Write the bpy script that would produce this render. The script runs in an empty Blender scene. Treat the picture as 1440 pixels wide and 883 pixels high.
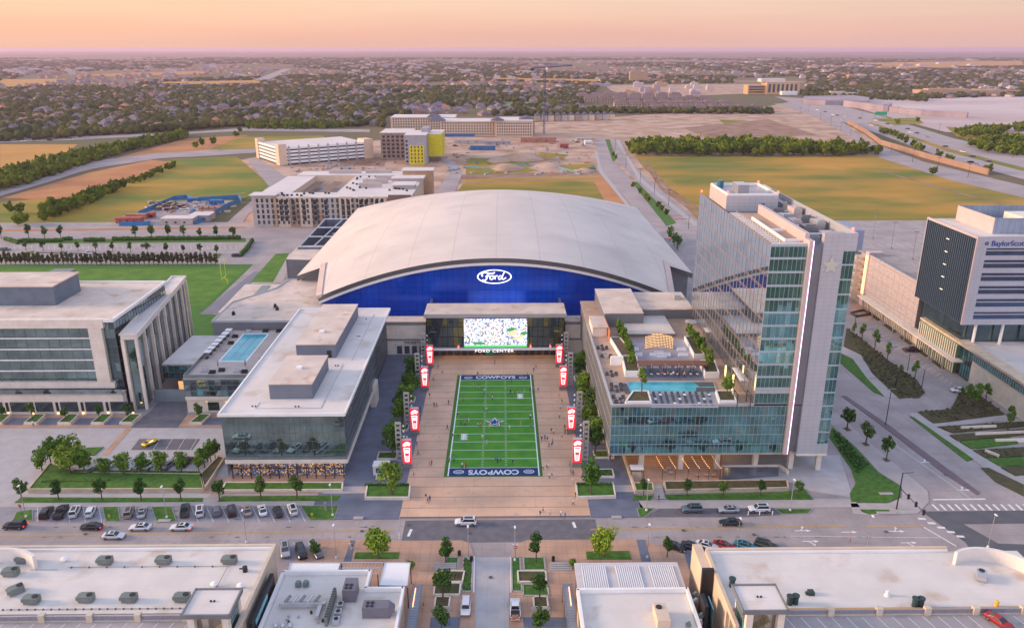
import bpy, math, random
import numpy as np
from mathutils import Vector, Matrix, noise
random.seed(7); rng = np.random.default_rng(7)
R = math.radians
scn = bpy.context.scene
COL = scn.collection

# ---------------------------------------------------------------- camera, sky, sun, exposure
CAM_H, PITCH, YAW, FPX = 100.0, R(18.75), R(0.69), 1100.0
cam = bpy.data.cameras.new('camera'); cam.sensor_width = 36; cam.lens = 27.5
cam.clip_start = 1; cam.clip_end = 60000
co = bpy.data.objects.new('camera', cam); COL.objects.link(co)
co.location = (0, 0, CAM_H); co.rotation_euler = (math.pi/2 - PITCH, 0, -YAW)
scn.camera = co
SUN_EL, SUN_AZ = R(14), R(-86)          # azimuth from +Y, clockwise positive: low on the left
w = bpy.data.worlds.new('World'); scn.world = w; w.use_nodes = True
nt = w.node_tree; bg = nt.nodes['Background']
sky = nt.nodes.new('ShaderNodeTexSky'); sky.sky_type = 'NISHITA'; sky.sun_disc = False
sky.sun_elevation = SUN_EL; sky.sun_rotation = SUN_AZ; sky.air_density = 1.4; sky.dust_density = 2.5; sky.ozone_density = 1.5
tc = nt.nodes.new('ShaderNodeTexCoord'); sp = nt.nodes.new('ShaderNodeSeparateXYZ')
nt.links.new(tc.outputs['Generated'], sp.inputs[0])
ramp = nt.nodes.new('ShaderNodeValToRGB'); cr = ramp.color_ramp     # the sunset band low in the sky, by elevation
def mapr(a, b, c, d, src):
    m = nt.nodes.new('ShaderNodeMapRange'); nt.links.new(src, m.inputs[0])
    for i, v in enumerate((a, b, c, d)): m.inputs[i+1].default_value = v
    return m.outputs[0]
nt.links.new(mapr(0, 0.5, 0, 1, sp.outputs['Z']), ramp.inputs[0])
SK = 1.0
for i, (p, c) in enumerate(((0.0, (1.08, .65, .57)), (.035, (1.15, .66, .53)), (.075, (1.2, .765, .58)), (.125, (1.15, .82, .62)),
                            (.22, (1.5, 1.18, 1.02)), (.5, (1.22, 1.13, 1.18)), (1.0, (.74, .84, 1.16)))):
    e = cr.elements[i] if i < 2 else cr.elements.new(p)
    e.position = p; e.color = (c[0]*.5, c[1]*.5, c[2]*.5, 1)
ramp2 = nt.nodes.new('ShaderNodeValToRGB'); c2 = ramp2.color_ramp    # paler and greyer away from the sun
nt.links.new(mapr(-.75, .75, 0, 1, sp.outputs['X']), ramp2.inputs[0])
c2.elements[0].color = (1.0, .95, .80, 1); c2.elements[1].color = (.76, .82, .93, 1); c2.elements[1].position = 1
c2.elements[0].position = .0
e = c2.elements.new(.5); e.color = (.88, .88, .89, 1)
rb_ = nt.nodes.new('ShaderNodeValToRGB'); c3 = rb_.color_ramp      # sky behind the viewer brightened, an added fill for front faces
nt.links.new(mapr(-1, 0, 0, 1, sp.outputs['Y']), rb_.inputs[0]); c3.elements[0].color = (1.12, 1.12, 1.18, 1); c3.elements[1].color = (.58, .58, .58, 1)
mx = nt.nodes.new('ShaderNodeMix'); mx.data_type = 'RGBA'; mx.blend_type = 'MULTIPLY'; mx.inputs[0].default_value = 1
nt.links.new(ramp.outputs[0], mx.inputs[6]); nt.links.new(ramp2.outputs[0], mx.inputs[7])
sc_ = nt.nodes.new('ShaderNodeVectorMath'); sc_.operation = 'SCALE'; sc_.inputs['Scale'].default_value = 10.0
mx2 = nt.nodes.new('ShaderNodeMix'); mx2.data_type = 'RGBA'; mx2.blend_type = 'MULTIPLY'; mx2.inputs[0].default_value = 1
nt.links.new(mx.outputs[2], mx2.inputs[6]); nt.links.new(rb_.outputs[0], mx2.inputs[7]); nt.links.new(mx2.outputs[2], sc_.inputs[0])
ad = nt.nodes.new('ShaderNodeVectorMath'); ad.operation = 'ADD'
cn = nt.nodes.new('ShaderNodeTexNoise'); cn.inputs['Scale'].default_value = 2.2; cn.inputs['Detail'].default_value = 5; cm_ = nt.nodes.new('ShaderNodeMapping'); cm_.inputs['Scale'].default_value = (1, 1, 14)
nt.links.new(tc.outputs['Generated'], cm_.inputs[0]); nt.links.new(cm_.outputs[0], cn.inputs[0]); nt.links.new(mapr(.3, .7, 16.4, 18.2, cn.outputs[0]), sc_.inputs['Scale'])   # faint streaks of high thin cloud
sc2 = nt.nodes.new('ShaderNodeVectorMath'); sc2.operation = 'SCALE'; sc2.inputs['Scale'].default_value = 0.12
nt.links.new(sky.outputs[0], sc2.inputs[0])
nt.links.new(sc_.outputs[0], ad.inputs[0]); nt.links.new(sc2.outputs[0], ad.inputs[1])
nt.links.new(ad.outputs[0], bg.inputs[0]); bg.inputs[1].default_value = 0.15
sun = bpy.data.lights.new('sun', 'SUN'); sun.energy = 4.4; sun.angle = R(14); sun.color = (1, .66, .44)
so = bpy.data.objects.new('sun', sun); COL.objects.link(so)
so.rotation_euler = Vector((math.sin(SUN_AZ)*math.cos(SUN_EL), math.cos(SUN_AZ)*math.cos(SUN_EL), math.sin(SUN_EL))).to_track_quat('Z', 'Y').to_euler()
scn.view_settings.view_transform = 'Standard'; scn.view_settings.look = 'None'
scn.view_settings.exposure = 0.2; scn.view_settings.gamma = 1
scn.render.engine = 'CYCLES'
cy = scn.cycles
cy.max_bounces = 5; cy.diffuse_bounces = 2; cy.glossy_bounces = 3; cy.transmission_bounces = 3; cy.volume_bounces = 0
cy.use_denoising = True; cy.caustics_reflective = False; cy.caustics_refractive = False

# ---------------------------------------------------------------- helpers
cp_, sp_, cw_, sw_ = math.cos(PITCH), math.sin(PITCH), math.cos(YAW), math.sin(YAW)
FW = (sw_*cp_, cw_*cp_, -sp_); RT = (cw_, -sw_, 0); UP = (sw_*sp_, cw_*sp_, cp_)
def G(px, py, z=0.0):
    "survey: the place at height z that the photograph shows at pixel (px, py) of 1440 x 883"
    a, b = (px-720)/FPX, (441.5-py)/FPX
    d = [FW[i]+a*RT[i]+b*UP[i] for i in range(3)]
    t = (z-CAM_H)/d[2]
    return Vector((d[0]*t, d[1]*t, z))
def GP(pts, z=0.0): return [G(x, y, z) for x, y in pts]

def link(o, parent=None):
    COL.objects.link(o)
    if parent: o.parent = parent
    return o
def tag(o, label=None, cat=None, group=None, kind=None):
    if label: o['label'] = label
    if cat: o['category'] = cat
    if group: o['group'] = group
    if kind: o['kind'] = kind
    return o
def empty(name, loc, rz=0, label=None, cat=None, group=None):
    o = bpy.data.objects.new(name, None); o.location = loc; o.rotation_euler = (0, 0, rz)
    COL.objects.link(o); return tag(o, label, cat, group)
class MB:
    def __init__(s): s.v = []; s.f = []; s.m = []; s.sm = False
    def add(s, vs, fs, m=0):
        n = len(s.v); s.v += [tuple(v) for v in vs]; s.f += [tuple(i+n for i in f) for f in fs]; s.m += [m]*len(fs); return s
    def box(s, x0, y0, z0, x1, y1, z1, m=0):
        return s.add([(x0,y0,z0),(x1,y0,z0),(x1,y1,z0),(x0,y1,z0),(x0,y0,z1),(x1,y0,z1),(x1,y1,z1),(x0,y1,z1)],
                     [(0,3,2,1),(4,5,6,7),(0,1,5,4),(1,2,6,5),(2,3,7,6),(3,0,4,7)], m)
    def obox(s, c, size, rz=0, m=0, tilt=0):
        M = Matrix.Translation(c) @ Matrix.Rotation(rz, 4, 'Z') @ Matrix.Rotation(tilt, 4, 'X')
        a, b, d = size[0]/2, size[1]/2, size[2]/2
        vs = [M @ Vector(p) for p in ((-a,-b,-d),(a,-b,-d),(a,b,-d),(-a,b,-d),(-a,-b,d),(a,-b,d),(a,b,d),(-a,b,d))]
        return s.add(vs, [(0,3,2,1),(4,5,6,7),(0,1,5,4),(1,2,6,5),(2,3,7,6),(3,0,4,7)], m)
    def prism(s, poly, z0, z1, m=0, bottom=True):
        p = [(q[0], q[1]) for q in poly]
        ar = sum(p[i][0]*p[(i+1) % len(p)][1]-p[(i+1) % len(p)][0]*p[i][1] for i in range(len(p)))
        if ar < 0: p = p[::-1]
        n = len(p); vs = [(x, y, z0) for x, y in p]+[(x, y, z1) for x, y in p]
        fs = [tuple(range(n, 2*n))]+[(i, (i+1) % n, n+(i+1) % n, n+i) for i in range(n)]
        if bottom: fs.append(tuple(range(n-1, -1, -1)))
        return s.add(vs, fs, m)
    def wall(s, pts, z0, z1, th, m=0, closed=False):
        "a wall of thickness th along a line of points"
        P = [Vector((q[0], q[1])) for q in pts]
        n = len(P); segs = n if closed else n-1
        for i in range(segs):
            a, b = P[i], P[(i+1) % n]; d = (b-a)
            if d.length < 1e-4: continue
            d.normalize(); nn = Vector((-d.y, d.x))*th/2
            e = d*(th/2-.004)
            s.prism([a-e-nn, b+e*.0-nn, b+e*.0+nn, a-e+nn], z0, z1, m)
        return s
    def cyl(s, x, y, z0, z1, r0, r1=None, n=10, m=0):
        r1 = r0 if r1 is None else r1
        vs = [(x+r0*math.cos(2*math.pi*i/n), y+r0*math.sin(2*math.pi*i/n), z0) for i in range(n)] + \
             [(x+r1*math.cos(2*math.pi*i/n), y+r1*math.sin(2*math.pi*i/n), z1) for i in range(n)]
        return s.add(vs, [(i, (i+1) % n, n+(i+1) % n, n+i) for i in range(n)]+[tuple(range(n, 2*n)), tuple(range(n-1, -1, -1))], m)
    def tube(s, p0, p1, r0, r1=None, n=6, m=0):
        p0, p1 = Vector(p0), Vector(p1); r1 = r0 if r1 is None else r1
        d = p1-p0
        if d.length < 1e-5: return s
        q = d.to_track_quat('Z', 'Y'); vs = []
        for p, r in ((p0, r0), (p1, r1)):
            vs += [p+q @ Vector((r*math.cos(2*math.pi*i/n), r*math.sin(2*math.pi*i/n), 0)) for i in range(n)]
        return s.add(vs, [(i, (i+1) % n, n+(i+1) % n, n+i) for i in range(n)]+[tuple(range(n, 2*n)), tuple(range(n-1, -1, -1))], m)
    def path(s, pts, r, n=6, m=0):
        for a, b in zip(pts, pts[1:]): s.tube(a, b, r, n=n, m=m)
        return s
    def mesh(s, name, mats):
        me = bpy.data.meshes.new(name); me.from_pydata(s.v, [], s.f)
        for mm in (mats if isinstance(mats, (list, tuple)) else [mats]): me.materials.append(mm)
        if len(set(s.m)) > 1 or (s.m and s.m[0]): me.polygons.foreach_set('material_index', s.m)
        if s.sm: me.polygons.foreach_set('use_smooth', [True]*len(me.polygons))
        me.update(); return me
    def build(s, name, mats, parent=None, loc=None):
        o = bpy.data.objects.new(name, s.mesh(name, mats)); link(o, parent)
        if parent is not None and loc is None: o.matrix_parent_inverse = parent.matrix_basis.inverted()
        if loc is not None: o.location = loc
        return o
def copy_tree(o, parent=None):
    c = o.copy(); COL.objects.link(c)
    if parent is not None: c.parent = parent
    for ch in o.children: copy_tree(ch, c)
    return c

# ---------------------------------------------------------------- materials
MATS = {}
def mat(name, col, rough=.7, metal=0, var=.12, scale=.3, col2=None, bump=0, emit=None, es=0, spec=.5, detail=4, stretch=None, dirt=None):
    m = bpy.data.materials.new(name); m.use_nodes = True; t = m.node_tree; b = t.nodes['Principled BSDF']
    b.inputs['Roughness'].default_value = rough; b.inputs['Metallic'].default_value = metal
    b.inputs['Specular IOR Level'].default_value = spec
    g = t.nodes.new('ShaderNodeNewGeometry')
    src = g.outputs['Position']
    if stretch:
        mp = t.nodes.new('ShaderNodeMapping'); mp.inputs['Scale'].default_value = stretch
        t.links.new(src, mp.inputs[0]); src = mp.outputs[0]
    if var or col2:
        n = t.nodes.new('ShaderNodeTexNoise'); n.inputs['Scale'].default_value = scale; n.inputs['Detail'].default_value = detail
        t.links.new(src, n.inputs[0])
        r = t.nodes.new('ShaderNodeValToRGB'); t.links.new(n.outputs[0], r.inputs[0])
        c2_ = col2 or tuple(min(1, c*(1+var)) for c in col); c1_ = col if col2 else tuple(c*(1-var) for c in col)
        r.color_ramp.elements[0].position = .36; r.color_ramp.elements[1].position = .64
        r.color_ramp.elements[0].color = (*c1_, 1); r.color_ramp.elements[1].color = (*c2_, 1)
        out = r.outputs[0]
        if dirt:
            n2 = t.nodes.new('ShaderNodeTexNoise'); n2.inputs['Scale'].default_value = dirt[1]; n2.inputs['Detail'].default_value = 6
            t.links.new(g.outputs['Position'], n2.inputs[0])
            r2 = t.nodes.new('ShaderNodeValToRGB'); t.links.new(n2.outputs[0], r2.inputs[0])
            r2.color_ramp.elements[0].position = .56; r2.color_ramp.elements[1].position = .74
            r2.color_ramp.elements[0].color = (0, 0, 0, 1)
            mm = t.nodes.new('ShaderNodeMix'); mm.data_type = 'RGBA'; t.links.new(r2.outputs[0], mm.inputs[0])
            t.links.new(out, mm.inputs[6]); mm.inputs[7].default_value = (*dirt[0], 1); out = mm.outputs[2]
        t.links.new(out, b.inputs['Base Color'])
    else: b.inputs['Base Color'].default_value = (*col, 1)
    if bump:
        n = t.nodes.new('ShaderNodeTexNoise'); n.inputs['Scale'].default_value = 2; t.links.new(g.outputs['Position'], n.inputs[0])
        bp = t.nodes.new('ShaderNodeBump'); bp.inputs['Strength'].default_value = bump; t.links.new(n.outputs[0], bp.inputs['Height'])
        t.links.new(bp.outputs[0], b.inputs['Normal'])
    if emit:
        b.inputs['Emission Color'].default_value = (*emit, 1); b.inputs['Emission Strength'].default_value = es
    MATS[name] = m; return m
def gridlines(m, px, py, pz, wdt, col, amt=1.0, offs=(0, 0, 0)):
    "thin joints every px/py/pz metres (0 = none) over the material's colour"
    t = m.node_tree; b = t.nodes['Principled BSDF']; inp = b.inputs['Base Color']
    g = t.nodes.new('ShaderNodeNewGeometry'); s = t.nodes.new('ShaderNodeSeparateXYZ'); t.links.new(g.outputs['Position'], s.inputs[0])
    acc = None
    for i, p in enumerate((px, py, pz)):
        if not p: continue
        a = t.nodes.new('ShaderNodeMath'); a.operation = 'ADD'; a.inputs[1].default_value = offs[i]+1000*p; t.links.new(s.outputs[i], a.inputs[0])
        q = t.nodes.new('ShaderNodeMath'); q.operation = 'MODULO'; q.inputs[1].default_value = p; t.links.new(a.outputs[0], q.inputs[0])
        l = t.nodes.new('ShaderNodeMath'); l.operation = 'LESS_THAN'; l.inputs[1].default_value = wdt; t.links.new(q.outputs[0], l.inputs[0])
        if acc is None: acc = l.outputs[0]
        else:
            x = t.nodes.new('ShaderNodeMath'); x.operation = 'MAXIMUM'; t.links.new(acc, x.inputs[0]); t.links.new(l.outputs[0], x.inputs[1]); acc = x.outputs[0]
    k = t.nodes.new('ShaderNodeMath'); k.operation = 'MULTIPLY'; k.inputs[1].default_value = amt; t.links.new(acc, k.inputs[0])
    mm = t.nodes.new('ShaderNodeMix'); mm.data_type = 'RGBA'; t.links.new(k.outputs[0], mm.inputs[0])
    if inp.links: t.links.new(inp.links[0].from_socket, mm.inputs[6])
    else: mm.inputs[6].default_value = inp.default_value
    mm.inputs[7].default_value = (*col, 1); t.links.new(mm.outputs[2], inp); return m
def ms(z): return MATS[z]
conc = gridlines(mat('street_concrete', (.33, .29, .28), .85, var=.13, scale=.12, dirt=((.27, .24, .24), .7)), 4.6, 3.6, 0, .09, (.19, .17, .175), .6)
walkc = gridlines(mat('sidewalk_concrete', (.40, .365, .35), .85, var=.07, scale=.3), 1.8, 1.8, 0, .05, (.3, .28, .27), .5)
asph = mat('asphalt', (.085, .085, .095), .85, var=.12, scale=.6)
asph2 = mat('dark_paving', (.13, .125, .14), .8, var=.12, scale=.5)
pink = gridlines(gridlines(mat('pink_paving', (.60, .385, .255), .75, var=.12, scale=.09, dirt=((.46, .32, .25), .5)), 7.3, 0, 0, .12, (.42, .29, .23), .6), 0, 4.57, 0, .22, (.16, .14, .14), .85, (0, 4.0, 0))
brick = gridlines(mat('brick_paving', (.45, .28, .19), .8, var=.12, scale=.2), 2.2, 2.2, 0, .1, (.25, .16, .13), .6)
blue_pav = gridlines(mat('bluestone_paving', (.13, .15, .20), .7, var=.14, scale=.25), .9, 1.8, 0, .07, (.10, .11, .13), .6)
stone = gridlines(mat('limestone', (.56, .45, .33), .8, var=.12, scale=.5), 0, 0, .6, .04, (.34, .28, .22), .7)
stone_w = gridlines(mat('pale_limestone', (.70, .62, .53), .8, var=.07, scale=.4), 1.6, 1.6, 1.2, .045, (.4, .36, .31), .5)
white_r = mat('white_roof_membrane', (.64, .59, .545), .75, var=.06, scale=.12, dirt=((.50, .41, .33), .14))
gridlines(white_r, 0, 3.0, 0, .06, (.46, .43, .41), .6)
tan_r = mat('weathered_roof_membrane', (.60, .50, .42), .8, var=.10, scale=.16, dirt=((.46, .30, .20), .22))
panel_g = gridlines(mat('grey_metal_panel', (.19, .20, .22), .45, .3, var=.06), 1.2, 1.2, 0, .05, (.12, .125, .14), .7)
panel_w = gridlines(mat('white_metal_panel', (.45, .46, .50), .35, .2, var=.04), 1.5, 1.5, 1.0, .05, (.25, .26, .3), .8)
alum = mat('pale_aluminium', (.50, .50, .52), .4, .6, var=.05)
dark_m = mat('dark_metal', (.035, .037, .042), .45, .5, var=.1)
grey_m = mat('grey_metal', (.22, .23, .24), .5, .4, var=.1)
white_p = mat('white_paint', (.78, .77, .75), .5, var=.03)
paint_line = mat('road_paint', (.72, .71, .69), .7, var=.15, scale=3)
yel_line = mat('yellow_road_paint', (.62, .36, .07), .7, var=.15, scale=2)
grass = mat('lawn_grass', (.035, .105, .010), .95, var=.25, scale=.8, col2=(.065, .17, .016))
grass2 = mat('bed_planting', (.045, .06, .018), .95, scale=.7, col2=(.10, .075, .035))
soil = mat('soil', (.13, .085, .06), .95, var=.2, scale=1)
turf = mat('artificial_turf', (.045, .22, .012), .9, scale=.25, col2=(.075, .28, .015))
turf_b = mat('turf_border', (.04, .15, .015), .9, var=.1)
navy = mat('navy_turf', (.008, .035, .13), .9, var=.1)
bark = mat('bark', (.11, .075, .05), .9, var=.2, scale=3)
def glassmat(name, tint, metal=.9, rough=.03, var=.18, scale=.25):
    m = mat(name, tint, rough, metal, var=var, scale=scale, spec=.6); return m
gl_teal = glassmat('teal_mirror_glass', (.17, .42, .46)); gl_teal2 = glassmat('pale_teal_glass', (.28, .53, .55)); gl_dark = glassmat('dark_glass', (.11, .17, .19), .85)
gl_grey = glassmat('grey_mirror_glass', (.30, .38, .40)); gl_green = glassmat('green_mirror_glass', (.24, .36, .36))
gl_win = glassmat('window_glass', (.10, .13, .16), .7, .06)
gl_pale = glassmat('silver_mirror_glass', (.50, .59, .66), .95, .025, var=.05)
water = mat('pool_water', (.03, .33, .42), .06, 0, scale=.3, col2=(.06, .45, .53), bump=.03)
warm = mat('warm_lamp', (1, .6, .25), emit=(1, .55, .2), es=5, var=0)
white_l = mat('white_lamp', (1, 1, 1), emit=(1, .95, .9), es=3.0, var=0)
warm_soft = mat('lit_interior', (.6, .35, .15), emit=(1, .5, .18), es=.7, scale=1.2, col2=(.9, .5, .2))
pink_l = mat('pink_strip_light', (1, .7, .9), emit=(1, .62, .95), es=2.2, var=0)
red_l = mat('red_lamp', (1, .1, .05), emit=(1, .08, .05), es=6, var=0)
org_l = mat('orange_strip_light', (1, .5, .3), emit=(1, .35, .16), es=2.5, var=0)
def leafmat(name, a, b, sc):
    m = mat(name, a, .9, scale=sc, col2=b, detail=3, spec=.2)
    t = m.node_tree; bb = t.nodes['Principled BSDF']; oi = t.nodes.new('ShaderNodeObjectInfo')
    h = t.nodes.new('ShaderNodeHueSaturation'); src = bb.inputs['Base Color'].links[0].from_socket
    mr = t.nodes.new('ShaderNodeMapRange'); t.links.new(oi.outputs['Random'], mr.inputs[0]); mr.inputs[3].default_value = .75; mr.inputs[4].default_value = 1.3
    mh = t.nodes.new('ShaderNodeMapRange'); t.links.new(oi.outputs['Random'], mh.inputs[0]); mh.inputs[3].default_value = .525; mh.inputs[4].default_value = .475; t.links.new(mh.outputs[0], h.inputs['Hue']); t.links.new(mr.outputs[0], h.inputs['Value']); t.links.new(src, h.inputs['Color']); t.links.new(h.outputs[0], bb.inputs['Base Color']); return m
leaf_d = leafmat('dark_leaves', (.025, .07, .014), (.07, .15, .024), 1.3)
leaf_m = leafmat('green_leaves', (.06, .13, .014), (.15, .26, .028), 1.2)
leaf_b = leafmat('bright_leaves', (.10, .18, .015), (.22, .34, .03), 1.4)
leaf_c = leafmat('conifer_leaves', (.05, .065, .028), (.11, .09, .04), 1.2)
leaf_far = mat('far_tree_leaves', (.024, .044, .014), .95, scale=.03, col2=(.095, .088, .022), detail=6, spec=.1)
leaf_belt = mat('thicket_leaves', (.04, .09, .010), .95, scale=.09, col2=(.17, .21, .016), detail=6, spec=.1)

def curtain(parent, a, b, z0, z1, nx, nz, glasses, mull=alum, t=.12, gname='glass_wall', mname='mullion_grid', tilt=.006, seed=1, hb=None, wts=None, out=None):
    "glazing between two plan points: panes that are each very slightly out of true, and the grid of mullions in front"
    rr = random.Random(seed); a = Vector((a[0], a[1], 0)); b = Vector((b[0], b[1], 0)); d = b-a; L = d.length; d.normalize()
    n = Vector((d.y, -d.x, 0)) if out is None else Vector((out[0], out[1], 0))
    g = MB(); k = MB()
    for j in range(nz):
        za, zb = z0+(z1-z0)*j/nz, z0+(z1-z0)*(j+1)/nz
        for i in range(nx):
            p, q = a+d*(L*i/nx), a+d*(L*(i+1)/nx)
            e1, e2 = n*rr.uniform(-tilt, tilt)*(zb-za), n*rr.uniform(-tilt, tilt)*L/nx
            mi = rr.choices(range(len(glasses)), wts)[0] if len(glasses) > 1 else 0
            g.add([p+Vector((0,0,za)), q+Vector((0,0,za))+e2, q+Vector((0,0,zb))+e1+e2, p+Vector((0,0,zb))+e1], [(0,1,2,3)], mi)
    g.build(gname, glasses, parent)
    ang = math.atan2(d.y, d.x)
    for i in range(nx+1):
        p = a+d*(L*i/nx)+n*(t/2+.02); k.obox((p.x, p.y, (z0+z1)/2), (t*.7, t, z1-z0), ang)
    hb = hb if hb is not None else t
    for j in range(nz+1):
        p = a+d*(L/2)+n*(t/2+.035); zc = z0+(z1-z0)*j/nz; k.obox((p.x, p.y, min(max(zc, z0+hb/2), z1-hb/2)), (L, t+.03, hb), ang)
    return k.build(mname, mull, parent)
def parapet_roof(parent, poly, z, th=.5, h=.8, roofm=None, wallm=None, rname='roof', pname='parapet'):
    MB().prism(poly, z-.3, z).build(rname, roofm or white_r, parent)
    P = [Vector((q[0], q[1])) for q in poly]
    return MB().wall(P, z-.35, z+h, th, closed=True).build(pname, wallm or white_p, parent)
def text_part(body, size, loc, rot, m, parent, name='lettering', ext=.05, sx=1, align='CENTER', off=.012, sp=1.0):
    c = bpy.data.curves.new(name, 'FONT'); c.body = body; c.size = size; c.extrude = ext; c.align_x = align; c.align_y = 'CENTER'; c.space_character = sp; c.offset = size*off
    c.materials.append(m); o = bpy.data.objects.new(name, c); COL.objects.link(o)
    me = bpy.data.meshes.new_from_object(o); bpy.data.objects.remove(o); o = bpy.data.objects.new(name, me); COL.objects.link(o)
    o.location = loc; o.rotation_euler = rot; o.scale = (sx, 1, 1)
    if parent:
        o.parent = parent; o.matrix_parent_inverse = parent.matrix_basis.inverted()
    return o
ORD = 'first second third fourth fifth sixth seventh eighth ninth tenth eleventh twelfth thirteenth fourteenth fifteenth sixteenth'.split()
def warm_light(x, y, z, e, col=(1, .62, .32), r=.4):
    l = bpy.data.lights.new('warm_ceiling_lamp', 'POINT'); l.energy = e; l.color = col; l.shadow_soft_size = r; o = bpy.data.objects.new('warm_ceiling_lamp', l); COL.objects.link(o); o.location = (x, y, z)
# ---------------------------------------------------------------- the ground
def sheet(name, pts, z, m, px=True):
    P = [G(x, y) for x, y in pts] if px else pts
    b = MB(); P2 = [(p[0], p[1]) for p in P]
    ar = sum(P2[i][0]*P2[(i+1) % len(P2)][1]-P2[(i+1) % len(P2)][0]*P2[i][1] for i in range(len(P2)))
    if ar < 0: P2 = P2[::-1]
    b.add([(x, y, z) for x, y in P2], [tuple(range(len(P2)))])
    return tag(b.build(name, m), kind='structure')
def slab(name, pts, z, m, px=True):
    P = [G(x, y) for x, y in pts] if px else pts
    return tag(MB().prism(P, -.3, z, bottom=False).build(name, m), kind='structure')
def rect(x0, y0, x1, y1): return [(x0, y0), (x1, y0), (x1, y1), (x0, y1)]

far_ground = mat('far_land', (.07, .085, .022), .95, scale=.0016, col2=(.17, .105, .06), detail=9)
gm = far_ground.node_tree   # thin bright strips: far fields, streets, bare lots
n_ = gm.nodes.new('ShaderNodeTexNoise'); n_.inputs['Scale'].default_value = .0011; n_.inputs['Detail'].default_value = 7
mp_ = gm.nodes.new('ShaderNodeMapping'); mp_.inputs['Scale'].default_value = (.35, 1, 1); g_ = gm.nodes.new('ShaderNodeNewGeometry')
gm.links.new(g_.outputs['Position'], mp_.inputs[0]); gm.links.new(mp_.outputs[0], n_.inputs[0])
r_ = gm.nodes.new('ShaderNodeValToRGB'); r_.color_ramp.elements[0].position = .57; r_.color_ramp.elements[1].position = .63; r_.color_ramp.elements[0].color = (0,0,0,1)
gm.links.new(n_.outputs[0], r_.inputs[0]); bb_ = gm.nodes['Principled BSDF']; x_ = gm.nodes.new('ShaderNodeMix'); x_.data_type = 'RGBA'
gm.links.new(r_.outputs[0], x_.inputs[0]); gm.links.new(bb_.inputs['Base Color'].links[0].from_socket, x_.inputs[6]); x_.inputs[7].default_value = (.27, .18, .10, 1)
gm.links.new(x_.outputs[2], bb_.inputs['Base Color'])
sheet('ground', [(-38000, -120), (38000, -120), (38000, 28000), (-38000, 28000)], -.35, far_ground, px=False)
dirt = mat('bare_ground', (.33, .20, .13), .9, scale=.04, col2=(.50, .35, .26), detail=10, dirt=((.17, .12, .05), .03))
dsoil = mat('turned_soil', (.20, .105, .06), .95, scale=.06, col2=(.32, .20, .14), detail=9)
olive = mat('dry_grass_field', (.105, .14, .006), .95, scale=.02, col2=(.42, .22, .02), detail=10, stretch=(.4, 1, 1), dirt=((.50, .25, .05), .009))
olive2 = mat('green_gold_field', (.09, .15, .006), .95, scale=.022, col2=(.36, .21, .015), detail=10, stretch=(.6, 1, 1))
tilled = mat('tilled_field', (.36, .145, .055), .95, scale=.03, col2=(.48, .22, .075), detail=8)
gold = mat('golden_field', (.40, .185, .03), .95, scale=.015, col2=(.47, .25, .05), detail=7)
tan_road = mat('pale_road', (.28, .24, .24), .85, scale=.05, col2=(.35, .30, .295))
quarry_m = mat('pale_quarry_floor', (.44, .34, .32), .9, scale=.006, col2=(.56, .47, .45), detail=8, dirt=((.36, .26, .22), .004), stretch=(.4, 1, 1))
asph_far = mat('highway_concrete', (.34, .29, .29), .85, var=.08, scale=.03)

# campus base and the ring beyond
sheet('campus_ground', [(-330, 60), (330, 60), (330, 300), (380, 470), (-420, 470), (-330, 300)], 0, conc, px=False)
sheet('construction_ground', [(455, 205), (600, 190), (840, 186), (905, 200), (930, 240), (1000, 330), (330, 335), (345, 300), (375, 262), (335, 225)], -.2, dirt)
sheet('dirt_field', [(752, 172), (840, 166), (1080, 150), (1125, 140), (1215, 188), (1260, 222), (890, 222), (840, 195), (752, 196)], -.19, dirt)
for q in ([(655, 224), (700, 228), (760, 240), (655, 248)], [(790, 232), (835, 230), (842, 244), (800, 246)], [(760, 214), (800, 218), (790, 224), (752, 222)], [(1010, 168), (1080, 172), (1120, 196), (1040, 190)]): sheet('green_patch', q, -.15, olive2)
for q in ([(690, 226), (790, 221), (800, 226), (700, 232)], [(960, 180), (1080, 168), (1150, 190), (1000, 196)], [(636, 246), (850, 241), (850, 245), (650, 252)], [(470, 218), (545, 222), (540, 234), (480, 232)]): sheet('dark_soil_patch', q, -.14, dsoil)
sheet('green_gold_field', [(0, 327), (165, 323), (205, 300), (345, 278), (382, 262), (333, 220), (240, 224), (120, 272), (0, 285)], -.15, olive2)
sheet('tilled_field', [(2, 279), (112, 282), (245, 228), (212, 225), (125, 243)], -.11, tilled)
sheet('golden_field', [(0, 203), (110, 203), (60, 236), (0, 252)], -.13, gold)
sheet('tilled_field', [(60, 262), (150, 226), (262, 195), (350, 190), (300, 214), (215, 218), (105, 244)], -.13, tilled)
sheet('golden_field', [(296, 210), (340, 192), (455, 191), (462, 203), (372, 211)], -.09, olive2)
sheet('dirt_road', [(0, 276), (0, 266), (60, 250), (105, 234), (150, 224), (215, 216), (300, 211), (365, 209), (372, 214), (300, 219), (225, 223), (125, 238), (62, 258)], -.07, tan_road)
sheet('middle_field', [(655, 252), (845, 247), (910, 322), (632, 322), (640, 275)], -.12, olive)
sheet('bare_strip', [(832, 249), (862, 250), (920, 325), (872, 322)], -.09, tilled)
sheet('green_patch', [(660, 222), (745, 226), (745, 236), (668, 238)], -.10, olive2)
sheet('big_field', [(893, 219), (1240, 219), (1345, 240), (1460, 276), (1460, 312), (985, 312), (935, 262), (905, 236)], -.12, olive)
sheet('frontage_road', [(1088, 146), (1130, 146), (1180, 168), (1215, 196), (1300, 228), (1460, 266), (1460, 283), (1335, 253), (1238, 222), (1195, 192), (1150, 165)], -.08, tan_road)
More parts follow.
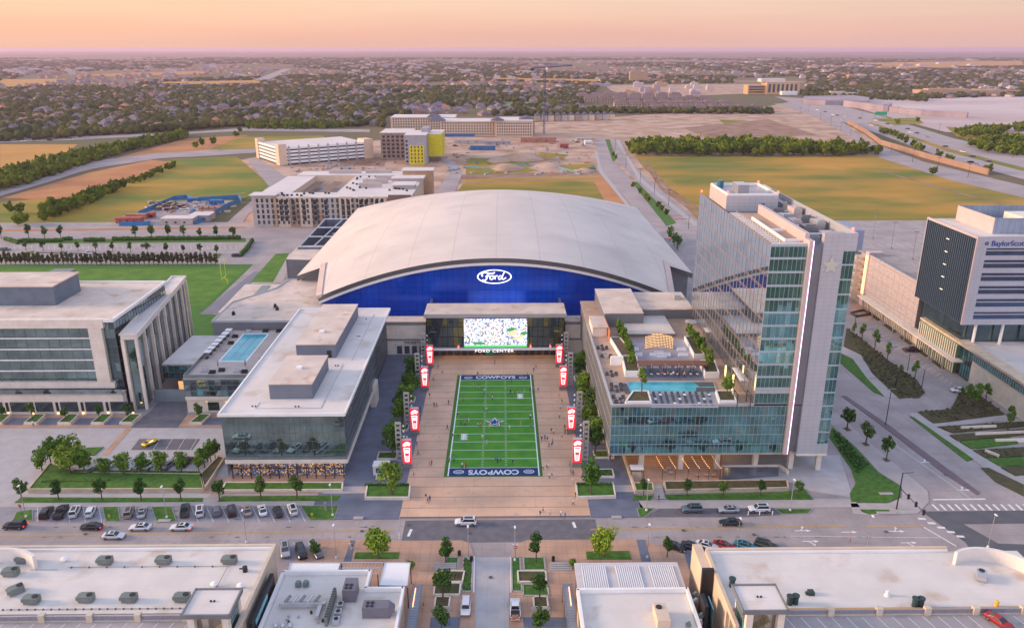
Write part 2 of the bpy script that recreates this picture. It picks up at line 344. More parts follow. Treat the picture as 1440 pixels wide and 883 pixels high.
sheet('highway', [(1090, 136), (1150, 140), (1245, 165), (1335, 193), (1460, 224), (1460, 258), (1330, 223), (1225, 185), (1160, 163)], -.05, asph_far)
sheet('highway_median', [(1218, 172), (1226, 172), (1330, 208), (1460, 241), (1460, 246), (1330, 213)], -.03, olive)
sheet('quarry_floor', [(1165, 138), (1460, 136), (1460, 190), (1330, 186), (1262, 168), (1215, 155)], -.10, quarry_m)
sheet('green_patch', [(1225, 167), (1290, 166), (1300, 174), (1260, 176)], -.04, olive2)
sheet('green_patch', [(1330, 178), (1460, 190), (1460, 225), (1345, 192)], -.06, olive2)
for nme, pts, m in (('far_field', [(0, 112), (95, 111), (60, 121), (0, 122)], gold), ('far_field', [(200, 116), (370, 113), (365, 119), (260, 121)], gold),
                    ('far_field', [(120, 105), (280, 100), (300, 104), (150, 108)], tilled), ('far_field', [(665, 109), (850, 112), (840, 117), (700, 114)], gold),
                    ('far_field', [(1190, 89), (1440, 86), (1440, 93), (1280, 96)], gold), ('far_field', [(780, 145), (765, 149), (715, 149), (710, 144)], turf),
                    ('far_field', [(850, 120), (1100, 118), (1100, 130), (900, 138), (860, 128)], dirt), ('far_road', [(355, 113), (400, 97), (410, 97), (372, 115)], tan_road),
                    ('far_road', [(370, 112), (480, 113), (480, 115), (370, 115)], tan_road), ('far_road', [(0, 196), (260, 186), (345, 180), (520, 182), (520, 186), (345, 184), (100, 197), (0, 201)], tan_road)):
    sheet(nme, pts, -.16, m)
# two carriageways beyond the arena, with a planted median
sheet('road', [(836, 195), (851, 195), (868, 232), (952, 320), (985, 350), (965, 400), (950, 360), (920, 322), (893, 295), (846, 240)], -.04, tan_road)
sheet('road', [(858, 196), (872, 196), (888, 232), (990, 318), (1010, 370), (985, 350), (952, 312), (898, 258), (868, 225)], -.036, tan_road)
sheet('road_median', [(851, 196), (857, 196), (866, 224), (862, 228)], .02, grass)
sheet('road_median', [(888, 256), (896, 256), (951, 314), (937, 318)], .06, grass)
sheet('footpath', [(836, 213), (840, 213), (847, 240), (895, 300), (921, 322), (912, 322), (889, 300), (842, 242)], .02, walkc)
sheet('footpath', [(865, 196), (870, 197), (903, 252), (985, 318), (976, 318), (898, 254)], .024, walkc)
sheet('side_street', [(612, 218), (640, 228), (650, 245), (632, 290), (600, 330), (600, 300), (618, 262), (636, 240)], -.03, tan_road)
sheet('side_street', [(347, 223), (362, 222), (420, 262), (350, 300), (330, 330), (300, 330), (345, 290), (378, 262)], -.03, tan_road)
sheet('back_street', [(0, 327), (345, 322), (460, 322), (460, 334), (0, 337)], .02, tan_road)
sheet('red_path', [(0, 323.5), (345, 319), (345, 321), (0, 326)], .03, tilled)
# practice field
sheet('practice_field', [(-20, 372), (356, 372), (283, 442), (318, 442), (300, 480), (-20, 480)], .03, turf_b)
sheet('practice_turf', [(-20, 379), (347, 377), (287, 430), (-20, 434)], .05, mat('practice_grass', (.05, .15, .008), .95, scale=.15, col2=(.09, .21, .012)))
sheet('track_lanes', [(357, 382), (366, 382), (322, 441), (280, 442)], .055, gridlines(mat('grey_track', (.17, .17, .21), .8, var=.08), 1.3, 0, 0, .12, (.36, .36, .4), .8))
sheet('side_lawn', [(388, 357), (407, 356), (384, 397), (352, 397)], .06, MATS['practice_grass'])
sheet('footpath', [(300, 442), (366, 383), (372, 383), (400, 356), (412, 356), (398, 397), (350, 400), (325, 443)], .04, walkc)
# car park behind the practice field
sheet('car_park', [(0, 340), (352, 338), (352, 352), (340, 368), (0, 367)], .025, conc)
sheet('grass_strip', [(34, 337), (345, 335), (346, 340.5), (30, 343)], .06, grass)
sheet('grass_strip', [(25, 357), (48, 352.5), (48, 356), (36, 360)], .06, grass)
slab('kerb_strip', [(50, 355), (302, 360.2), (302, 361.2), (50, 356)], .18, grass2)
sheet('grass_strip', [(300, 364), (305, 357), (312, 357), (307, 364)], .06, grass)

# front street
sheet('street', rect(-330, 141.6, 78, 151.7), .01, conc, px=False)
sheet('raised_crossing', rect(-22, 142.8, 20.5, 151.2), .02, asph2, px=False)
sheet('intersection', [(1296, 719), (1470, 717), (1470, 800), (1375, 785), (1357, 762)], .02, mat('dark_intersection', (.10, .105, .115), .85, var=.1))
sheet('intersection_centre', [(1355.6, 737), (1470, 735.6), (1470, 766), (1404, 764)], .03, conc)
lane = MB()
def stripe(b, p, q, wd, z=.045):
    p, q = Vector((p[0], p[1], 0)), Vector((q[0], q[1], 0)); d = (q-p); L = d.length; d.normalize(); n = Vector((-d.y, d.x, 0))*wd/2
    Z = Vector((0, 0, z)); b.add([p-n+Z, q-n+Z, q+n+Z, p+n+Z], [(0, 1, 2, 3)])
yl = MB()
stripe(yl, G(-60, 754), G(554, 745), .14); stripe(yl, G(-60, 755.3), G(554, 746.3), .14)
stripe(yl, G(830, 743.6), G(1188, 738.8), .14); stripe(yl, G(830, 744.9), G(1188, 740.1), .14)
stripe(yl, G(1218, 740.2), G(1298, 740.5), .22)
tag(yl.build('yellow_lane_lines', yel_line), kind='structure')
wl = MB()
for a, b, wd in ((G(574, 754), G(578.5, 744), .6), (G(806, 734), (G(809, 742)), .6), (G(1112, 753.5), G(1325, 756), .14), (G(1312, 702.5), G(1386, 701.5), .5),
                 (G(1258, 625), G(1365, 701), .14), (G(1299, 741), G(1345, 768), .35), (G(1184, 522), G(1196, 533), .12), (G(561, 748), G(561, 758), .12)):
    stripe(wl, a, b, wd)
for i in range(13): x = 1311+i*10.7; stripe(wl, G(x, 709), G(x+9, 717.5), .55)
for i in range(5):
    p = G(1289+i*13.5+2, 729+i*6.2); q = G(1300+i*13.5+2, 729.6+i*6.2); stripe(wl, p, q, .75)
def arrow(px, py, turn):
    c = G(px, py); s = -1
    stripe(wl, (c.x-1.6, c.y), (c.x+.9, c.y), .28)
    wl.add([(c.x+.9*1, c.y-.5, .05), (c.x+2.0, c.y, .05), (c.x+.9, c.y+.5, .05)], [(0, 1, 2)])
    if turn:
        stripe(wl, (c.x-.3, c.y), (c.x+.5, c.y-1.1*turn), .26, .048)
        wl.add([(c.x+.1, c.y-1.0*turn, .051), (c.x+.9, c.y-1.0*turn, .051), (c.x+.5, c.y-1.8*turn, .051)], [(0, 1, 2)])
for a in ((1128, 746, -1), (1193, 748, 0), (1260, 747, -1), (1139, 761, 1), (1277, 763, 1), (1301, 650, -1), (1354, 689, -1)): arrow(*a)
# parking bay lines: left row by the street
def bays(x0, x1, n, ytop, ybot, lean, skip=()):
    for i in range(n+1):
        if i in skip: continue
        xt = x0+(x1-x0)*i/n; stripe(wl, G(xt, ytop), G(xt+lean, ybot), .11)
for xs in ((53, 0), (75, 2), (95, 3), (117, 3), (139, 4)): stripe(wl, G(xs[0], 713), G(xs[0]+xs[1], 734), .11)
for xs in ((190, 5),): stripe(wl, G(xs[0], 713), G(xs[0]+xs[1], 733), .11)
for k in range(8): stripe(wl, G(269+k*21.5, 713), G(279+k*21.5, 734), .11)
for x in (958, 984, 1005, 1028, 1056, 1083): stripe(wl, G(x, 762), G(x+22, 778), .11)
for x in (412, 434): stripe(wl, G(x, 762), G(x+16, 792), .11)
# bays by the medical office
for k in range(22):
    t = k/21; stripe(wl, G(1232+t*118, 458+t*88), G(1221+t*118+14*t-6, 459+t*88+3), .1)
for k in range(40): stripe(wl, G(20+k*8, 345.5), G(21+k*8, 351), .12); 
tag(wl.build('white_road_markings', paint_line), kind='structure')
sheet('accessible_bay_mark', [(1224, 462.5), (1228, 462), (1230, 464), (1226, 464.5)], .05, mat('blue_paint', (.05, .22, .5), .7, var=0))
for x, y in ((1235, 469.5), (1249, 481), (1258.5, 488)): sheet('accessible_bay_mark', [(x-3, y-1.2), (x+1.5, y-1.6), (x+4, y+.8), (x-1, y+1.2)], .05, MATS['blue_paint'])
sheet('parking_bays', [(52, 711), (-30, 712), (-40, 735), (436, 733), (424, 711)], .014, asph_l := gridlines(mat('bay_concrete', (.27, .26, .28), .85, var=.1), 3, 3, 0, .06, (.2, .2, .2), .4))
sheet('parking_lane', [(905, 727), (931, 713.5), (1085, 713.5), (1103, 723), (1050, 727)], .02, asph2)
sheet('parking_bays', [(930, 762), (1100, 762), (1120, 778), (960, 782)], .02, asph_l)
sheet('parking_bays', [(392, 758), (450, 757), (480, 790), (400, 795)], .02, asph_l)

# kerbed walks and plaza
slab('sidewalk', rect(-240, 157.5, -44, 160.5), .12, walkc, px=False)
slab('plaza_paving', rect(-23.5, 151.75, 19.6, 250), .125, pink, px=False)
slab('promenade', rect(-44, 151.75, -23.5, 252), .12, blue_pav, px=False)
slab('promenade', [(19.6, 151.75), (33, 151.75), (31.5, 158), (31, 166), (31, 252), (19.6, 252)], .12, blue_pav, px=False)
sheet('paving_band', rect(-43, 162.5, -24, 165.6), .145, walkc, px=False)
sheet('paving_band', rect(20, 162.3, 31, 165.4), .145, walkc, px=False)
sheet('paving_band', rect(-23.4, 151.8, 19.5, 152.5), .15, asph2, px=False)
slab('brick_walk', rect(-72, 163.0, -39, 170.5), .13, brick, px=False)
slab('sidewalk', rect(31.4, 155.2, 82, 158.8), .12, walkc, px=False)
slab('brick_plaza', [(452, 758), (560, 760.5), (650, 760), (660, 764), (668, 783), (668, 900), (360, 900), (400, 800)], .12, brick)
slab('brick_plaza', [(717, 783), (728, 764), (742, 759.5), (900, 758.5), (970, 782), (1000, 800), (1040, 900), (716, 900)], .12, brick)
sheet('lane', [(668, 783), (717, 783), (716, 900), (664, 900)], .02, walkc2 := gridlines(mat('lane_concrete', (.40, .385, .385), .85, var=.07, scale=.3), 3.3, 4.5, 0, .05, (.27, .26, .26), .7))
sheet('lane_bay', [(648, 833), (668, 833), (667, 900), (640, 900)], .024, asph2)
sheet('lane_bay', [(716, 833), (731, 833), (745, 900), (716, 900)], .024, asph2)
slab('kerb', [(666.5, 783), (668, 783), (667, 832), (665, 834)], .16, white_p)
slab('kerb', [(717, 783), (718.5, 783), (720, 832), (718, 834)], .16, white_p)
for pts in ([(493, 760), (500, 760), (494, 790), (483, 790)], [(895, 759), (907, 759), (916, 790), (902, 790)], [(606, 868), (648, 868), (646, 883), (604, 883)], [(735, 868), (800, 868), (800, 883), (737, 883)], [(962, 777), (974, 777), (990, 810), (972, 810)]):
    sheet('paving_band', pts, .135, blue_pav)
# planted islands and lawns (a few centimetres of soil above their kerbs)
gr = [[(24, 720), (45, 717), (45.5, 732), (18, 732)], [(145, 713), (165.5, 713), (168.7, 733), (149, 733)], [(213.7, 713), (241, 713), (247.5, 733), (220.5, 733)],
      [(423.7, 711.7), (476, 711.7), (468.7, 731), (436, 731.7)], [(30, 699.5), (286, 700.5), (285, 706), (20, 707.5)], [(312, 698), (480, 697), (474, 704.5), (306, 705.5)],
      [(896, 715), (920, 715), (906, 727), (899.5, 727)], [(1091, 716), (1142, 716), (1135, 722), (1100, 723)], [(892, 697), (918, 697), (915, 704), (889, 704)], [(935, 696), (1100, 692), (1131, 688), (1144, 703), (940, 703.5)],
      [(1209, 716.5), (1250, 717), (1252, 721), (1222, 723.5), (1212, 720)]]
for p in gr: slab('grass_island', p, .16, grass)
kerbs = MB()
for p in gr[:4]+gr[6:8]: kerbs.wall(GP(p), 0, .15, .22, closed=True)
tag(kerbs.build('island_kerbs', walkc), kind='structure')
slab('grass_verge', [(1170, 601), (1205, 632), (1235, 665), (1267, 684.5), (1266, 699.5), (1247, 707), (1197, 706), (1195, 694.5), (1203.6, 679.6), (1197, 659.6), (1175, 627), (1166, 615)], .2, grass)
slab('sidewalk', [(1160, 590), (1172, 600), (1206, 631), (1236, 664), (1268, 684), (1268, 700), (1250, 708), (1196, 708), (1200, 722), (1228, 725), (1290, 722), (1306, 706), (1304, 690), (1282, 672), (1220, 620), (1175, 580)], .12, walkc)
slab('grass_verge', [(1182, 497), (1199, 505), (1219, 532), (1243, 557), (1229, 552), (1212, 537), (1182, 511)], .16, grass)
slab('curving_footpath', [(1184, 487), (1212, 500), (1230, 528), (1262, 557), (1280, 556), (1284, 562), (1244, 558), (1219, 533), (1199, 505), (1183, 497)], .12, walkc)
slab('planting_bed', [(1190.6, 461.8), (1221, 485), (1251.7, 509.7), (1290, 536), (1300.6, 552.5), (1292.5, 559.6), (1264, 560.6), (1227, 526), (1211, 499.5), (1186.5, 487)], .3, grass2)
slab('planting_bed', [(1290, 580), (1337, 576), (1344, 562.6), (1349.5, 550), (1372, 552.5), (1412.7, 583), (1335, 593), (1311, 595)], .3, grass2)
slab('median_strip', [(1183, 557), (1190, 557), (1250, 598), (1378, 693), (1374, 696), (1330, 668), (1242, 600)], .14, mat('purple_pavers', (.16, .12, .13), .8, var=.1))
slab('sidewalk', [(1277, 582), (1290, 580), (1312, 596), (1440, 670), (1440, 688), (1380, 655), (1370, 648)], .12, walkc)
slab('grass_verge', [(1279, 586), (1285, 587), (1369, 646), (1360, 649)], .16, grass)
slab('grass_verge', [(1379, 658), (1390, 658), (1440, 682), (1440, 698), (1400, 678)], .16, grass2)
for i, (p, m) in enumerate((([(1318, 601), (1440, 594), (1440, 600), (1340, 609)], grass2), ([(1335, 613), (1440, 604), (1440, 612), (1347, 621)], grass2), ([(1349, 622), (1420, 616), (1432, 624), (1366, 632)], grass),
                            ([(1368, 634), (1440, 630), (1440, 642), (1386, 645)], grass2), ([(1388, 646), (1440, 644), (1440, 656), (1405, 656)], grass), ([(1407, 658), (1440, 656), (1440, 668), (1428, 670)], grass2))):
    slab('terraced_bed', p, .4, m)
slab('footpath', [(1312, 597), (1335, 594), (1412, 584), (1440, 592), (1440, 597), (1400, 592), (1318, 602)], .13, walkc)
# drive court between the offices
sheet('drive_court', [(-30, 602), (315, 602), (322, 672), (290, 700), (0, 712), (-30, 712)], .006, walkc2)
slab('forecourt', [(-40, 585), (315, 583), (315, 600), (-40, 602)], .10, brick)
for x in (18, 66, 113, 158): slab('forecourt_paving', [(x, 588), (x+23, 588), (x+13, 598), (x-12, 598)], .13, blue_pav)
slab('forecourt_paving', [(292, 588), (318, 588), (318, 598), (282, 598)], .13, blue_pav)
slab('dark_drive', [(184, 601), (250, 601), (263, 584), (263, 552), (235, 552), (213, 577)], .15, asph2)
sheet('parking_stalls', [(184, 632.5), (271, 632.5), (282, 617), (196, 617)], .025, asph2)
st = MB()
for k in range(1, 5): stripe(st, G(184+k*17.4+14, 632.5), G(196+k*17.2+12, 617), .1)
tag(st.build('white_stall_lines', paint_line), kind='structure')
slab('brick_path', [(143, 640), (152, 640), (185, 603), (178, 601)], .05, brick)
slab('grass_wedge', [(118, 640), (132, 641), (146, 629), (122, 630)], .2, grass)

# raised lawn with its stone retaining walls, trees come later
def bed(name, label, poly, h, wm, th=.35, soilm=None, px=True, drop=.12, cat='planter', group=None):
    P = GP(poly) if px else poly
    r = empty(name, (sum(p[0] for p in P)/len(P), sum(p[1] for p in P)/len(P), 0), 0, label, cat, group)
    z0 = P[0][2] if px is False and len(P[0]) > 2 else 0
    MB().prism(P, z0+.001, z0+h-drop).build('planting', soilm or grass, r)
    MB().wall(P, z0, z0+h, th, closed=True).build('wall', wm, r); return r
bed('raised_lawn', 'wide raised lawn behind a low stone wall between the drive court and street parking', [(41, 692.5), (287, 691.8), (283, 671), (110, 668), (72, 655), (51, 680)], 1.1, stone, cat='raised lawn')
bed('raised_bed', 'narrow sloping stone-edged bed running up beside the shop corner', [(288, 691), (316, 648), (308, 646), (283, 671)], 1.1, stone, soilm=grass2)
bed('raised_bed', 'long stone-edged green bed in front of the lit shop windows', [(312, 692), (481, 691), (482, 681), (318, 681)], .7, stone_w)
bed('raised_planter', 'square-cornered stone planter with a tree, left of the plaza entrance', [(514, 703), (575, 703), (577, 684), (517, 684)], .9, stone_w)
bed('raised_planter', 'square-cornered stone planter with a tree, right of the plaza entrance', [(812, 702), (865, 701), (862, 683), (810, 683)], .9, stone_w)
for k, x in enumerate((0, 49, 96, 143, 183, 281)):
    bed('street_planter', f'{ORD[k]} low stone planter from the left before the big office frontage', [(x-14, 597), (x+3, 597), (x+16, 585), (x+1, 585)], .8, stone_w, .3, group='stone planters before the office')
for k, (p, lb) in enumerate((([(628, 784), (645, 784), (643, 802), (626, 802)], 'upper brick-side bed left of the central lane'), ([(652, 784), (665, 784), (663, 832), (649, 832)], 'long thin grass bed along the left side of the central lane'),
                   ([(617, 805), (653, 805), (650, 820), (614, 820)], 'rectangular shrub planter with pale rim left of the central lane'), ([(613, 841), (633, 841), (631, 856), (611, 856)], 'small square tree planter left of the white off-roader'),
                   ([(612, 822), (648, 822), (646, 838), (610, 838)], 'brown soil bed beside the pale rimmed planter left of the lane'),
                   ([(736, 784), (765, 784), (767, 802), (737, 802)], 'upper brick-side bed right of the central lane'), ([(719, 784), (731, 784), (734, 832), (720, 832)], 'long thin grass bed along the right side of the central lane'),
                   ([(728, 805), (767, 805), (768, 820), (729, 820)], 'rectangular stone-dotted planter with pale rim right of the central lane'), ([(735, 822), (769, 822), (772, 838), (736, 838)], 'green bed beneath the tree right of the central lane'),
                   ([(750, 841), (769, 841), (771, 856), (751, 856)], 'small square tree planter right of the white pickup'))):
    hh = .55 if 'planter' in lb else .25
    bed('planter_bed', lb, p, hh, stone_w if hh > .3 else walkc, .3, soilm=(grass if 'grass' in lb or 'green' in lb or 'upper' in lb else grass2))
slab('shrub_lawn', [(498, 786), (560, 786), (562, 777), (500, 777)], .2, grass)
slab('shrub_lawn', [(825, 787), (888, 787), (884, 775), (824, 776)], .2, grass)
st = MB()
for k in range(4):
    st.box(-14.2+.0, 134.6-k*.5, .12, -9.7, 135.1-k*.5, .12+.14*(4-k)); st.box(9.3, 134.4-k*.5, .12, 13.8, 134.9-k*.5, .12+.14*(4-k))
tag(st.build('garden_steps', walkc), kind='structure')
# little football field
sheet('turf_border', rect(-14.8, 169.65, 9.65, 233.1), .15, turf_b, px=False)
X0, X1, Y0, Y1 = -13.75, 8.75, 170.0, 232.8
yl0, yl1 = 174.0, 228.9
sheet('playing_turf', rect(X0, yl0, X1, yl1), .16, turf, px=False)
sheet('end_zone', rect(X0, Y0, X1, yl0), .16, navy, px=False); sheet('end_zone', rect(X0, yl1, X1, Y1), .16, navy, px=False)
fl = MB()
for k in range(13): y = yl0+(yl1-yl0)*k/12; stripe(fl, (X0, y), (X1, y), .16, .17)
for x in (X0, X1): stripe(fl, (x, Y0), (x, Y1), .3, .172)
for x in (X0, X1): pass
for k in range(61):
    y = yl0+(yl1-yl0)*k/60
    for x in (-5.4, .6): stripe(fl, (x-.28, y), (x+.28, y), .12, .174)
tag(fl.build('field_lines', mat('turf_white', (.8, .82, .8), .8, var=.05)), kind='structure')
sil = mat('silver_lettering', (.62, .66, .72), .6, var=0)
def star_pts(cx, cy, r, r2=None, rot=0):
    r2 = r2 or r*.4
    return [(cx+(r if i % 2 == 0 else r2)*math.sin(rot+i*math.pi/5), cy+(r if i % 2 == 0 else r2)*math.cos(rot+i*math.pi/5)) for i in range(10)]
def emblem_ring(cx, cy, nm):
    b = MB()
    for rr, zz in ((1.35, .02), (1.05, .05)):
        pass
    n = 24
    b.add([(cx+1.35*math.cos(i*math.tau/n), cy+.95*math.sin(i*math.tau/n), .175) for i in range(n)]+[(cx+1.08*math.cos(i*math.tau/n), cy+.7*math.sin(i*math.tau/n), .175) for i in range(n)],
          [(i, (i+1) % n, n+(i+1) % n, n+i) for i in range(n)])
    for k in (-.25, .15): stripe(b, (cx-.8, cy+k), (cx+.8, cy+k), .2, .176)
    return tag(b.build('field_emblem', sil), nm, 'emblem', 'oval emblems in the end zones')
emblem_ring(-11.2, 172, 'small silver oval emblem left of the lettering in the near end zone'); emblem_ring(6.3, 172, 'small silver oval emblem right of the lettering in the near end zone')
emblem_ring(-11.2, 230.8, 'small silver oval emblem left of the lettering in the far end zone'); emblem_ring(6.3, 230.8, 'small silver oval emblem right of the lettering in the far end zone')
t1 = text_part('COWBOYS', 3.0, (-2.5, 171.9, .18), (0, 0, math.pi), sil, None, 'end_zone_lettering', .004, 1.0, off=.035); tag(t1, 'silver team lettering read upside down in the near end zone', 'lettering')
t1.scale = (.84, 1.04, 1); t2_s = (.84, 1.04, 1)
t2 = text_part('COWBOYS', 3.0, (-2.5, 230.9, .18), (0, 0, 0), sil, None, 'end_zone_lettering', .004, 1.0, off=.035); tag(t2, 'silver team lettering in the far end zone by the arena', 'lettering'); t2.scale = t2_s
b = MB(); 
ps = star_pts(-2.5, 199.3, 3.0, 1.25); b.add([(x, y, .168) for x, y in ps], [tuple(range(10))][::1], 0)
ps = star_pts(-2.5, 199.3, 2.35, .95); b.add([(x, y, .176) for x, y in ps], [tuple(range(10))], 1)
ps = star_pts(-2.5, 199.3, 1.0, .4)
so_ = b.build('midfield_star', [mat('star_white', (.8, .8, .82), .8, var=0), mat('star_blue', (.01, .06, .22), .8, var=0)]); so_.data.flip_normals()
tag(so_, 'blue star with a white outline at the middle of the turf', 'emblem')
for (cx, cy, lb) in ((-10.6, 190.5, 'small white sponsor mark on the left half of the turf'), (5.2, 216.5, 'small white sponsor mark on the right half of the turf')):
    b = MB()
    for k in range(7): stripe(b, (cx-1.0+.1*(k % 2), cy-1.5+k*.5), (cx+.9-.2*(k % 3), cy-1.35+k*.5), .36, .178)
    stripe(b, (cx-.2, cy-1.5), (cx-.2, cy+1.6), .3, .180)
    tag(b.build('field_mark', MATS['star_white']), lb, 'field mark')

for q in ([(903, 226), (906, 226), (932, 262), (1000, 312), (992, 312), (927, 264)], [(908, 228), (910, 228), (940, 262), (1010, 312), (1006, 312), (935, 263)], [(655, 256), (845, 250), (845, 251.5), (655, 257.5)], [(150, 308), (345, 270), (345, 271.2), (150, 310)], [(1240, 240), (1440, 296), (1440, 298), (1238, 241)]):
    sheet('vehicle_track', q, -.085, dsoil)
for x, y in ((961, 746), (509, 747), (1246, 748), (660, 750), (120, 751), (1060, 752), (1330, 668), (690, 812), (575, 738)): p = G(x, y); b = MB(); b.add([(p.x+.42*math.cos(i*math.tau/12), p.y+.42*math.sin(i*math.tau/12), .152) for i in range(12)], [tuple(range(12))]); tag(b.build('manhole_cover', asph), kind='structure')
rr = random.Random(99); b = MB()
for k in range(90):
    x, y = (rr.uniform(50, 430), rr.uniform(716, 731)) if k < 50 else (rr.uniform(10, 1290), rr.choice((741, 755))) ; p = G(x, y); a, c = rr.uniform(.25, .8), rr.uniform(.15, .4)
    b.add([(p.x+a*rr.uniform(.7, 1.2)*math.cos(i*math.tau/9), p.y+c*rr.uniform(.7, 1.2)*math.sin(i*math.tau/9), .03+k*.0001) for i in range(9)], [tuple(range(9))])
tag(b.build('oil_stains', mat('oil_stain', (.16, .145, .15), .5, var=.2)), kind='structure')
# ---------------------------------------------------------------- the arena
roof_m = mat('arena_roof_membrane', (.60, .53, .475), .75, var=.06, scale=.05, dirt=((.46, .40, .37), .03))
gridlines(roof_m, 15.3, 17, 0, .3, (.42, .36, .32), .55, (2.5, 3, 0)); gridlines(roof_m, 0, 2.4, 0, .10, (.54, .49, .45), .5)
blue_glass = gridlines(gridlines(mat('blue_panel', (.0, .035, .30), .14, .3, scale=.06, col2=(.0, .085, .62), emit=(.0, .09, .9), es=.06, stretch=(1, 1, .4)), 0, 0, 2.2, .14, (.0, .012, .13), .8), 2.2, 0, 0, .14, (.0, .012, .13), .8)
XC = -2.5
def roof_z(x, Y):
    t = (Y-262)/68.0; zc = 31.4+4.6*(1-(1-t)**2)
    k = (zc-16)/6084+.00104*max(0, 1-max(t, 0)/.45)**1.3
    return zc-k*(x-XC)**2
ar = empty('arena', (XC, 262, 0), 0, 'huge arena with a pale arched roof and glowing blue glass front', 'arena')
def roof_edges(Y):
    if Y < 293.9: t = (Y-262)/32; return (-65-5*t, 60+4*t)
    return (-80.3, 74.3)
b = MB(); b.sm = True; NXR = 48
rows = [262+i*4 for i in range(8)]+[294.0]; rows2 = [294.0]+[298+i*4.4 for i in range(31)]
for rw in (rows, rows2):
    n0 = len(b.v)
    for Y in rw:
        xl, xr = roof_edges(Y)
        for i in range(NXR+1):
            x = xl+(xr-xl)*i/NXR; b.v.append((x, Y, roof_z(x, Y)))
    m0 = NXR+1
    for j in range(len(rw)-1):
        for i in range(NXR): b.f.append((n0+j*m0+i, n0+j*m0+i+1, n0+(j+1)*m0+i+1, n0+(j+1)*m0+i)); b.m.append(0)
b.build('roof', roof_m, ar)
def under(pts_top, drop, shift):   # fascia strip below a roof edge
    f = MB(); n = len(pts_top)
    vs = [tuple(p) for p in pts_top]+[(p[0]+shift[0], p[1]+shift[1], p[2]-drop) for p in pts_top]
    f.add(vs, [(i, n+i, n+i+1, i+1) for i in range(n-1)]); return f
fr = [(-65+125*i/60, 262, roof_z(-65+125*i/60, 262)) for i in range(61)]
f = under(fr, 2.0, (0, 1.6)); f2 = MB()
f.build('front_fascia', mat('fascia_grey', (.20, .21, .22), .5, .3, var=.05), ar)
under([(x, y+1.5, z-2.0) for x, y, z in fr], 1.0, (0, .1)).build('fascia_lip', white_p, ar)
gg = MB(); n = 61    # thick soffit
gg.add([(x, 263.6, z-2.9) for x, y, z in fr]+[(x, 268, z-2.9) for x, y, z in fr], [(i, n+i, n+i+1, i+1) for i in range(n-1)]); gg.build('soffit', grey_m, ar)
for s, xl, xw in ((-1, -70, -80.3), (1, 64, 74.3)):
    pts = [(xl+(xw-xl)*i/8, 294.0, roof_z(xl+(xw-xl)*i/8, 294)+.05) for i in range(9)]
    under(pts, 2.2, (0, .5)).build('wing_fascia', MATS['fascia_grey'], ar)
    bb = MB(); bb.add([(xl, 295.5, 0), (xw-s*1.5, 295.5, 0), (xw-s*1.5, 295.5, roof_z(xw, 294)-1.5), (xl, 295.5, roof_z(xl, 294)-1.5)], [(0, 1, 2, 3)])
    bb.build('wing_wall', panel_g, ar)
    ev = [(xw, 294+i*5, roof_z(xw, 294+i*5)+.05) for i in range(28)]
    under(ev, 1.6, (-s*.8, 0)).build('side_fascia', MATS['fascia_grey'], ar)
    rg = MB()    # raised kerb along the roof verge, from wing corner down to the front tip
    xa, xb = (-70, -65) if s < 0 else (64, 60)
    for k in range(8):
        y0, y1 = 262+k*4, 266+k*4; x0_, x1_ = xb+(xa-xb)*k/8, xb+(xa-xb)*(k+1)/8
        z0_, z1_ = roof_z(x0_, y0), roof_z(x1_, y1)
        rg.add([(x0_+s*.5, y0, z0_-.8), (x0_-s*1.6, y0, z0_+.2), (x1_-s*1.6, y1, z1_+.2), (x1_+s*.5, y1, z1_-.8), (x0_+s*.5, y0, z0_+.5), (x0_-s*1.6, y0, z0_+1.1), (x1_-s*1.6, y1, z1_+1.1), (x1_+s*.5, y1, z1_+.5)],
               [(4, 5, 6, 7), (0, 1, 5, 4), (1, 2, 6, 5), (2, 3, 7, 6), (3, 0, 4, 7)])
    rg.build('verge_coping', mat('verge_pink', (.55, .43, .38), .7, var=.05) if s < 0 else MATS['verge_pink'], ar)
    sw = MB()
    sw.add([(xb, 266, 0), (xa, 295.5, 0), (xa, 295.5, roof_z(xa, 295)-2), (xb, 266, roof_z(xb, 266)-3)], [(0, 1, 2, 3)])
    MB().box(min(xw-s*1.6, xw-s*2), 296, 0, max(xw-s*1.6, xw-s*2), 425, 14.8).build('side_wall', panel_g, ar)
    sw.build('front_side_wall', panel_g, ar)
b = MB(); b.box(-78, 424, 0, 72, 425, 15); b.build('back_wall', panel_g, ar)
gl = MB(); N = 60
for i in range(N):
    xa, xb = -64+122*i/N, -64+122*(i+1)/N
    gl.add([(xa, 265.5, 0), (xb, 265.5, 0), (xb, 265.5, roof_z(xb, 262)-2.4), (xa, 265.5, roof_z(xa, 262)-2.4)], [(0, 1, 2, 3)])
gl.build('blue_glass_wall', blue_glass, ar)
# oval sign with the script name
lm = mat('sign_white', (1, 1, 1), emit=(.9, .95, 1), es=1.1, var=0)
sg = MB(); n = 40; ox, oz, ra, rb = -3.0, 23.9, 6.1, 2.6
def ring(b, r1, r2, y, m=0):
    b.add([(ox+r1[0]*math.cos(i*math.tau/n), y, oz+r1[1]*math.sin(i*math.tau/n)) for i in range(n)]+[(ox+r2[0]*math.cos(i*math.tau/n), y, oz+r2[1]*math.sin(i*math.tau/n)) for i in range(n)],
          [(i, (i+1) % n, n+(i+1) % n, n+i) for i in range(n)], m)
sgb = MB(); sgb.add([(ox+ra*.97*math.cos(i*math.tau/n), 265.2, oz+rb*.97*math.sin(i*math.tau/n)) for i in range(n)], [tuple(range(n))]); 
sgo = sgb.build('sign_panel', mat('sign_blue', (.0, .03, .35), .4, var=0), ar)
ring(sg, (ra, rb), (ra*.93, rb*.87), 265.0)
sg.build('sign_ring', lm, sgo)
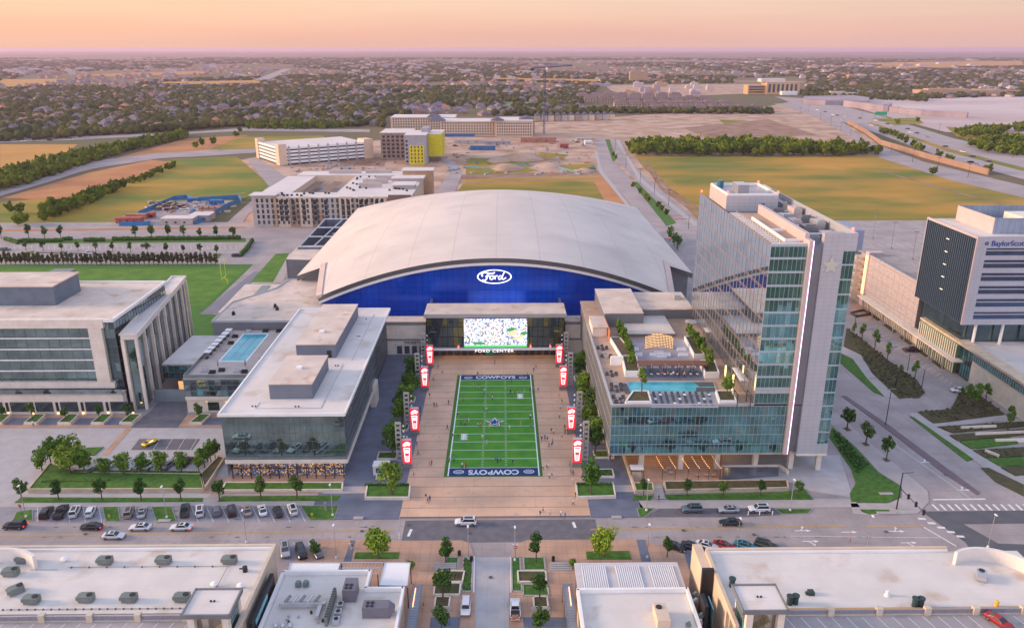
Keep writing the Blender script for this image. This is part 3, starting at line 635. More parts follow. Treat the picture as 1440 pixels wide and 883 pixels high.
def stroke(pts, r=.24):
    b = MB()
    P = [Vector(p) for p in pts]; Q = []
    for i in range(len(P)-1):
        p0, p1, p2, p3 = P[max(i-1, 0)], P[i], P[i+1], P[min(i+2, len(P)-1)]
        for k in range(6):
            t = k/6; Q.append(.5*((2*p1)+(-p0+p2)*t+(2*p0-5*p1+4*p2-p3)*t*t+(-p0+3*p1-3*p2+p3)*t**3))
    Q.append(P[-1])
    for a, c in zip(Q, Q[1:]): b.tube((ox+a.x, 265.0, oz+a.y), (ox+c.x, 265.0, oz+c.y), r, n=6)
    return b
L_ = MB()
for pts, r in ((((-4.1, .1, 0), (-4.5, .7, 0), (-4.0, 1.35, 0), (-2.9, 1.5, 0), (-1.6, 1.15, 0), (-.4, 1.25, 0), (.1, 1.6, 0)), .24),
               (((-2.3, 1.1, 0), (-2.5, 0, 0), (-3.0, -1.1, 0), (-3.7, -1.45, 0), (-4.2, -1.1, 0)), .26), (((-3.2, .05, 0), (-2.2, .25, 0), (-1.5, .35, 0)), .17),
               (((-.7, .3, 0), (-1.45, .1, 0), (-1.6, -.6, 0), (-1.0, -1.0, 0), (-.35, -.6, 0), (-.35, .05, 0), (-.7, .3, 0), (.2, .1, 0)), .2),
               (((.35, .35, 0), (.25, -.3, 0), (.2, -.95, 0)), .22), (((.25, -.2, 0), (.7, .3, 0), (1.2, .25, 0)), .2),
               (((2.6, .1, 0), (2.0, .3, 0), (1.5, -.2, 0), (1.5, -.8, 0), (2.0, -.95, 0), (2.6, -.4, 0)), .2), (((3.5, 1.6, 0), (3.0, .6, 0), (2.75, -.4, 0), (2.9, -.95, 0), (3.5, -.8, 0), (4.1, -.3, 0)), .2)):
    q = stroke(pts, r); L_.add(q.v, q.f)
L_.build('script_lettering', lm, sgo)

# mechanical yard on the arena's left shoulder
yd = empty('mechanical_yard', (-78, 330, 0), 0, 'open-topped grey equipment yard with white cross beams at the left shoulder of the arena', 'equipment yard')
yb = MB(); Q = [G(420, 348, 13), G(457, 309, 13), G(520, 309, 13), G(470, 348, 13)]
yb.wall(Q, 0, 13, .8, closed=True); yb.build('wall', mat('slate_panel', (.13, .15, .19), .5, .2, var=.1), yd)
cb = MB()
for t in (0, .33, .66, 1): a = Q[0].lerp(Q[1], t); c = Q[3].lerp(Q[2], t); cb.tube((a.x, a.y, 13.2), (c.x, c.y, 13.2), .5, n=4)
for t in (0, .4, .75): a = Q[0].lerp(Q[3], t); c = Q[1].lerp(Q[2], t); cb.tube((a.x, a.y, 13.2), (c.x, c.y, 13.2), .45, n=4)
cb.build('cross_beam', alum, yd)
for i in range(4):
    p = Q[0].lerp(Q[1], .75).lerp(Q[3].lerp(Q[2], .75), .35+.08*i); MB().cyl(p.x, p.y, 6, 9, 1.4, n=12).build('cooling_fan', alum, yd)
MB().prism(Q, 5.9, 6.0).build('yard_floor', asph, yd)
lw = empty('service_block', (-78, 300, 0), 0, 'low grey block with a pale roof beside the open equipment yard', 'building')
P = GP([(402, 365), (420, 346), (472, 346), (436, 366)], 12); MB().prism(P, 0, 12).build('wall', panel_g, lw); MB().prism(P, 12.02, 12.25).build('roof', tan_r, lw)
# low wing left of the arena
dw = empty('low_wing', (-85, 268, 0), 0, 'low flat-roofed wing with rust-stained pale roof between the rooftop pool and the arena', 'building')
P = GP([(302, 451), (352, 452), (440, 452), (452, 380), (400, 381), (346, 418), (325, 432)], 13.5)
P = [Vector((-97, 247.3, 0)), Vector((-60, 247.3, 0)), Vector((-60, 297, 0)), Vector((-84, 297, 0)), Vector((-86, 285, 0)), Vector((-97, 268, 0))]
MB().prism(P, 0, 13.4).build('wall', panel_g, dw); parapet_roof(dw, P, 13.8, .4, .35, tan_r, alum)
for x, y in ((-80, 262), (-78.5, 259), (-92, 254), (-70, 256)):
    b = MB(); b.box(x-.5, y-.4, 13.8, x+.5, y+.4, 14.8); b.cyl(x, y, 14.8, 15.2, .35); b.build('roof_vent', dark_m, dw)
P = GP([(340, 405), (362, 405), (330, 432), (322, 440), (305, 440)], 6)
sl = empty('side_canopy', (P[0].x, P[0].y, 0), 0, 'low flat canopy roof with a skylight strip beside the grey running lanes', 'canopy')
P = GP([(345, 400), (398, 400), (360, 440), (306, 440)], 7); MB().prism(P, 0, 6.8).build('wall', panel_g, sl); MB().prism(P, 6.81, 7.1).build('roof', tan_r, sl)
MB().prism(GP([(369, 402), (380, 402), (358, 426), (347, 426)], 7), 7.12, 7.3).build('skylight', gl_dark, sl)

# ---------------------------------------------------------------- entrance pavilion and ticket halls
ent = empty('entrance_pavilion', (-2.5, 247, 0), 0, 'glazed entrance pavilion with giant lit screen at the head of the plaza', 'entrance building')
ex0, ex1, ey, ez0, ez1 = -25.6, 20.4, 246.0, 5.0, 16.1
MB().box(ex0-.6, ey-.8, ez1, ex1+.6, 257.6, ez1+.45).build('roof', tan_r, ent)
MB().box(ex0-.7, ey-.95, ez1-.6, ex1+.7, ey-.5, ez1+.6).build('roof_edge', alum, ent)
for x in (ex0, ex1-.8): MB().box(x, 248.6, 0, x+.8, 265, ez1-.01).build('side_wall', panel_g, ent)
MB().box(ex0-.4, ey-1.2, ez0-.5, ex1+.4, ey+3, ez0).build('canopy', grey_m, ent)
MB().box(ex0-.4, ey-1.5, ez0-.85, ex1+.4, ey-1.21, ez0-.1).build('canopy_edge', white_p, ent)
curtain(ent, (ex0, ey), (-13.2, ey), ez0, ez1-.6, 7, 3, [gl_dark, glassmat('green_bronze_glass', (.22, .24, .12), .8)], dark_m, .16)
curtain(ent, (8.1, ey), (ex1, ey), ez0, ez1-.6, 7, 3, [gl_dark, MATS['green_bronze_glass']], dark_m, .16)
scr = bpy.data.materials.new('screen_picture'); scr.use_nodes = True; t = scr.node_tree; bb = t.nodes['Principled BSDF']
g = t.nodes.new('ShaderNodeNewGeometry'); v = t.nodes.new('ShaderNodeTexVoronoi'); v.inputs['Scale'].default_value = 2.3; t.links.new(g.outputs['Position'], v.inputs[0])
r = t.nodes.new('ShaderNodeValToRGB'); sx = t.nodes.new('ShaderNodeSeparateColor'); t.links.new(v.outputs['Color'], sx.inputs[0]); t.links.new(sx.outputs[0], r.inputs[0]); r.color_ramp.interpolation = 'CONSTANT'
for i, (p, c) in enumerate(((0, (.85, .9, 1)), (.22, (.05, .15, .5)), (.32, (1, .95, .92)), (.5, (.55, .3, .22)), (.6, (.95, .8, .75)), (.74, (.25, .45, .9)), (.82, (.1, .25, .12)), (.87, (1, 1, 1)))):
    e = r.color_ramp.elements[i] if i < 2 else r.color_ramp.elements.new(p); e.position = p; e.color = (*c, 1)
t.links.new(r.outputs[0], bb.inputs['Emission Color']); bb.inputs['Emission Strength'].default_value = 1.15; bb.inputs['Base Color'].default_value = (.02, .02, .02, 1)
vs = MB().box(-13.1, ey-.35, 5.0, 8.0, ey-.05, 14.9).build('video_screen', scr, ent)
sg2 = mat('screen_green', (.1, .5, .1), emit=(.15, .8, .25), es=.9, var=0); sg3 = mat('screen_skin', (.6, .4, .2), emit=(.95, .6, .35), es=1, var=0); sg4 = mat('screen_dark_green', (.1, .3, .1), emit=(.03, .25, .08), es=.8, var=0)
b = MB(); b.add([(-13.1, ey-.37, 5.0), (8.0, ey-.37, 5.0), (8.0, ey-.37, 5.6), (-13.1, ey-.37, 5.6)], [(0, 1, 2, 3)]); b.build('screen_grass_strip', sg2, vs)
b = MB()
def ell(b, cx, cz, rx, rz, rot, y, m=0):
    b.add([(cx+rx*math.cos(a)*math.cos(rot)-rz*math.sin(a)*math.sin(rot), y, cz+rx*math.cos(a)*math.sin(rot)+rz*math.sin(a)*math.cos(rot)) for a in [i*math.tau/16 for i in range(16)]], [tuple(range(16))], m)
ell(b, 3.3, 9.9, 1.9, .75, .55, ey-.38, 0); ell(b, 5.2, 8.3, 1.9, .5, .3, ey-.38, 0); ell(b, 2.6, 11.2, 1.5, .6, .2, ey-.39, 1); ell(b, 6.9, 9.8, 1.2, .6, .1, ey-.39, 1); ell(b, -8.2, 6.3, 2.2, .5, 0, ey-.38, 1)
b.build('screen_figures', [sg3, sg4], vs)
text_part('FORD CENTER', 1.3, (-3.0, ey-1.62, 3.95), (math.pi/2, 0, 0), lm, ent, 'sign_lettering', .03, 1.35, sp=1.16, off=.0)
for k in range(4): warm_light(-18+k*10.5, 248.8, 4.1, 160)
# recess with doors and warm ceiling
MB().box(ex0, 250.9, 0.13, ex1, 251.3, 5.4).build('recess_wall', mat('bronze_wall', (.16, .11, .08), .6, var=.15), ent)
dr = MB().box(-1.25, 250.5, .13, -.35, 250.88, 2.9).build('door', grey_m, ent)
MB().box(-1.0, 250.4, .6, -.6, 250.49, 2.6).build('door_glass', gl_dark, dr)
for k in range(19):
    x = ex0+2+k*2.35
    if -5 < x < 2.5: continue
    d = MB().box(x, 250.55, .13, x+1.5, 250.88, 2.7).build('door', dark_m, ent); MB().box(x+.2, 250.45, .5, x+1.3, 250.54, 2.5).build('door_glass', gl_win, d)
MB().box(-6, 250.2, .13, -3.2, 250.8, 2.9).build('green_door_panel', mat('green_paint', (.02, .28, .14), .5, var=.05), ent)
for k in range(12): MB().box(-20+k*3.1, 249.2, 4.3, -19.2+k*3.1, 249.5, 4.45).build('ceiling_lamp', warm, ent)
for k, x in enumerate((-15, 9.2, 15.8)):
    MB().cyl(x, ey-.9, 5.02, 5.5, .22).build('red_lamp', red_l, ent)
for s, lab, xa, xb in ((-1, 'pale stone ticket hall with row of arched openings left of the big screen', -44, -26.4), (1, 'plain pale stone hall wall between the big screen and the hotel', 21.2, 31.5)):
    th = empty('ticket_hall' if s < 0 else 'side_hall', ((xa+xb)/2, 251, 0), 0, lab, 'ticket hall' if s < 0 else 'hall')
    MB().box(xa, 251.2, 0, xb, 256.6, 11.9).build('wall', stone_w, th)
    MB().box(xa-.2, 251.0, 11.91, xb+.2, 256.8, 12.2).build('roof', tan_r, th)
    MB().box(xa-.1, 250.9, 11.0, xb+.1, 251.19, 11.8).build('grey_band', grey_m, th); MB().box(xa-.1, 250.9, 5.4, xb+.1, 251.19, 5.9).build('grey_band', grey_m, th)
    if s < 0:
        text_part('TICKETS', 1.25, (-31.0, 250.85, 4.55), (math.pi/2, 0, 0), dark_m, th, 'ticket_lettering', .04, 1.25)
        for k in range(5): MB().box(-42+k*2.55+(3 if k else 0)-.0, 251.05, .5, -40.3+k*2.55+(3 if k else 0), 251.19, 3.3).build('ticket_window', gl_win, th)
# ---------------------------------------------------------------- left glass office with the shop
of = empty('glass_office', (-53, 169, 0), 0, 'mirror-glass office with white roof and a lit shop at its foot, left of the plaza', 'office building')
ox0, ox1, oy0, oy1, oz = -67.3, -38.2, 169.5, 248.4, 17.5
parapet_roof(of, [(ox0-.4, oy0-.6), (ox1+.4, oy0-.6), (ox1+.4, oy1), (ox0-.4, oy1)], oz+.1, .45, .35, white_r, white_p)
MB().box(ox0+.4, oy0+2.5, 0, ox1-1.8, oy1-.4, oz-.25).build('core_wall', stone_w, of)
curtain(of, (ox0, oy0), (ox1, oy0), 5.6, 17.2, 22, 5, [gl_green], grey_m, .05, tilt=.0015)
curtain(of, (ox1, oy0+.02), (ox1, 214), 5.6, 17.2, 34, 5, [gl_green], grey_m, .05, tilt=.002)
curtain(of, (ox1-1.2, 214), (ox1-1.2, oy1), 1, 17.2, 26, 6, [gl_dark, gl_grey], grey_m, .08, tilt=.004)
curtain(of, (ox0, oy1), (ox0, oy0+.02), 1, 17.2, 50, 6, [gl_green, gl_grey], grey_m, .08)
MB().box(ox0-.3, oy0-.5, 4.5, ox1+.3, oy0+.2, 5.5).box(ox1-.1, oy0+.21, 4.5, ox1+.35, 214, 5.5).build('stone_band', stone_w, of)
MB().box(ox0-.2, oy0-.35, 5.52, ox1+.2, oy0-.02, 6.1).build('grey_sill', grey_m, of)
MB().box(ox1-.9, 209.5, 0.1, ox1+.8, 215, 6.8).build('stone_pier', stone_w, of)
shopm = mat('shop_displays', (.5, .3, .15), .6, scale=.9, col2=(.06, .12, .3), emit=(1, .55, .2), es=.12)
t = shopm.node_tree; v = t.nodes.new('ShaderNodeTexVoronoi'); v.inputs['Scale'].default_value = 3.2; g = t.nodes.new('ShaderNodeNewGeometry'); t.links.new(g.outputs['Position'], v.inputs[0])
r = t.nodes.new('ShaderNodeValToRGB'); r.color_ramp.interpolation = 'CONSTANT'; sx = t.nodes.new('ShaderNodeSeparateColor'); t.links.new(v.outputs['Color'], sx.inputs[0]); t.links.new(sx.outputs[1], r.inputs[0])
for i, (p, c) in enumerate(((0, (.05, .06, .12)), (.45, (.55, .30, .12)), (.55, (.05, .12, .30)), (.66, (.5, .42, .32)), (.74, (.12, .06, .04)), (.92, (1, .6, .2)))):
    e = r.color_ramp.elements[i] if i < 2 else r.color_ramp.elements.new(p); e.position = p; e.color = (*c, 1)
t.links.new(r.outputs[0], t.nodes['Principled BSDF'].inputs['Base Color']); t.links.new(r.outputs[0], t.nodes['Principled BSDF'].inputs['Emission Color']); t.nodes['Principled BSDF'].inputs['Emission Strength'].default_value = .36
MB().box(ox0+1.2, oy0+1.6, .14, ox1-1.2, oy0+2.2, 4.4).build('shop_display', shopm, of)
for k in range(9): MB().box(ox0+2+k*3.1, oy0+.9, 3.9, ox0+4.2+k*3.1, oy0+1.1, 4.05).build('shop_lamp', warm, of)
fr_ = MB()
for k in range(13): x = ox0+1+k*(ox1-ox0-2)/12; fr_.box(x-.09, oy0-.1, .13, x+.09, oy0+.1, 4.45)
fr_.box(ox0+.6, oy0-.09, 2.9, ox1-.6, oy0+.09, 3.05); fr_.build('shop_front_frame', dark_m, of)
for k in range(3): MB().box(-66.5, oy0+3+k*12, 8, -66.3, oy0+10+k*12, 9).build('side_vent', dark_m, of)
for (x0, x1, y0, y1) in ((-57.9, -47.3, 177.8, 196.5), (-58.0, -47.0, 205, 241)):
    pb = MB().box(x0, y0, oz+.1, x1, y1, oz+4.0).build('roof_plant_house', mat('slate_siding', (.15, .175, .22), .55, .15, var=.06) if 'slate_siding' not in MATS else ms('slate_siding'), of)
    MB().box(x0-.15, y0-.15, oz+4.01, x1+.15, y1+.15, oz+4.25).build('plant_house_roof', tan_r, pb)
    MB().box(x0+4.5, y0+9, oz+4.26, x0+6, y0+10.5, oz+4.8).build('roof_hatch', white_p, pb)
gridlines(ms('slate_siding'), 0, 0, .9, .05, (.10, .12, .15), .7)
MB().box(-49.5, 204.94, oz+.2, -48.2, 204.99, oz+2.3).build('roof_door', dark_m, of)
for x0, y0, x1, y1 in ((-60, 172.3, -44, 172.5), (-60.0, 172.5, -59.8, 176), (-44.2, 172.5, -44, 200), (-42.3, 203, -42.1, 243)):
    MB().box(x0, y0, oz+.13, x1, y1, oz+.17).build('roof_walkway', alum, of)
for x, y in ((-61, 173.5), (-60.2, 173.5), (-50.5, 173.2), (-49.7, 173.2), (-46, 199), (-45.3, 199), (-44, 222), (-43.3, 222), (-44, 238)): MB().cyl(x, y, oz+.1, oz+.4, .18).build('roof_drain', dark_m, of)

def lounge_bed(x, y, z, a):
    b = MB(); b.obox((x, y, z+.3), (1.5, .6, .1), 0); b.add([(x+.75, y-.3, z+.35), (x+.75, y+.3, z+.35), (x+1.3, y+.3, z+.75), (x+1.3, y-.3, z+.75), (x+.75, y-.3, z+.25), (x+.75, y+.3, z+.25), (x+1.3, y+.3, z+.65), (x+1.3, y-.3, z+.65)], [(0, 1, 2, 3), (7, 6, 5, 4), (0, 3, 7, 4), (1, 5, 6, 2), (2, 6, 7, 3)])
    for dx in (-.6, .6):
        for dy in (-.25, .25): b.box(x+dx-.03, y+dy-.03, z+.005, x+dx+.03, y+dy+.03, z+.249)
    return b.build('sun_lounger', dark_m)
# ---------------------------------------------------------------- pool terrace building
pb = empty('pool_terrace_building', (-82, 206.8, 0), 0, 'two-storey terrace building with a lap pool on its roof between the offices', 'building')
px0, px1, py0, py1, pz = -91.5, -66.9, 206.6, 247.0, 10.8
MB().box(px0, py0+.4, 0, px1, py1, pz-.35).build('wall', stone_w, pb)
MB().box(px0, py0, pz-.3, px1, py1-.02, pz).build('deck', gridlines(mat('deck_paving', (.46, .39, .35), .8, var=.08, scale=.3), 1.5, 1.5, 0, .05, (.35, .3, .27), .5), pb)
curtain(pb, (px0, py0+.1), (px1, py0+.1), 5.2, 10.4, 14, 3, [gl_teal, gl_dark, gl_grey], grey_m, .1)
MB().box(px0, py0-.2, 4.2, px1, py0+.38, 5.15).build('stone_band', stone_w, pb)
for k, x in enumerate((-85.5, -79)): 
    w_ = MB().box(x, py0+.3, .6, x+3.2, py0+.41, 3.2).build('window', gl_dark, pb)
for k in range(3): MB().box(-86+k*5.5, py0+.2, 3.3, -85.5+k*5.5, py0+.38, 3.6).build('wall_lamp', warm_soft, pb)
MB().wall([(px0+.2, py0+.1), (px1, py0+.1)], pz, pz+1.1, .08).wall([(px0+.2, py0+.2), (px0+.2, py1-8)], pz, pz+1.1, .08).build('glass_balustrade', gl_grey, pb)
lp = tag(MB().box(-85.2, 219.6, pz+.005, -77.7, 243, pz+.06).build('lap_pool', water, None), 'bright turquoise lap pool on the left office terrace', 'pool')
pc = MB()
pc.wall([(-85.5, 219.3), (-77.4, 219.3), (-77.4, 243.3), (-85.5, 243.3)], pz, pz+.1, .5, closed=True); c_ = pc.build('coping', white_p, lp)
b = MB()
for k in range(1, 3): b.box(-85.2+k*2.5-.12, 221, pz+.061, -85.2+k*2.5+.12, 242, pz+.066)
b.build('lane_line', mat('pool_line_blue', (.01, .2, .35), .3, var=0), lp)
lw2 = MB().box(-100, 232, 0, -90.5, 247, 8.5).build('link_block', panel_g, pb); MB().prism([(-104, 222), (-91.6, 222), (-91.6, 247), (-104, 247)], 8.6, 9).build('link_roof', white_r, pb)
MB().box(-104, 214, 0, -91.6, 214.4, 4).build('link_wall', mat('link_panel', (.2, .24, .27), .5, var=.1), pb); curtain(pb, (-104, 221.9), (-91.6, 221.9), 4.2, 8.5, 7, 2, [gl_teal, gl_dark], grey_m, .1)
MB().box(-99.5, 221.2, .2, -93, 221.4, 3.6).build('lit_doorway', warm_soft, pb)

PT = pz
for k in range(9):
    x = -73.2+.12*k; y = 221+k*2.6; b = lounge_bed(x, y, PT, 1.35); tag(b, 'dark sun lounger in the line along the right side of the lap pool', 'sun lounger', 'dark loungers beside the lap pool')
for k in range(7):
    x, y = -89.6, 222+k*3.2; r = empty('cabana', (x, y, PT), 0, f'{ORD[k]} small pale cabana from the street at the left edge of the lap pool deck', 'cabana', 'pale cabanas beside the lap pool')
    MB().box(x-1, y-1.1, PT+2.2, x+1, y+1.1, PT+2.35).build('cabana_roof', white_p, r); MB().box(x-.8, y-.7, PT, x-.1, y+.7, PT+.55).build('sofa', dark_m, r)
    for dx in (-.95, .95):
        for dy in (-1.05, 1.05): MB().box(x+dx-.04, y+dy-.04, PT, x+dx+.04, y+dy+.04, PT+2.19).build('post', grey_m, r)
for k, (x, y) in enumerate(((-87, 211.5), (-84.4, 210.3), (-82.2, 211.8), (-77.5, 211.3), (-75.2, 210.5), (-72.0, 211.6), (-87.2, 228), (-86.8, 234), (-87.4, 240), (-84.5, 245), (-79, 245.2), (-74.5, 245))):
    b = MB().box(x-.9, y-.45, PT+.01, x+.9, y+.45, PT+.45).box(x-.9, y+.46, PT+.01, x+.9, y+.62, PT+.85); tag(b.build('outdoor_sofa', dark_m if k % 3 else alum), ('dark' if k % 3 else 'pale')+' outdoor sofa on the lap pool deck between the offices', 'sofa', ('dark' if k % 3 else 'pale')+' sofas on the lap pool deck')
for k, (x, y) in enumerate(((-83.6, 213.2), (-75.6, 213.2))):
    r = empty('parasol', (x, y, PT), 0, ('left', 'right')[k]+' one of two closed grey parasols at the street end of the lap pool', 'parasol'); MB().cyl(x, y, PT, PT+3.2, .05, n=6).build('pole', alum, r); MB().cyl(x, y, PT+1.2, PT+3.1, .28, .06, n=8).build('folded_canopy', grey_m, r)
# ---------------------------------------------------------------- big white-framed office, far left
hq = empty('white_framed_office', (-135, 206, 0), 0, 'large stone-framed office with green mirror glass and tall fins, far left', 'office building')
hz, fy = 27.4, 209.8
MB().prism([(-210, fy+2), (-113.5, fy+2), (-111.2, 247), (-210, 247)], 0, hz-.5).build('core_wall', panel_g, hq)
parapet_roof(hq, [(-210, fy-.6), (-110.0, fy-.6), (-110.6, 247.5), (-210, 247.5)], hz, .6, .5, tan_r, white_p)
fm = MB(); fm.box(-210, fy-1.2, hz-2.0, -112.6, fy+.6, hz+.52).box(-210, fy-1.2, 7.0, -112.2, fy+.6, 8.8).box(-117.0, fy-1.19, 8.81, -113.2, fy+.59, hz-2.01)
fm.build('stone_frame', stone_w, hq)
g_, k_ = MB(), MB()
nb = 5; zz0, zz1 = 8.8, hz-2.0; bh = (zz1-zz0)/nb
for j in range(nb):
    za = zz0+j*bh
    for i in range(30):
        xa = -210+i*(93/30); e = random.uniform(-.012, .012)
        g_.add([(xa, fy, za+.3), (xa+3.1, fy, za+.3), (xa+3.1, fy+e, za+bh-.3), (xa, fy+e, za+bh-.3)], [(0, 1, 2, 3)], 0 if random.random() < .8 else 1)
    if j: k_.box(-210, fy-.3, za-.17, -117.02, fy+.05, za+.17)
mm_ = MB()
for i in range(31): mm_.box(-210+i*3.1-.04, fy-.1, zz0+.01, -210+i*3.1+.04, fy-.01, zz1-.02)
mm_.build('mullion_grid', grey_m, hq)
g_.build('glass_wall', [gl_green, gl_green], hq); k_.build('spandrel_band', white_p, hq)
curtain(hq, (-113.1, fy), (-110.2, fy), 6.7, hz-.2, 2, 8, [gl_dark, gl_green], grey_m, .08)
curtain(hq, (-110.2, fy+.05), (-111.0, 247), 6.7, hz-.2, 20, 5, [gl_grey, gl_green], grey_m, .08)
MB().box(-210, 206.2, 0, -109.2, fy-1.3, 6.3).build('ground_floor_wall', stone_w, hq)
MB().box(-210, 205.6, 6.31, -109, fy-1.25, 6.6).build('terrace', walkc, hq)
MB().box(-210, 205.7, 6.61, -109, 205.8, 7.9).build('glass_balustrade', gl_grey, hq)
for k in range(14):
    x = -206+k*7.15
    w_ = MB().box(x, 205.95, .9, x+4.9, 206.18, 3.9).build('window', gl_win, hq)
    MB().box(x-.1, 205.85, .7, x+5, 205.94, .88).build('sill', stone_w, w_)
    MB().box(x+5.8, 206.02, 1, x+6.5, 206.17, 3.8).build('lamp_niche', dark_m, hq)
    MB().box(x+5.9, 205.8, .3, x+6.4, 206.0, .55).build('up_lamp', warm, hq)
# fin volume
P4 = [(-108.1, 208.3), (-103.6, 208.7), (-112.4, 268), (-117.2, 268)]
MB().prism(P4, 22.0, 23.4).build('fin_roof', white_r, hq)
MB().wall(P4, 23.4, 23.8, .5, closed=True).build('fin_parapet', stone_w, hq)
fn = MB().prism([(-108, 209.3), (-104.6, 209.6), (-113.2, 267.6), (-116.8, 267.6)], .1, 21.98).build('fin_glass', gl_green, hq)
for k in range(9):
    t_ = k/8; x, y = -104.2+(-112.7+104.2)*t_, 209.2+(268-209.2)*t_
    MB().obox((x, y, 11), (.8, .9, 21.9), .145).build('stone_fin', stone_w, hq)
MB().obox((-107.8, 208.9, 11), (1.0, 1.0, 21.9), 0).build('stone_fin', stone_w, hq)
MB().box(-210, 223.3, hz, -133.3, 238, hz+5.8).build('roof_plant_house', mat('blue_slate_panel', (.12, .16, .21), .55, .2, var=.1), hq); MB().box(-210, 223.0, hz+5.81, -133.0, 238.3, hz+6.2).build('plant_house_roof', tan_r, hq)
MB().box(-143, 238.4, hz, -136.5, 243, hz+6.0).build('stair_head', panel_g, hq)
# ---------------------------------------------------------------- hotel
ho = empty('glass_hotel', (52, 170, 0), 0, 'tall mirror-glass hotel tower over a glass podium, right of the plaza', 'hotel')
hx0, hx1, hy0, dz = 25.9, 69.0, 169.8, 19.0
deckm = gridlines(mat('terracotta_deck', (.42, .29, .21), .8, var=.1, scale=.3), 1.2, 1.2, 0, .04, (.3, .2, .15), .5)
MB().box(hx0, hy0+.3, 5.6, hx1, 230, 6.2).build('soffit', stone, ho)
MB().box(hx0+.5, hy0+1, 6.21, 79, 252, dz-.5).build('core_wall', panel_g, ho)
MB().box(hx0+.2, hy0+.2, dz-.4, 60.2, 252, dz).build('terrace', deckm, ho)
curtain(ho, (hx0, hy0), (hx1-.3, hy0), 6.2, dz-.1, 42, 5, [gl_teal, glassmat('deep_teal_glass', (.15, .36, .38)), gl_green], mat('teal_mullion', (.42, .50, .54), .4, .4, var=0), .1, tilt=.003, wts=[5, 3, 1])
MB().box(hx0-.15, hy0-.3, dz-.1, 60, hy0+.19, dz+.5).box(hx0-.2, hy0+.2, dz-.1, hx0+.35, 228, dz+.5).build('deck_edge', alum, ho)
fb = MB()    # left flank: white blades over dark glass
MB().box(hx0+.1, hy0+.3, 4.2, hx0+.4, 228, dz-.12).build('side_glass', mat('dark_screen', (.045, .05, .062), .6, var=.15), ho)
for k in range(52):
    for j in range(4): fb.box(hx0+.05, hy0+1+k*1.12, 4.4+j*3.6, hx0+.09, hy0+1.14+k*1.12, 4.4+j*3.6+3.2)
fb.build('side_blades', mat('white_blade', (.50, .51, .53), .45, .2, var=.1), ho)
for j in range(5): MB().box(hx0+.03, hy0+.3, 4.15+j*3.6, hx0+.095, 228, 4.37+j*3.6).build('side_band', alum, ho)
MB().box(hx0+1.5, 184, 0, 66, 252, 5.59).build('ground_floor_wall', stone, ho)
for k in range(3): MB().box(30.6+k*7.0, 183.7, .2, 35.6+k*7.0, 183.98, 4.6).build('restaurant_front', mat('bronze_panel', (.09, .055, .045), .5, var=.3, scale=1) if 'bronze_panel' not in MATS else ms('bronze_panel'), ho)
for k in range(5): MB().cyl(31.5+k*4.6, 183.2, 3.9, 4.3, .18).build('wall_lamp', warm, ho)
for x, y in ((34.4, 173.2), (44.3, 173.2), (53.4, 173.2), (63.0, 173.2), (71.9, 173.2), (78.6, 172.6)): MB().box(x-.6, y-.6, .1, x+.6, y+.6, 5.58).build('column', stone_w, ho)
for x in (31, 38, 45, 52, 58): warm_light(x, 179, 5.0, 110)
# tower: left slab
tz = 58.5
MB().box(60.3, hy0+.4, dz, 79.0, 236, tz-1).build('tower_core', panel_g, ho)
curtain(ho, (60.0, hy0+.05), (68.2, hy0+.05), dz+4.2, tz, 8, 11, [gl_teal, gl_teal2, MATS['deep_teal_glass']], MATS['teal_mullion'], .09, hb=.5, tilt=.012, wts=[5, 3, 3])
curtain(ho, (60.0, hy0+.05), (68.2, hy0+.05), dz+.5, dz+3.2, 8, 1, [MATS['deep_teal_glass']], MATS['teal_mullion'], .08)
MB().box(60.0, hy0-.1, dz+3.2, 68.2, hy0+.3, dz+4.2).build('grey_band', panel_w, ho)
gs = MB(); nfl = 11; LY = 236-hy0
rr = random.Random(3)
for j in range(nfl):
    z0_, z1_ = dz+.5+j*(tz-dz-.5)/nfl, dz+.5+(j+1)*(tz-dz-.5)/nfl
    for i in range(24):
        y0_, y1_ = hy0+.06+i*LY/24, hy0+.06+(i+1)*LY/24; e = rr.uniform(-.006, .006)
        gs.add([(60, y1_, z0_), (60, y0_, z0_), (60+e, y0_, z1_), (60+e, y1_, z1_)], [(0, 1, 2, 3)], 0 if rr.random() < .75 else 1)
gs.build('side_glass_wall', [gl_pale, glassmat('blue_silver_glass', (.42, .52, .60), .95, .025, .05)], ho)
bl = MB(); bm = MB()
for j in range(1, nfl+1):
    z = dz+.5+j*(tz-dz-.5)/nfl
    bl.box(59.94, hy0+.1, z-.08, 59.98, 236, z+.0); bl.box(59.94, hy0+.1, z-.5, 59.98, 236, z-.43)
bl.build('floor_band', mat('rose_metal', (.46, .31, .30), .4, .3, var=0), ho)
for i in range(25): bm.box(59.92, hy0+.05+i*LY/24-.05, dz+.5, 59.99, hy0+.05+i*LY/24+.05, tz)
bm.build('side_mullion', alum, ho)
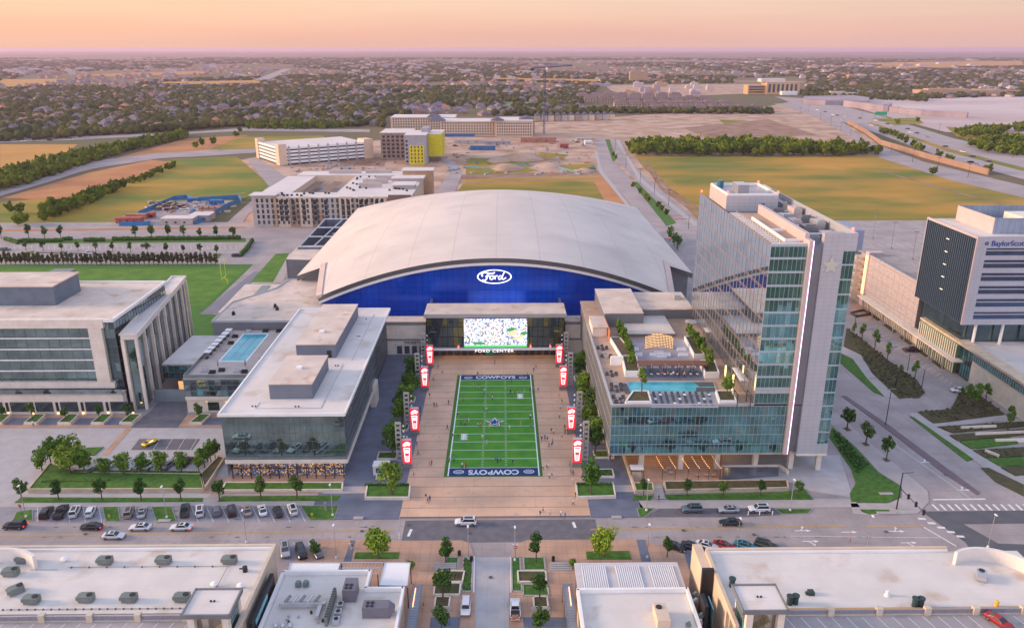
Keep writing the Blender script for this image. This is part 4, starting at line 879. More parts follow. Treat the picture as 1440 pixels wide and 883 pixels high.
# fin with the light strip, recess, right slab
finm = mat('rose_sunlit_panel', (.52, .42, .41), .5, var=.04)  # rose tone; on left-facing faces the low sun's pink is put into it
MB().box(68.2, hy0-1.0, 6.2, 69.2, hy0+2, 59.5).box(68.2, hy0+2.01, tz-.5, 69.2, 206, 60.6).build('fin_wall', finm, ho)
MB().box(69.08, hy0-1.06, 6.4, 69.22, hy0-1.005, 59.5).build('light_strip', pink_l, ho)
curtain(ho, (69.25, hy0+1.6), (71.8, hy0+1.6), 6.2, 57.5, 2, 14, [gl_teal, MATS['deep_teal_glass']], MATS['teal_mullion'], .08, hb=.4, tilt=.012)
MB().box(71.8, hy0, 6.0, 76.5, hy0+1.6, 61).box(76.5, hy0, 57.2, 79.3, hy0+1.6, 60.99).box(76.5, hy0, 6.01, 79.3, hy0+1.6, 8.2).box(79.0, hy0+1.61, 6.0, 79.3, 236, 60.98).build('metal_panel_wall', panel_w, ho)
curtain(ho, (76.5, hy0+.2), (79.2, hy0+.2), 8.2, 57.2, 3, 14, [gl_teal, gl_teal2, MATS['deep_teal_glass']], MATS['teal_mullion'], .07, hb=.35, tilt=.012)
MB().box(71.8, hy0+.01, 5.3, 79.3, 200, 5.99).build('overhang_soffit', stone_w, ho)
MB().box(79.35, hy0+2, 56.6, 81.5, 182, 61.2).build('side_sign_box', mat('blue_grey_panel', (.22, .26, .36), .5, var=0), ho)
MB().box(79.35, hy0+3, 55.4, 82.0, 180, 55.8).build('balcony', grey_m, ho)
sb = MB(); sp5 = star_pts(0, 0, 2.3, .95)
sb.add([(74.0+x, hy0-.16, 53.6+z) for x, z in sp5]+[(74.0+x, hy0-.02, 53.6+z) for x, z in sp5], [tuple(range(10))]+[(i, i+10, (i+1) % 10+10, (i+1) % 10) for i in range(10)])
sb.build('star_emblem', mat('pale_gold_star', (.55, .56, .48), .4, .3, var=0), ho)
# roof of the tower
MB().box(60.3, hy0+.5, tz-.99, 68.19, 206, tz-.2).build('roof_deck', deckm, ho)
rs = MB()
for i in range(18): rs.box(60.6, hy0+1.2+i*2, tz-.19, 62.6, hy0+1.5+i*2, tz+.05); rs.box(62.2, hy0+1.2+i*2, tz+.06, 62.3, hy0+1.3+i*2, tz+.7)
rs.box(64.0, hy0+3, tz-.19, 64.4, hy0+28, tz+.5).box(64.41, hy0+3, tz-.19, 67.5, hy0+3.4, tz+.5).box(64.41, hy0+14, tz-.19, 67.5, hy0+14.4, tz+.45).box(60.3, hy0+.5, tz-.19, 68.1, hy0+.8, tz+.2)
rs.build('roof_rails', white_p, ho)
ph = MB().box(61.0, 211, tz-.9, 75.2, 229, 62).build('penthouse', panel_w, ho)
MB().box(60.95, 211.2, tz-.6, 61.01-.012, 228.8, 61.9).build('penthouse_sunlit_side', finm, ph)  # left face only, pink sunlight put into its colour
MB().wall([(61.3, 211.3), (74.9, 211.3), (74.9, 228.7), (61.3, 228.7)], 62.01, 62.6, .4, closed=True).build('penthouse_parapet', white_p, ph)
MB().box(64.5, 213, 62.02, 67.5, 219, 64.6).build('lift_head', panel_w, ph); MB().cyl(62.8, 225, 62.02, 64, 1).build('water_tank', mat('teal_tank', (.03, .15, .2), .4, var=0), ph)
MB().box(70.5, 210.95, tz-.8, 71.5, 210.99, tz+1.4).build('roof_door', dark_m, ho)
MB().box(69.25, hy0+2.1, 56, 78.9, 236, 56.6).build('plant_deck', asph, ho)
for i, (x, y, sx, sy, sz) in enumerate(((71, 176, 2.4, 3, 2.2), (75, 177, 2.8, 4, 2.6), (72, 182, 3, 4, 3.2), (76, 185, 2, 5, 3.6), (71.5, 189, 2.4, 3.4, 3), (75, 193, 3, 3, 3.2), (72, 197, 3, 5, 2.6), (76, 201, 2.2, 5, 3.8), (72, 205, 3, 3, 2.6), (77, 212, 1.5, 8, 3))):
    MB().box(x, y, 56.61, x+sx, y+sy, 56.6+sz).box(x+.3, y+.3, 56.62+sz, x+sx-.3, y+.8, 57.1+sz).build('plant_unit', [alum, finm, grey_m][i % 3], ho)
for i in range(4): MB().tube((70, 180+i*9, 58.6), (78, 178+i*9, 58.9), .3).build('roof_duct', alum, ho)
for x, y, z in ((60.3, 235.5, tz+.3), (61.2, 211.2, 62.7), (75, 211.4, 62.7), (75, 228.7, 62.7), (78.8, hy0+2, 61.3)): MB().cyl(x, y, z, z+.5, .25).build('warning_lamp', red_l, ho)
# blocks at the back of the terrace
for (x0, y0, x1, y1, h, rm) in ((31.0, 226, 43, 251.8, 4.2, tan_r), (43.1, 233.5, 60.2, 251.8, 2.9, tan_r), (35, 217, 51, 233.4, .9, white_r)):
    b_ = MB().box(x0, y0, dz+.01, x1, y1, dz+h).build('terrace_block', panel_g, ho); MB().box(x0-.1, y0-.1, dz+h+.01, x1-.02, y1, dz+h+.2).build('block_roof', rm, b_)
MB().box(56, 243, dz+3.11, 58, 246, dz+4.6).build('roof_vent', alum, ho)
MB().box(26.5, 217.5, dz+.01, 30.8, 227.5, dz+2.8).build('bar_pavilion', stone_w, ho); MB().box(26.4, 217.2, dz+2.81, 31, 227.6, dz+3.0).build('bar_roof', tan_r, ho)
MB().box(31.0, 213, dz+.01, 31.2, 225.9, dz+3.2).build('copper_screen', mat('copper', (.45, .17, .08), .5, var=.1), ho)
for p in ((26.3, 202, 26.5, 216),): pass
# terrace furniture: things of their own
def D(x, y, z=dz): return G(820+x/4.904, 410+y/4.904, z)
def dslab(name, pts, m, h=.02): 
    return MB().prism([D(*q) for q in pts], dz, dz+h).build(name, m, ho)
dslab('lounge_paving', [(470, 700), (915, 700), (935, 800), (470, 800)], mat('pale_blue_paving', (.30, .33, .38), .7, var=.1)); dslab('lounge_paving', [(378, 500), (800, 500), (838, 612), (400, 612)], blue_pav)
dslab('event_paving', [(330, 330), (740, 330), (750, 468), (370, 468)], mat('lilac_paving', (.34, .32, .38), .7, var=.1))
tp = MB().prism([D(305, 625), D(895, 625), D(923, 697), D(315, 697)], dz+.01, dz+.07).build('terrace_pool', water); tag(tp, 'long turquoise pool with dark ends on the hotel terrace', 'pool')
for q in ([(765, 628), (893, 628), (905, 655), (800, 655)], [(780, 665), (905, 665), (915, 692), (778, 692)], [(265, 635), (300, 635), (330, 706), (290, 706)]): MB().prism([D(*c) for c in q], dz+.08, dz+.16).build('dark_shelf', asph, tp)
P_ = [D(303, 623), D(897, 623), D(926, 699), D(313, 699)]; MB().wall(P_, dz, dz+.12, .4, closed=True).build('coping', walkc, tp)
for lb, q, h in (('long white planter full of hedge trees on the left of the hotel terrace', [(185, 340), (250, 340), (365, 478), (268, 478)], 1.3), ('white-walled planter with trees left of the terrace loungers', [(268, 480), (365, 480), (386, 588), (292, 588)], 1.7),
                 ('white planter with trees between the event patio and the tower glass', [(700, 335), (760, 335), (835, 460), (765, 460)], 1.3), ('white-walled planter at the right end of the upper loungers', [(806, 512), (902, 512), (932, 596), (840, 596)], 1.7),
                 ('small white planter with a round tree at the pool corner nearest the plaza', [(345, 710), (445, 710), (466, 782), (292, 784)], 1.1), ('small white planter with an olive tree at the far right end of the pool', [(916, 708), (1025, 708), (1052, 778), (940, 778)], 1.1)):
    P = [D(*c) for c in q]; r = empty('terrace_planter', (P[0].x, P[0].y, dz), 0, lb, 'planter')
    MB().prism(P, dz+.01, dz+h-.15).build('planting', soil if 'full' in lb else grass2, r); MB().wall(P, dz+.005, dz+h, .35, closed=True).build('wall', white_p, r)
t = MB().box(D(190, 510).x, D(190, 510).y, dz, D(265, 510).x, D(190, 510).y+1, dz+2.4).build('pool_screen_wall', white_p); tag(t, 'short white screen wall beside the left terrace planter', 'screen wall')
pg = empty('cabana_pergola', (45, 190, dz), 0, 'long brown slatted pergola over five cabanas behind the upper loungers', 'pergola')
a_, b_ = D(375, 473, 22), D(797, 503, 22); y_ = b_.y
for k in range(5):
    x0_ = 35.3+k*3.62; MB().box(x0_, y_, 21.6, x0_+3.4, y_+3.2, 21.85).build('slatted_roof', mat('brown_slats', (.16, .06, .04), .6, var=.15, scale=2) if 'brown_slats' not in MATS else ms('brown_slats'), pg)
for k in range(6):
    for yy in (y_+.15, y_+3): MB().box(35.2+k*3.62, yy, dz, 35.35+k*3.62, yy+.15, 21.59).build('post', dark_m, pg)
lwall = empty('bulb_wall', (44.5, 208, dz), 0, 'curved wall studded with rows of glowing bulbs behind the terrace sofas', 'light wall')
wm_, bm_ = MB(), MB(); NB = 20
for i in range(NB):
    t0, t1 = i/NB, (i+1)/NB; xa, xb = 40.1+8.1*t0, 40.1+8.1*t1; ya, yb = 206.8+1.6*math.sin(t0*math.pi), 206.8+1.6*math.sin(t1*math.pi); top = 3.2+1.2*math.sin((.2+.7*t0)*math.pi)
    wm_.add([(xa, ya, dz), (xb, yb, dz), (xb, yb, dz+top), (xa, ya, dz+top), (xa, ya+.3, dz), (xb, yb+.3, dz), (xb, yb+.3, dz+top), (xa, ya+.3, dz+top)], [(0, 1, 2, 3), (3, 2, 6, 7), (5, 4, 7, 6)])
    for j in range(9):
        z = dz+.35+j*.48
        if z < dz+top-.1: bm_.obox(((xa+xb)/2, (ya+yb)/2-.08, z), (.16, .12, .16))
wm_.build('wall', mat('copper_brown', (.30, .15, .08), .6, var=.1), lwall); bm_.build('bulbs', mat('bulb_glow', (1, .8, .5), emit=(1, .72, .4), es=1.6, var=0), lwall)
loungers = 0
def lounger_mb():
    b = MB(); b.box(-.33, -1, .22, .33, .35, .34); b.add([(-.33, .35, .22), (.33, .35, .22), (.33, 1, .62), (-.33, 1, .62), (-.33, .35, .34), (.33, .35, .34), (.33, .95, .74), (-.33, .95, .74)], [(4, 5, 6, 7), (0, 1, 5, 4), (1, 2, 6, 5), (2, 3, 7, 6), (3, 0, 4, 7), (3, 2, 1, 0)])
    return b
lm_dark = mat('lounger_charcoal', (.07, .07, .08), .8, var=0); lm_white = mat('towel_white', (.7, .7, .72), .9, var=0)
def make_lounger():
    r = empty('sun_lounger', (0, 0, 0)); lounger_mb().build('cushion', lm_dark, r)
    f = MB()
    for x in (-.28, .28):
        for y in (-.9, .8): f.box(x-.03, y-.03, 0, x+.03, y+.03, .215)
    f.build('frame', alum, r); return r
LG = make_lounger(); first = True
def put_lounger(p, z, label, group, white=False, rz=0):
    global first
    o = LG if first else copy_tree(LG); first = False
    o.location = (p.x, p.y, z+.03); o.rotation_euler = (0, 0, rz); tag(o, label, 'sun lounger', group)
    if white:
        tw = MB().obox((0, -.2, .40), (.62, 1.0, .08)); q = tw.mesh('towel', lm_white); t_ = bpy.data.objects.new('towel', q); COL.objects.link(t_); t_.parent = o
for r_, yy in enumerate((718, 748, 778)):
    for k in range(10):
        if r_ == 1 and k == 9: continue
        put_lounger(D(488+k*42+r_*9, yy), dz, 'charcoal sun lounger in the three rows in front of the terrace pool', 'charcoal loungers in front of the pool', white=(k+r_) % 4 == 1)
for k in range(9): put_lounger(D(425+k*45, 575), dz, 'lounger with a white towel in the upper row behind the terrace pool', 'towelled loungers behind the pool', True)
for k in range(5):
    p = D(405+k*85, 522); b = MB().box(p.x-1.1, p.y-.7, dz+.03, p.x+1.1, p.y+.9, dz+.5).box(p.x-1.1, p.y+.91, dz+.03, p.x+1.1, p.y+1.2, dz+1.1)
    tag(b.build('daybed', lm_white), 'white daybed under a cabana of the brown pergola', 'daybed', 'white daybeds in the cabanas')
for k, (x, y, s) in enumerate(((500, 380, 1.2), (545, 385, 1.0), (485, 445, 1), (525, 435, 1.3), (580, 445, 1), (545, 455, 1.2), (355, 408, 1.2), (380, 445, 1.2), (680, 408, 1.3), (690, 445, 1.3), (725, 215, .8), (745, 220, .8), (775, 218, .8), (800, 215, .8))):
    p = D(x, y); b = MB().box(p.x-s, p.y-.5, dz+.03, p.x+s, p.y+.5, dz+.45).box(p.x-s, p.y+.51, dz+.03, p.x+s, p.y+.7, dz+.85)
    tag(b.build('white_sofa', lm_white), 'white outdoor sofa on the lilac patio before the bulb wall' if k < 10 else 'white seat at the back of the terrace by the tower glass', 'sofa', 'white patio sofas' if k < 10 else 'white seats at the back')
for k, (x, y, lb) in enumerate(((133, 395, 'dark dining set farthest back along the plaza edge of the hotel terrace'), (160, 452, 'dark seats around a square green planter box on the terrace edge'), (197, 575, 'busy dark lounge set halfway along the terrace edge'),
                                (228, 650, 'small low table pair next to the left end of the terrace pool'), (232, 682, 'wide low lounge seats next to the dark pool end'), (243, 735, 'pale lounge set below the pool corner'), (262, 768, 'dark lounge seats nearest the terrace front corner'))):
    p = D(x, y); r = empty('lounge_set', (p.x, p.y, dz), 0, lb, 'lounge set')
    MB().box(p.x-.5, p.y-.4, dz+.35, p.x+.5, p.y+.4, dz+.42).box(p.x-.08, p.y-.08, dz+.01, p.x+.08, p.y+.08, dz+.35).build('table', alum, r)
    for q, (ax, ay) in enumerate(((-1.2, 0), (1.2, 0), (0, 1), (0, -1))):
        MB().box(p.x+ax-.4, p.y+ay-.35, dz+.01, p.x+ax+.4, p.y+ay+.35, dz+.4).box(p.x+ax-.4, p.y+ay+.36, dz+.01, p.x+ax+.4, p.y+ay+.5, dz+.75).build('seat', lm_dark if k % 2 == 0 or q < 2 else alum, r)
for k, (x, y, h) in enumerate(((978, 588, 3.2), (1027, 682, 4.3))):
    p = D(x, y); tag(MB().box(p.x-.15, p.y-.15, dz, p.x+.15, p.y+.15, dz+h).build('light_column', mat('yellow_glow', (1, .85, .4), emit=(1, .75, .3), es=2.5, var=0) if not k else ms('yellow_glow')), ['slim glowing yellow column farther from the pool edge', 'slim glowing yellow column beside the olive tree'][k], 'lamp')
for lb, q, h in (('small white flat canopy at the back right of the terrace', [(825, 315), (890, 315), (910, 345), (845, 345)], 2.8), ('long narrow white canopy close to the tower glass', [(1022, 590), (1050, 590), (1108, 685), (1080, 685)], 2.6)):
    P = [D(*c) for c in q]; r = empty('canopy', (P[0].x, P[0].y, dz), 0, lb, 'canopy'); MB().prism(P, dz+h, dz+h+.2).build('canopy_roof', white_p, r)
    for p in P: MB().box(p.x-.08, p.y-.08, dz, p.x+.08, p.y+.08, dz+h-.01).build('post', alum, r)
for k, x in enumerate((1060, 1150)):
    p = D(x, 795); b = MB().box(p.x-.08, p.y-.08, dz, p.x+.08, p.y+.08, dz+3).box(p.x-.08, p.y+3, dz, p.x+.08, p.y+3.16, dz+3).box(p.x-.08, p.y-.08, dz+3.01, p.x+.08, p.y+3.16, dz+3.15)
    tag(b.build('hanging_frame', dark_m), ['dark open frame beside the far right planter on the terrace', 'dark open frame at the foot of the tower glass'][k], 'frame')
# street side of the hotel
hw = MB(); hw.wall([G(875, 638), G(894, 695)], 0, 1.1, .5)
tag(hw.build('garden_wall', stone), 'low stone wall running back along the left edge of the hotel garden', 'wall')
bed('hotel_bed', 'small stone-walled bed left of the hotel garden steps', [(893, 694), (919, 694), (917, 683), (891, 683)], 1.0, stone)
bed('hotel_bed', 'long stone-walled bed right of the hotel garden steps', [(936, 693), (1108, 690), (1106, 679), (934, 681)], 1.0, stone, soilm=grass2)
sl_ = MB()
for k in range(5): y = G(925, 702).y+k*.9; sl_.box(G(921, 700).x, y, .12, G(935, 700).x, y+.9, .25+k*.16)
tag(sl_.build('garden_steps', walkc), kind='structure')
slab('hotel_patio', [(876, 642), (1000, 640), (1015, 676), (890, 680)], .14, brick)
slab('hotel_forecourt', [(1000, 640), (1180, 640), (1200, 700), (1140, 690), (1105, 675), (1015, 676)], .10, walkc2)
tag(MB().prism(GP([(1013, 676), (1094, 670), (1095, 661), (1014, 661)]), 0, .9).build('sloping_water_wall', mat('wet_slate', (.13, .14, .16), .25, var=.2)), 'low dark wet-looking slate wall in front of the hotel stonework', 'wall')
tag(MB().wall(GP([(1012, 660), (1096, 659), (1104, 664), (1108, 668)]), 0, 1.2, .4).build('curved_wall', stone_w), 'low pale wall curving round the hotel drop-off corner', 'wall')
for k, x in enumerate((931, 949, 967, 982, 996, 1012)):
    p = G(x, 675); r = empty('festoon', (p.x, p.y, 0), 0, f'{ORD[k]} string of warm bulbs from the left over the hotel patio', 'string lights', 'bulb strings over the hotel patio')
    MB().cyl(p.x, p.y, .1, 3.4, .06, n=6).build('post', dark_m, r); bb_ = MB(); N = 14
    for i in range(N+1):
        t_ = i/N; c = (p.x-1.2*t_, p.y+13.2*t_, 3.4+1.8*t_-.9*math.sin(t_*math.pi)); bb_.obox(c, (.13, .13, .13))
    bb_.build('bulbs', ms('bulb_glow') if k % 2 else mat('orange_bulb', (1, .5, .2), emit=(1, .42, .12), es=3, var=0) if 'orange_bulb' not in MATS else ms('orange_bulb'), r)
r = empty('patio_kiosk', (G(895, 668).x, G(895, 668).y, 0), 0, 'white canopy bar on the hotel patio beside the stone wall', 'kiosk'); c = G(895, 670)
MB().box(c.x-1.6, c.y-1, 2.4, c.x+1.6, c.y+1.4, 2.6).build('canopy_roof', white_p, r)
for dx in (-1.5, 1.5):
    for dy in (-.9, 1.3): MB().box(c.x+dx-.05, c.y+dy-.05, .14, c.x+dx+.05, c.y+dy+.05, 2.39).build('post', dark_m, r)
MB().box(c.x-1.2, c.y-.4, .14, c.x+1.2, c.y+.4, 1.1).build('counter', stone, r)
for k, (x, y) in enumerate(((935, 665), (943, 668), (940, 662), (981, 671), (993, 671), (1003, 671))):
    p = G(x, y); r = empty('patio_table', (p.x, p.y, .14), 0, f'{ORD[k]} round patio table from the left below the bulb strings', 'table', 'tables on the hotel patio')
    MB().cyl(p.x, p.y, .85, .9, .6, n=12).build('table_top', brick if k > 2 else alum, r); MB().cyl(p.x, p.y, .14, .845, .06, n=6).build('pedestal', dark_m, r)
tag(MB().wall([G(1013, 648), G(1014, 676)], 0, 3.2, .15).build('lit_copper_fence', ms('copper')), 'tall copper fence at the right end of the hotel patio', 'fence')

# ---------------------------------------------------------------- medical office and its garage
md = empty('medical_office', (145, 232, 0), 0, 'white-banded medical office tower with a dark finned side, right edge of the view', 'office building')
mx, my0, my1, mz0, mz1 = 145.3, 232, 262, 17.0, 45.0
MB().box(mx+.6, my0+.6, mz0, 205, my1, mz1-.4).build('core_wall', panel_g, md)
MB().box(mx+3, my0+4, 9, 205, my1-1, mz0-.01).build('recess_glass', gl_dark, md)
fs = MB(); MB().box(mx+.35, my0+.8, mz0+.3, mx+.59, my1-.3, mz1-.3).build('side_panel', mat('dark_slate_blue', (.045, .085, .12), .4, .3, var=.1), md)
for k in range(26): fs.box(mx-.1, my0+1.2+k*1.13, mz0+.3, mx+.34, my0+1.45+k*1.13, mz1-.3)
fs.build('side_fins', mat('slate_fin', (.12, .165, .22), .4, .3, var=0), md)
MB().box(mx-.15, my0, mz0, mx+.3, my0+.55, mz1+.5).box(mx-.15, my1-.3, mz0, mx+.3, my1, mz1+.5).box(mx-.15, my0+.56, mz1-.25, mx+.3, my1-.31, mz1+.48).build('side_trim', finm, md)  # left parapet face and edges carry the sun's pink in their colour
for k in range(5): MB().box(mx-.35, my0+13.5+k*.35, 24.5+k*4.15, mx-.12, my0+14.9+k*.35, 24.66+k*4.15).build('side_lamp', mat('cream_lamp', (1, .9, .7), emit=(1, .85, .55), es=1.0, var=0) if not k else ms('cream_lamp'), md)
bd = MB(); zs = [mz0]
fr = [(18.9, 21.3), (23.0, 25.6), (27.2, 29.8), (31.4, 34.0), (35.6, 38.2), (39.6, 41.9)]
edges_ = [mz0]+[v for p in fr for v in p]+[mz1+.5]
for i in range(0, len(edges_), 2): bd.box(mx+.31, my0, edges_[i], 205, my0+.55, edges_[i+1])
bd.box(mx+.31, my0+.001, mz0+.01, mx+3.2, my0+.551, mz1+.49)
bd.build('metal_panel_wall', panel_w, md)
for a, b2 in fr:
    w_ = MB().box(mx+3.21, my0+.25, a+.01, 205, my0+.4, b2-.01).build('window_band', glassmat('navy_glass', (.08, .12, .2), .8) if 'navy_glass' not in MATS else ms('navy_glass'), md)
    MB().box(mx+3.21, my0-.1, a+1.45, 205, my0+.24, a+1.75).build('sunshade', alum, w_)
MB().box(mx+.7, my0+.61, mz1-.39, 205, my1-.4, mz1+.0).build('roof', white_r, md)
pw = MB(); pw.wall([(153.3, 238), (205, 238)], mz1+.01, mz1+5, .3).wall([(153.3, 258.9), (205, 258.9)], mz1+.01, mz1+5, .3); pw.build('roof_screen', mat('blue_screen', (.26, .32, .42), .45, .3, var=.1), md); gridlines(ms('blue_screen'), 1.9, 1.9, 0, .12, (.12, .16, .26), .8)
MB().wall([(153.2, 238.2), (153.2, 258.8)], mz1+.01, mz1+5, .3).build('roof_screen_sunlit_side', finm, md)  # left side of the screen, coloured with the pink of the low sun
MB().box(166, 244, mz1+.01, 205, 254, mz1+4).build('roof_plant_house', stone_w, md)
blue_t = mat('deep_blue_letters', (.01, .05, .28), .4, var=0)
text_part('BaylorScott&White', 2.25, (149.6, my0-.08, 43.35), (math.pi/2, 0, 0), blue_t, md, 'sign_lettering', .05, 1.02, 'LEFT')
b = MB()
for k in range(8): a = k*math.tau/8; b.obox((148.2+.42*math.cos(a), my0-.06, 43.4+.42*math.sin(a)), (.34, .08, .34))
b.build('sign_emblem', [blue_t], md)
for k in range(6): MB().cyl(151+k*8.7, my0+1.6, 9.7, mz0-.01, .45, n=12).build('column', white_p, md)
# podium, entry and canopy
MB().box(151.2, 185, 0, 205, 236, 9.5).box(147.2, 185, 0, 151.19, 258, 9.49).build('podium_wall', stone_w, md)
MB().box(151.4, 184.6, 9.51, 205, 235.9, 9.8).build('podium_roof', white_r, md)
MB().box(146.6, 184.5, 9.9, 151.2, 258.2, 10.6).build('entry_roof', stone, md)
MB().box(146.9, 186, 7.4, 147.18, 226, 9.4).build('clerestory', gl_teal, md)
c_ = MB()
for k in range(38): c_.box(146.75, 186+k*1.05, 7.4, 146.89, 186.2+k*1.05, 9.89)
c_.build('clerestory_mullion', alum, md)
eg = MB().box(145.9, 233, .2, 147.1, 256.5, 9.85).build('entry_glass', glassmat('lime_glass', (.30, .40, .22), .7) , md)
c_ = MB()
for k in range(19): c_.box(145.7, 233+k*1.28, .2, 145.89, 233.4+k*1.28, 9.85)
c_.build('entry_fins', stone_w, md)
curtain(md, (147.1, 233), (147.1, 226), .2, 9.8, 5, 4, [gl_teal, gl_dark], dark_m, .08, out=(-1, 0))
MB().box(143.6, 230, 4.9, 147.7, 301, 5.3).build('canopy', stone_w, md)
for k in range(8): MB().box(144.1, 236+k*8.6, .1, 144.4, 236.3+k*8.6, 4.89).build('canopy_post', alum, md)
c_ = MB().box(147.0, 258.3, .1, 147.2, 262, 5)
for k in range(30): c_.box(146.9, 258.3+k*1.35, .1, 147.19, 258.8+k*1.35, 4.9)
c_.build('ground_fins', stone_w, md)
ga = empty('parking_garage', (147, 264, 0), 0, 'wide flat-topped parking garage behind the medical office with mesh-screened side', 'parking garage')
scrn = gridlines(mat('mesh_screen', (.38, .32, .32), .6, .2, scale=1.6, col2=(.50, .44, .44)), 0, 4.2, 3.4, .3, (.26, .23, .25), .55)
MB().box(147.6, 262.2, 0, 290, 352, 20.4).build('core_wall', conc, ga)
MB().box(147.3, 262.1, 5.4, 147.59, 303, 21.6).build('mesh_side', scrn, ga)
MB().box(147.0, 303.01, 0, 153, 306, 22.4).build('pink_corner_wall', finm, ga)
MB().box(147.61, 262.2, 20.41, 290, 351.9, 20.9).build('roof_deck', conc, ga)
MB().wall([(290, 262.3), (147.8, 262.3), (147.8, 302.8)], 20.91, 21.6, .3).build('parapet', alum, ga)
for k in range(2): MB().box(146.6, 303.4+k*1.2, 5, 146.95, 303.7+k*1.2, 21).build('light_strip', org_l, ga)
sta = MB()
for k in range(6): sta.box(143.5, 306.1, 3.2+k*3.2, 150, 312, 3.6+k*3.2)
sta.build('stair_landings', stone, ga)
for x, y in ((144, 306.4), (144, 311.6)): MB().box(x-.2, y-.2, 0, x+.2, y+.2, 22).build('stair_post', alum, ga)
gl_ = MB()
for r2 in range(3):
    for k in range(26):
        x = 156+k*4.2; gl_.add([(x, 275+r2*22, 20.91), (x+.14, 275+r2*22, 20.91), (x+.14, 281+r2*22, 20.91), (x, 281+r2*22, 20.91)], [(0, 1, 2, 3)])
gl_.build('bay_lines', paint_line, ga)
for k, (x, y) in enumerate(((1227, 336), (1253, 350), (1283, 365))):
    p = G(x, y, 20.9); b = MB().cyl(p.x, p.y, 20.92, 32, .12, n=6).box(p.x-1, p.y-.15, 32.01, p.x+1, p.y+.15, 32.2).cyl(p.x, p.y, 20.915, 21.6, .35, n=8)
    tag(b.build('deck_lamp', grey_m), f'{ORD[k]} tall lamp post from the left on the garage roof', 'lamp post', 'lamp posts on the garage roof')
slab('entry_plaza', [(1203, 420), (1225, 424), (1240, 440), (1222, 452), (1196, 440)], .08, brick)
tag(MB().wall(GP([(1197, 441), (1214, 437), (1222, 443), (1204, 446)]), 0, .8, .5, closed=True).build('framed_planter', ms('bronze_panel')), 'dark framed planter square on the plaza near the garage stairs', 'planter')
for k in range(5):
    x = 1223+k*22.5; y = 439.5+k*17
    slab('entrance_bed', [(x, y), (x+14, y+10.5), (x+10, y+11), (x-3, y+1)], .3, grass2)

for k, q in enumerate(([(1352, 604), (1400, 602)], [(1372, 613), (1440, 610)], [(1400, 622), (1440, 621)], [(1386, 637), (1404, 644)])):
    tag(MB().wall(GP(q), 0, 1.0, .5).build('terrace_wall', stone_w), f'{ORD[k]} short pale retaining wall from the back among the terraced beds at the right edge', 'wall')
# ---------------------------------------------------------------- shop buildings along the bottom
cream = gridlines(mat('cream_render', (.55, .47, .37), .8, var=.06, scale=.4), 0, 0, 2.2, .05, (.4, .34, .27), .5)
cream_roof = mat('cream_roof', (.62, .58, .53), .8, var=.05, scale=.2, dirt=((.47, .36, .27), .16)); gridlines(cream_roof, 0, 2.7, 0, .05, (.48, .45, .41), .6)
def rooftop_unit(name, x, y, z, rz, label, group, m=None):
    r = empty(name, (x, y, z), rz, label, 'rooftop unit', group); r.rotation_euler = (0, 0, 0)
    q = Matrix.Rotation(rz, 4, 'Z')
    b = MB(); b.obox((x, y, z+.75), (2.3, 1.5, 1.1), rz); v = q @ Vector((-1.25, 0, 0)); b.obox((x+v.x, y+v.y, z+.85), (.5, 1.35, .6), rz)
    b.build('casing', m or mat('sage_metal', (.17, .21, .19), .5, .2, var=.1) if 'sage_metal' not in MATS else (m or ms('sage_metal')), r)
    v = q @ Vector((.6, 0, 0)); MB().cyl(x+v.x, y+v.y, z+1.31, z+1.42, .5, n=14).build('fan', dark_m, r)
    b = MB(); b.obox((x, y, z+.09), (2.5, 1.1, .17), rz); b.build('curb', alum, r)
    b = MB(); v = q @ Vector((.2, -.78, 0)); b.obox((x+v.x, y+v.y, z+.75), (1.2, .06, .8), rz); b.build('grille', grey_m, r)
    return r
ZR = 10.3
ml = empty('shop_block', (-97, 118, 0), 0, 'long flat cream shop block with green rooftop units, bottom left', 'shop building')
MB().box(-150, 108.7, 0, -43.6, 126.9, ZR-.31).build('wall', cream, ml); MB().box(-150, 108.9, ZR-.3, -43.8, 126.6, ZR).build('roof', cream_roof, ml)
MB().box(-150, 126.6, ZR-.29, -43.3, 127.2, ZR+.75).box(-43.8, 104, ZR-.29, -43.2, 126.59, ZR+.75).build('parapet', cream, ml)
MB().box(-150, 126.2, ZR+.01, -43.81, 126.59, ZR+.5).build('parapet_flashing', white_p, ml)
def arcwall(par, cx, cy, r, a0, a1, z0, z1, th=.55, m=None):
    b = MB(); N = 22; b.sm = False
    for i in range(N):
        p = [(cx+rr*math.cos(a), cy+rr*math.sin(a)) for a in (R(a0+(a1-a0)*i/N), R(a0+(a1-a0)*(i+1)/N)) for rr in (r, r+th)]
        b.prism([p[0], p[1], p[3], p[2]], z0, z1, bottom=False)
    return b.build('curved_parapet', m or mat('white_stucco', (.66, .62, .58), .8, var=.04) if 'white_stucco' not in MATS else ms('white_stucco'), par)
arcwall(ml, -91.5, 113.7, 9.4, 48, 125, ZR-.2, ZR+2.8)
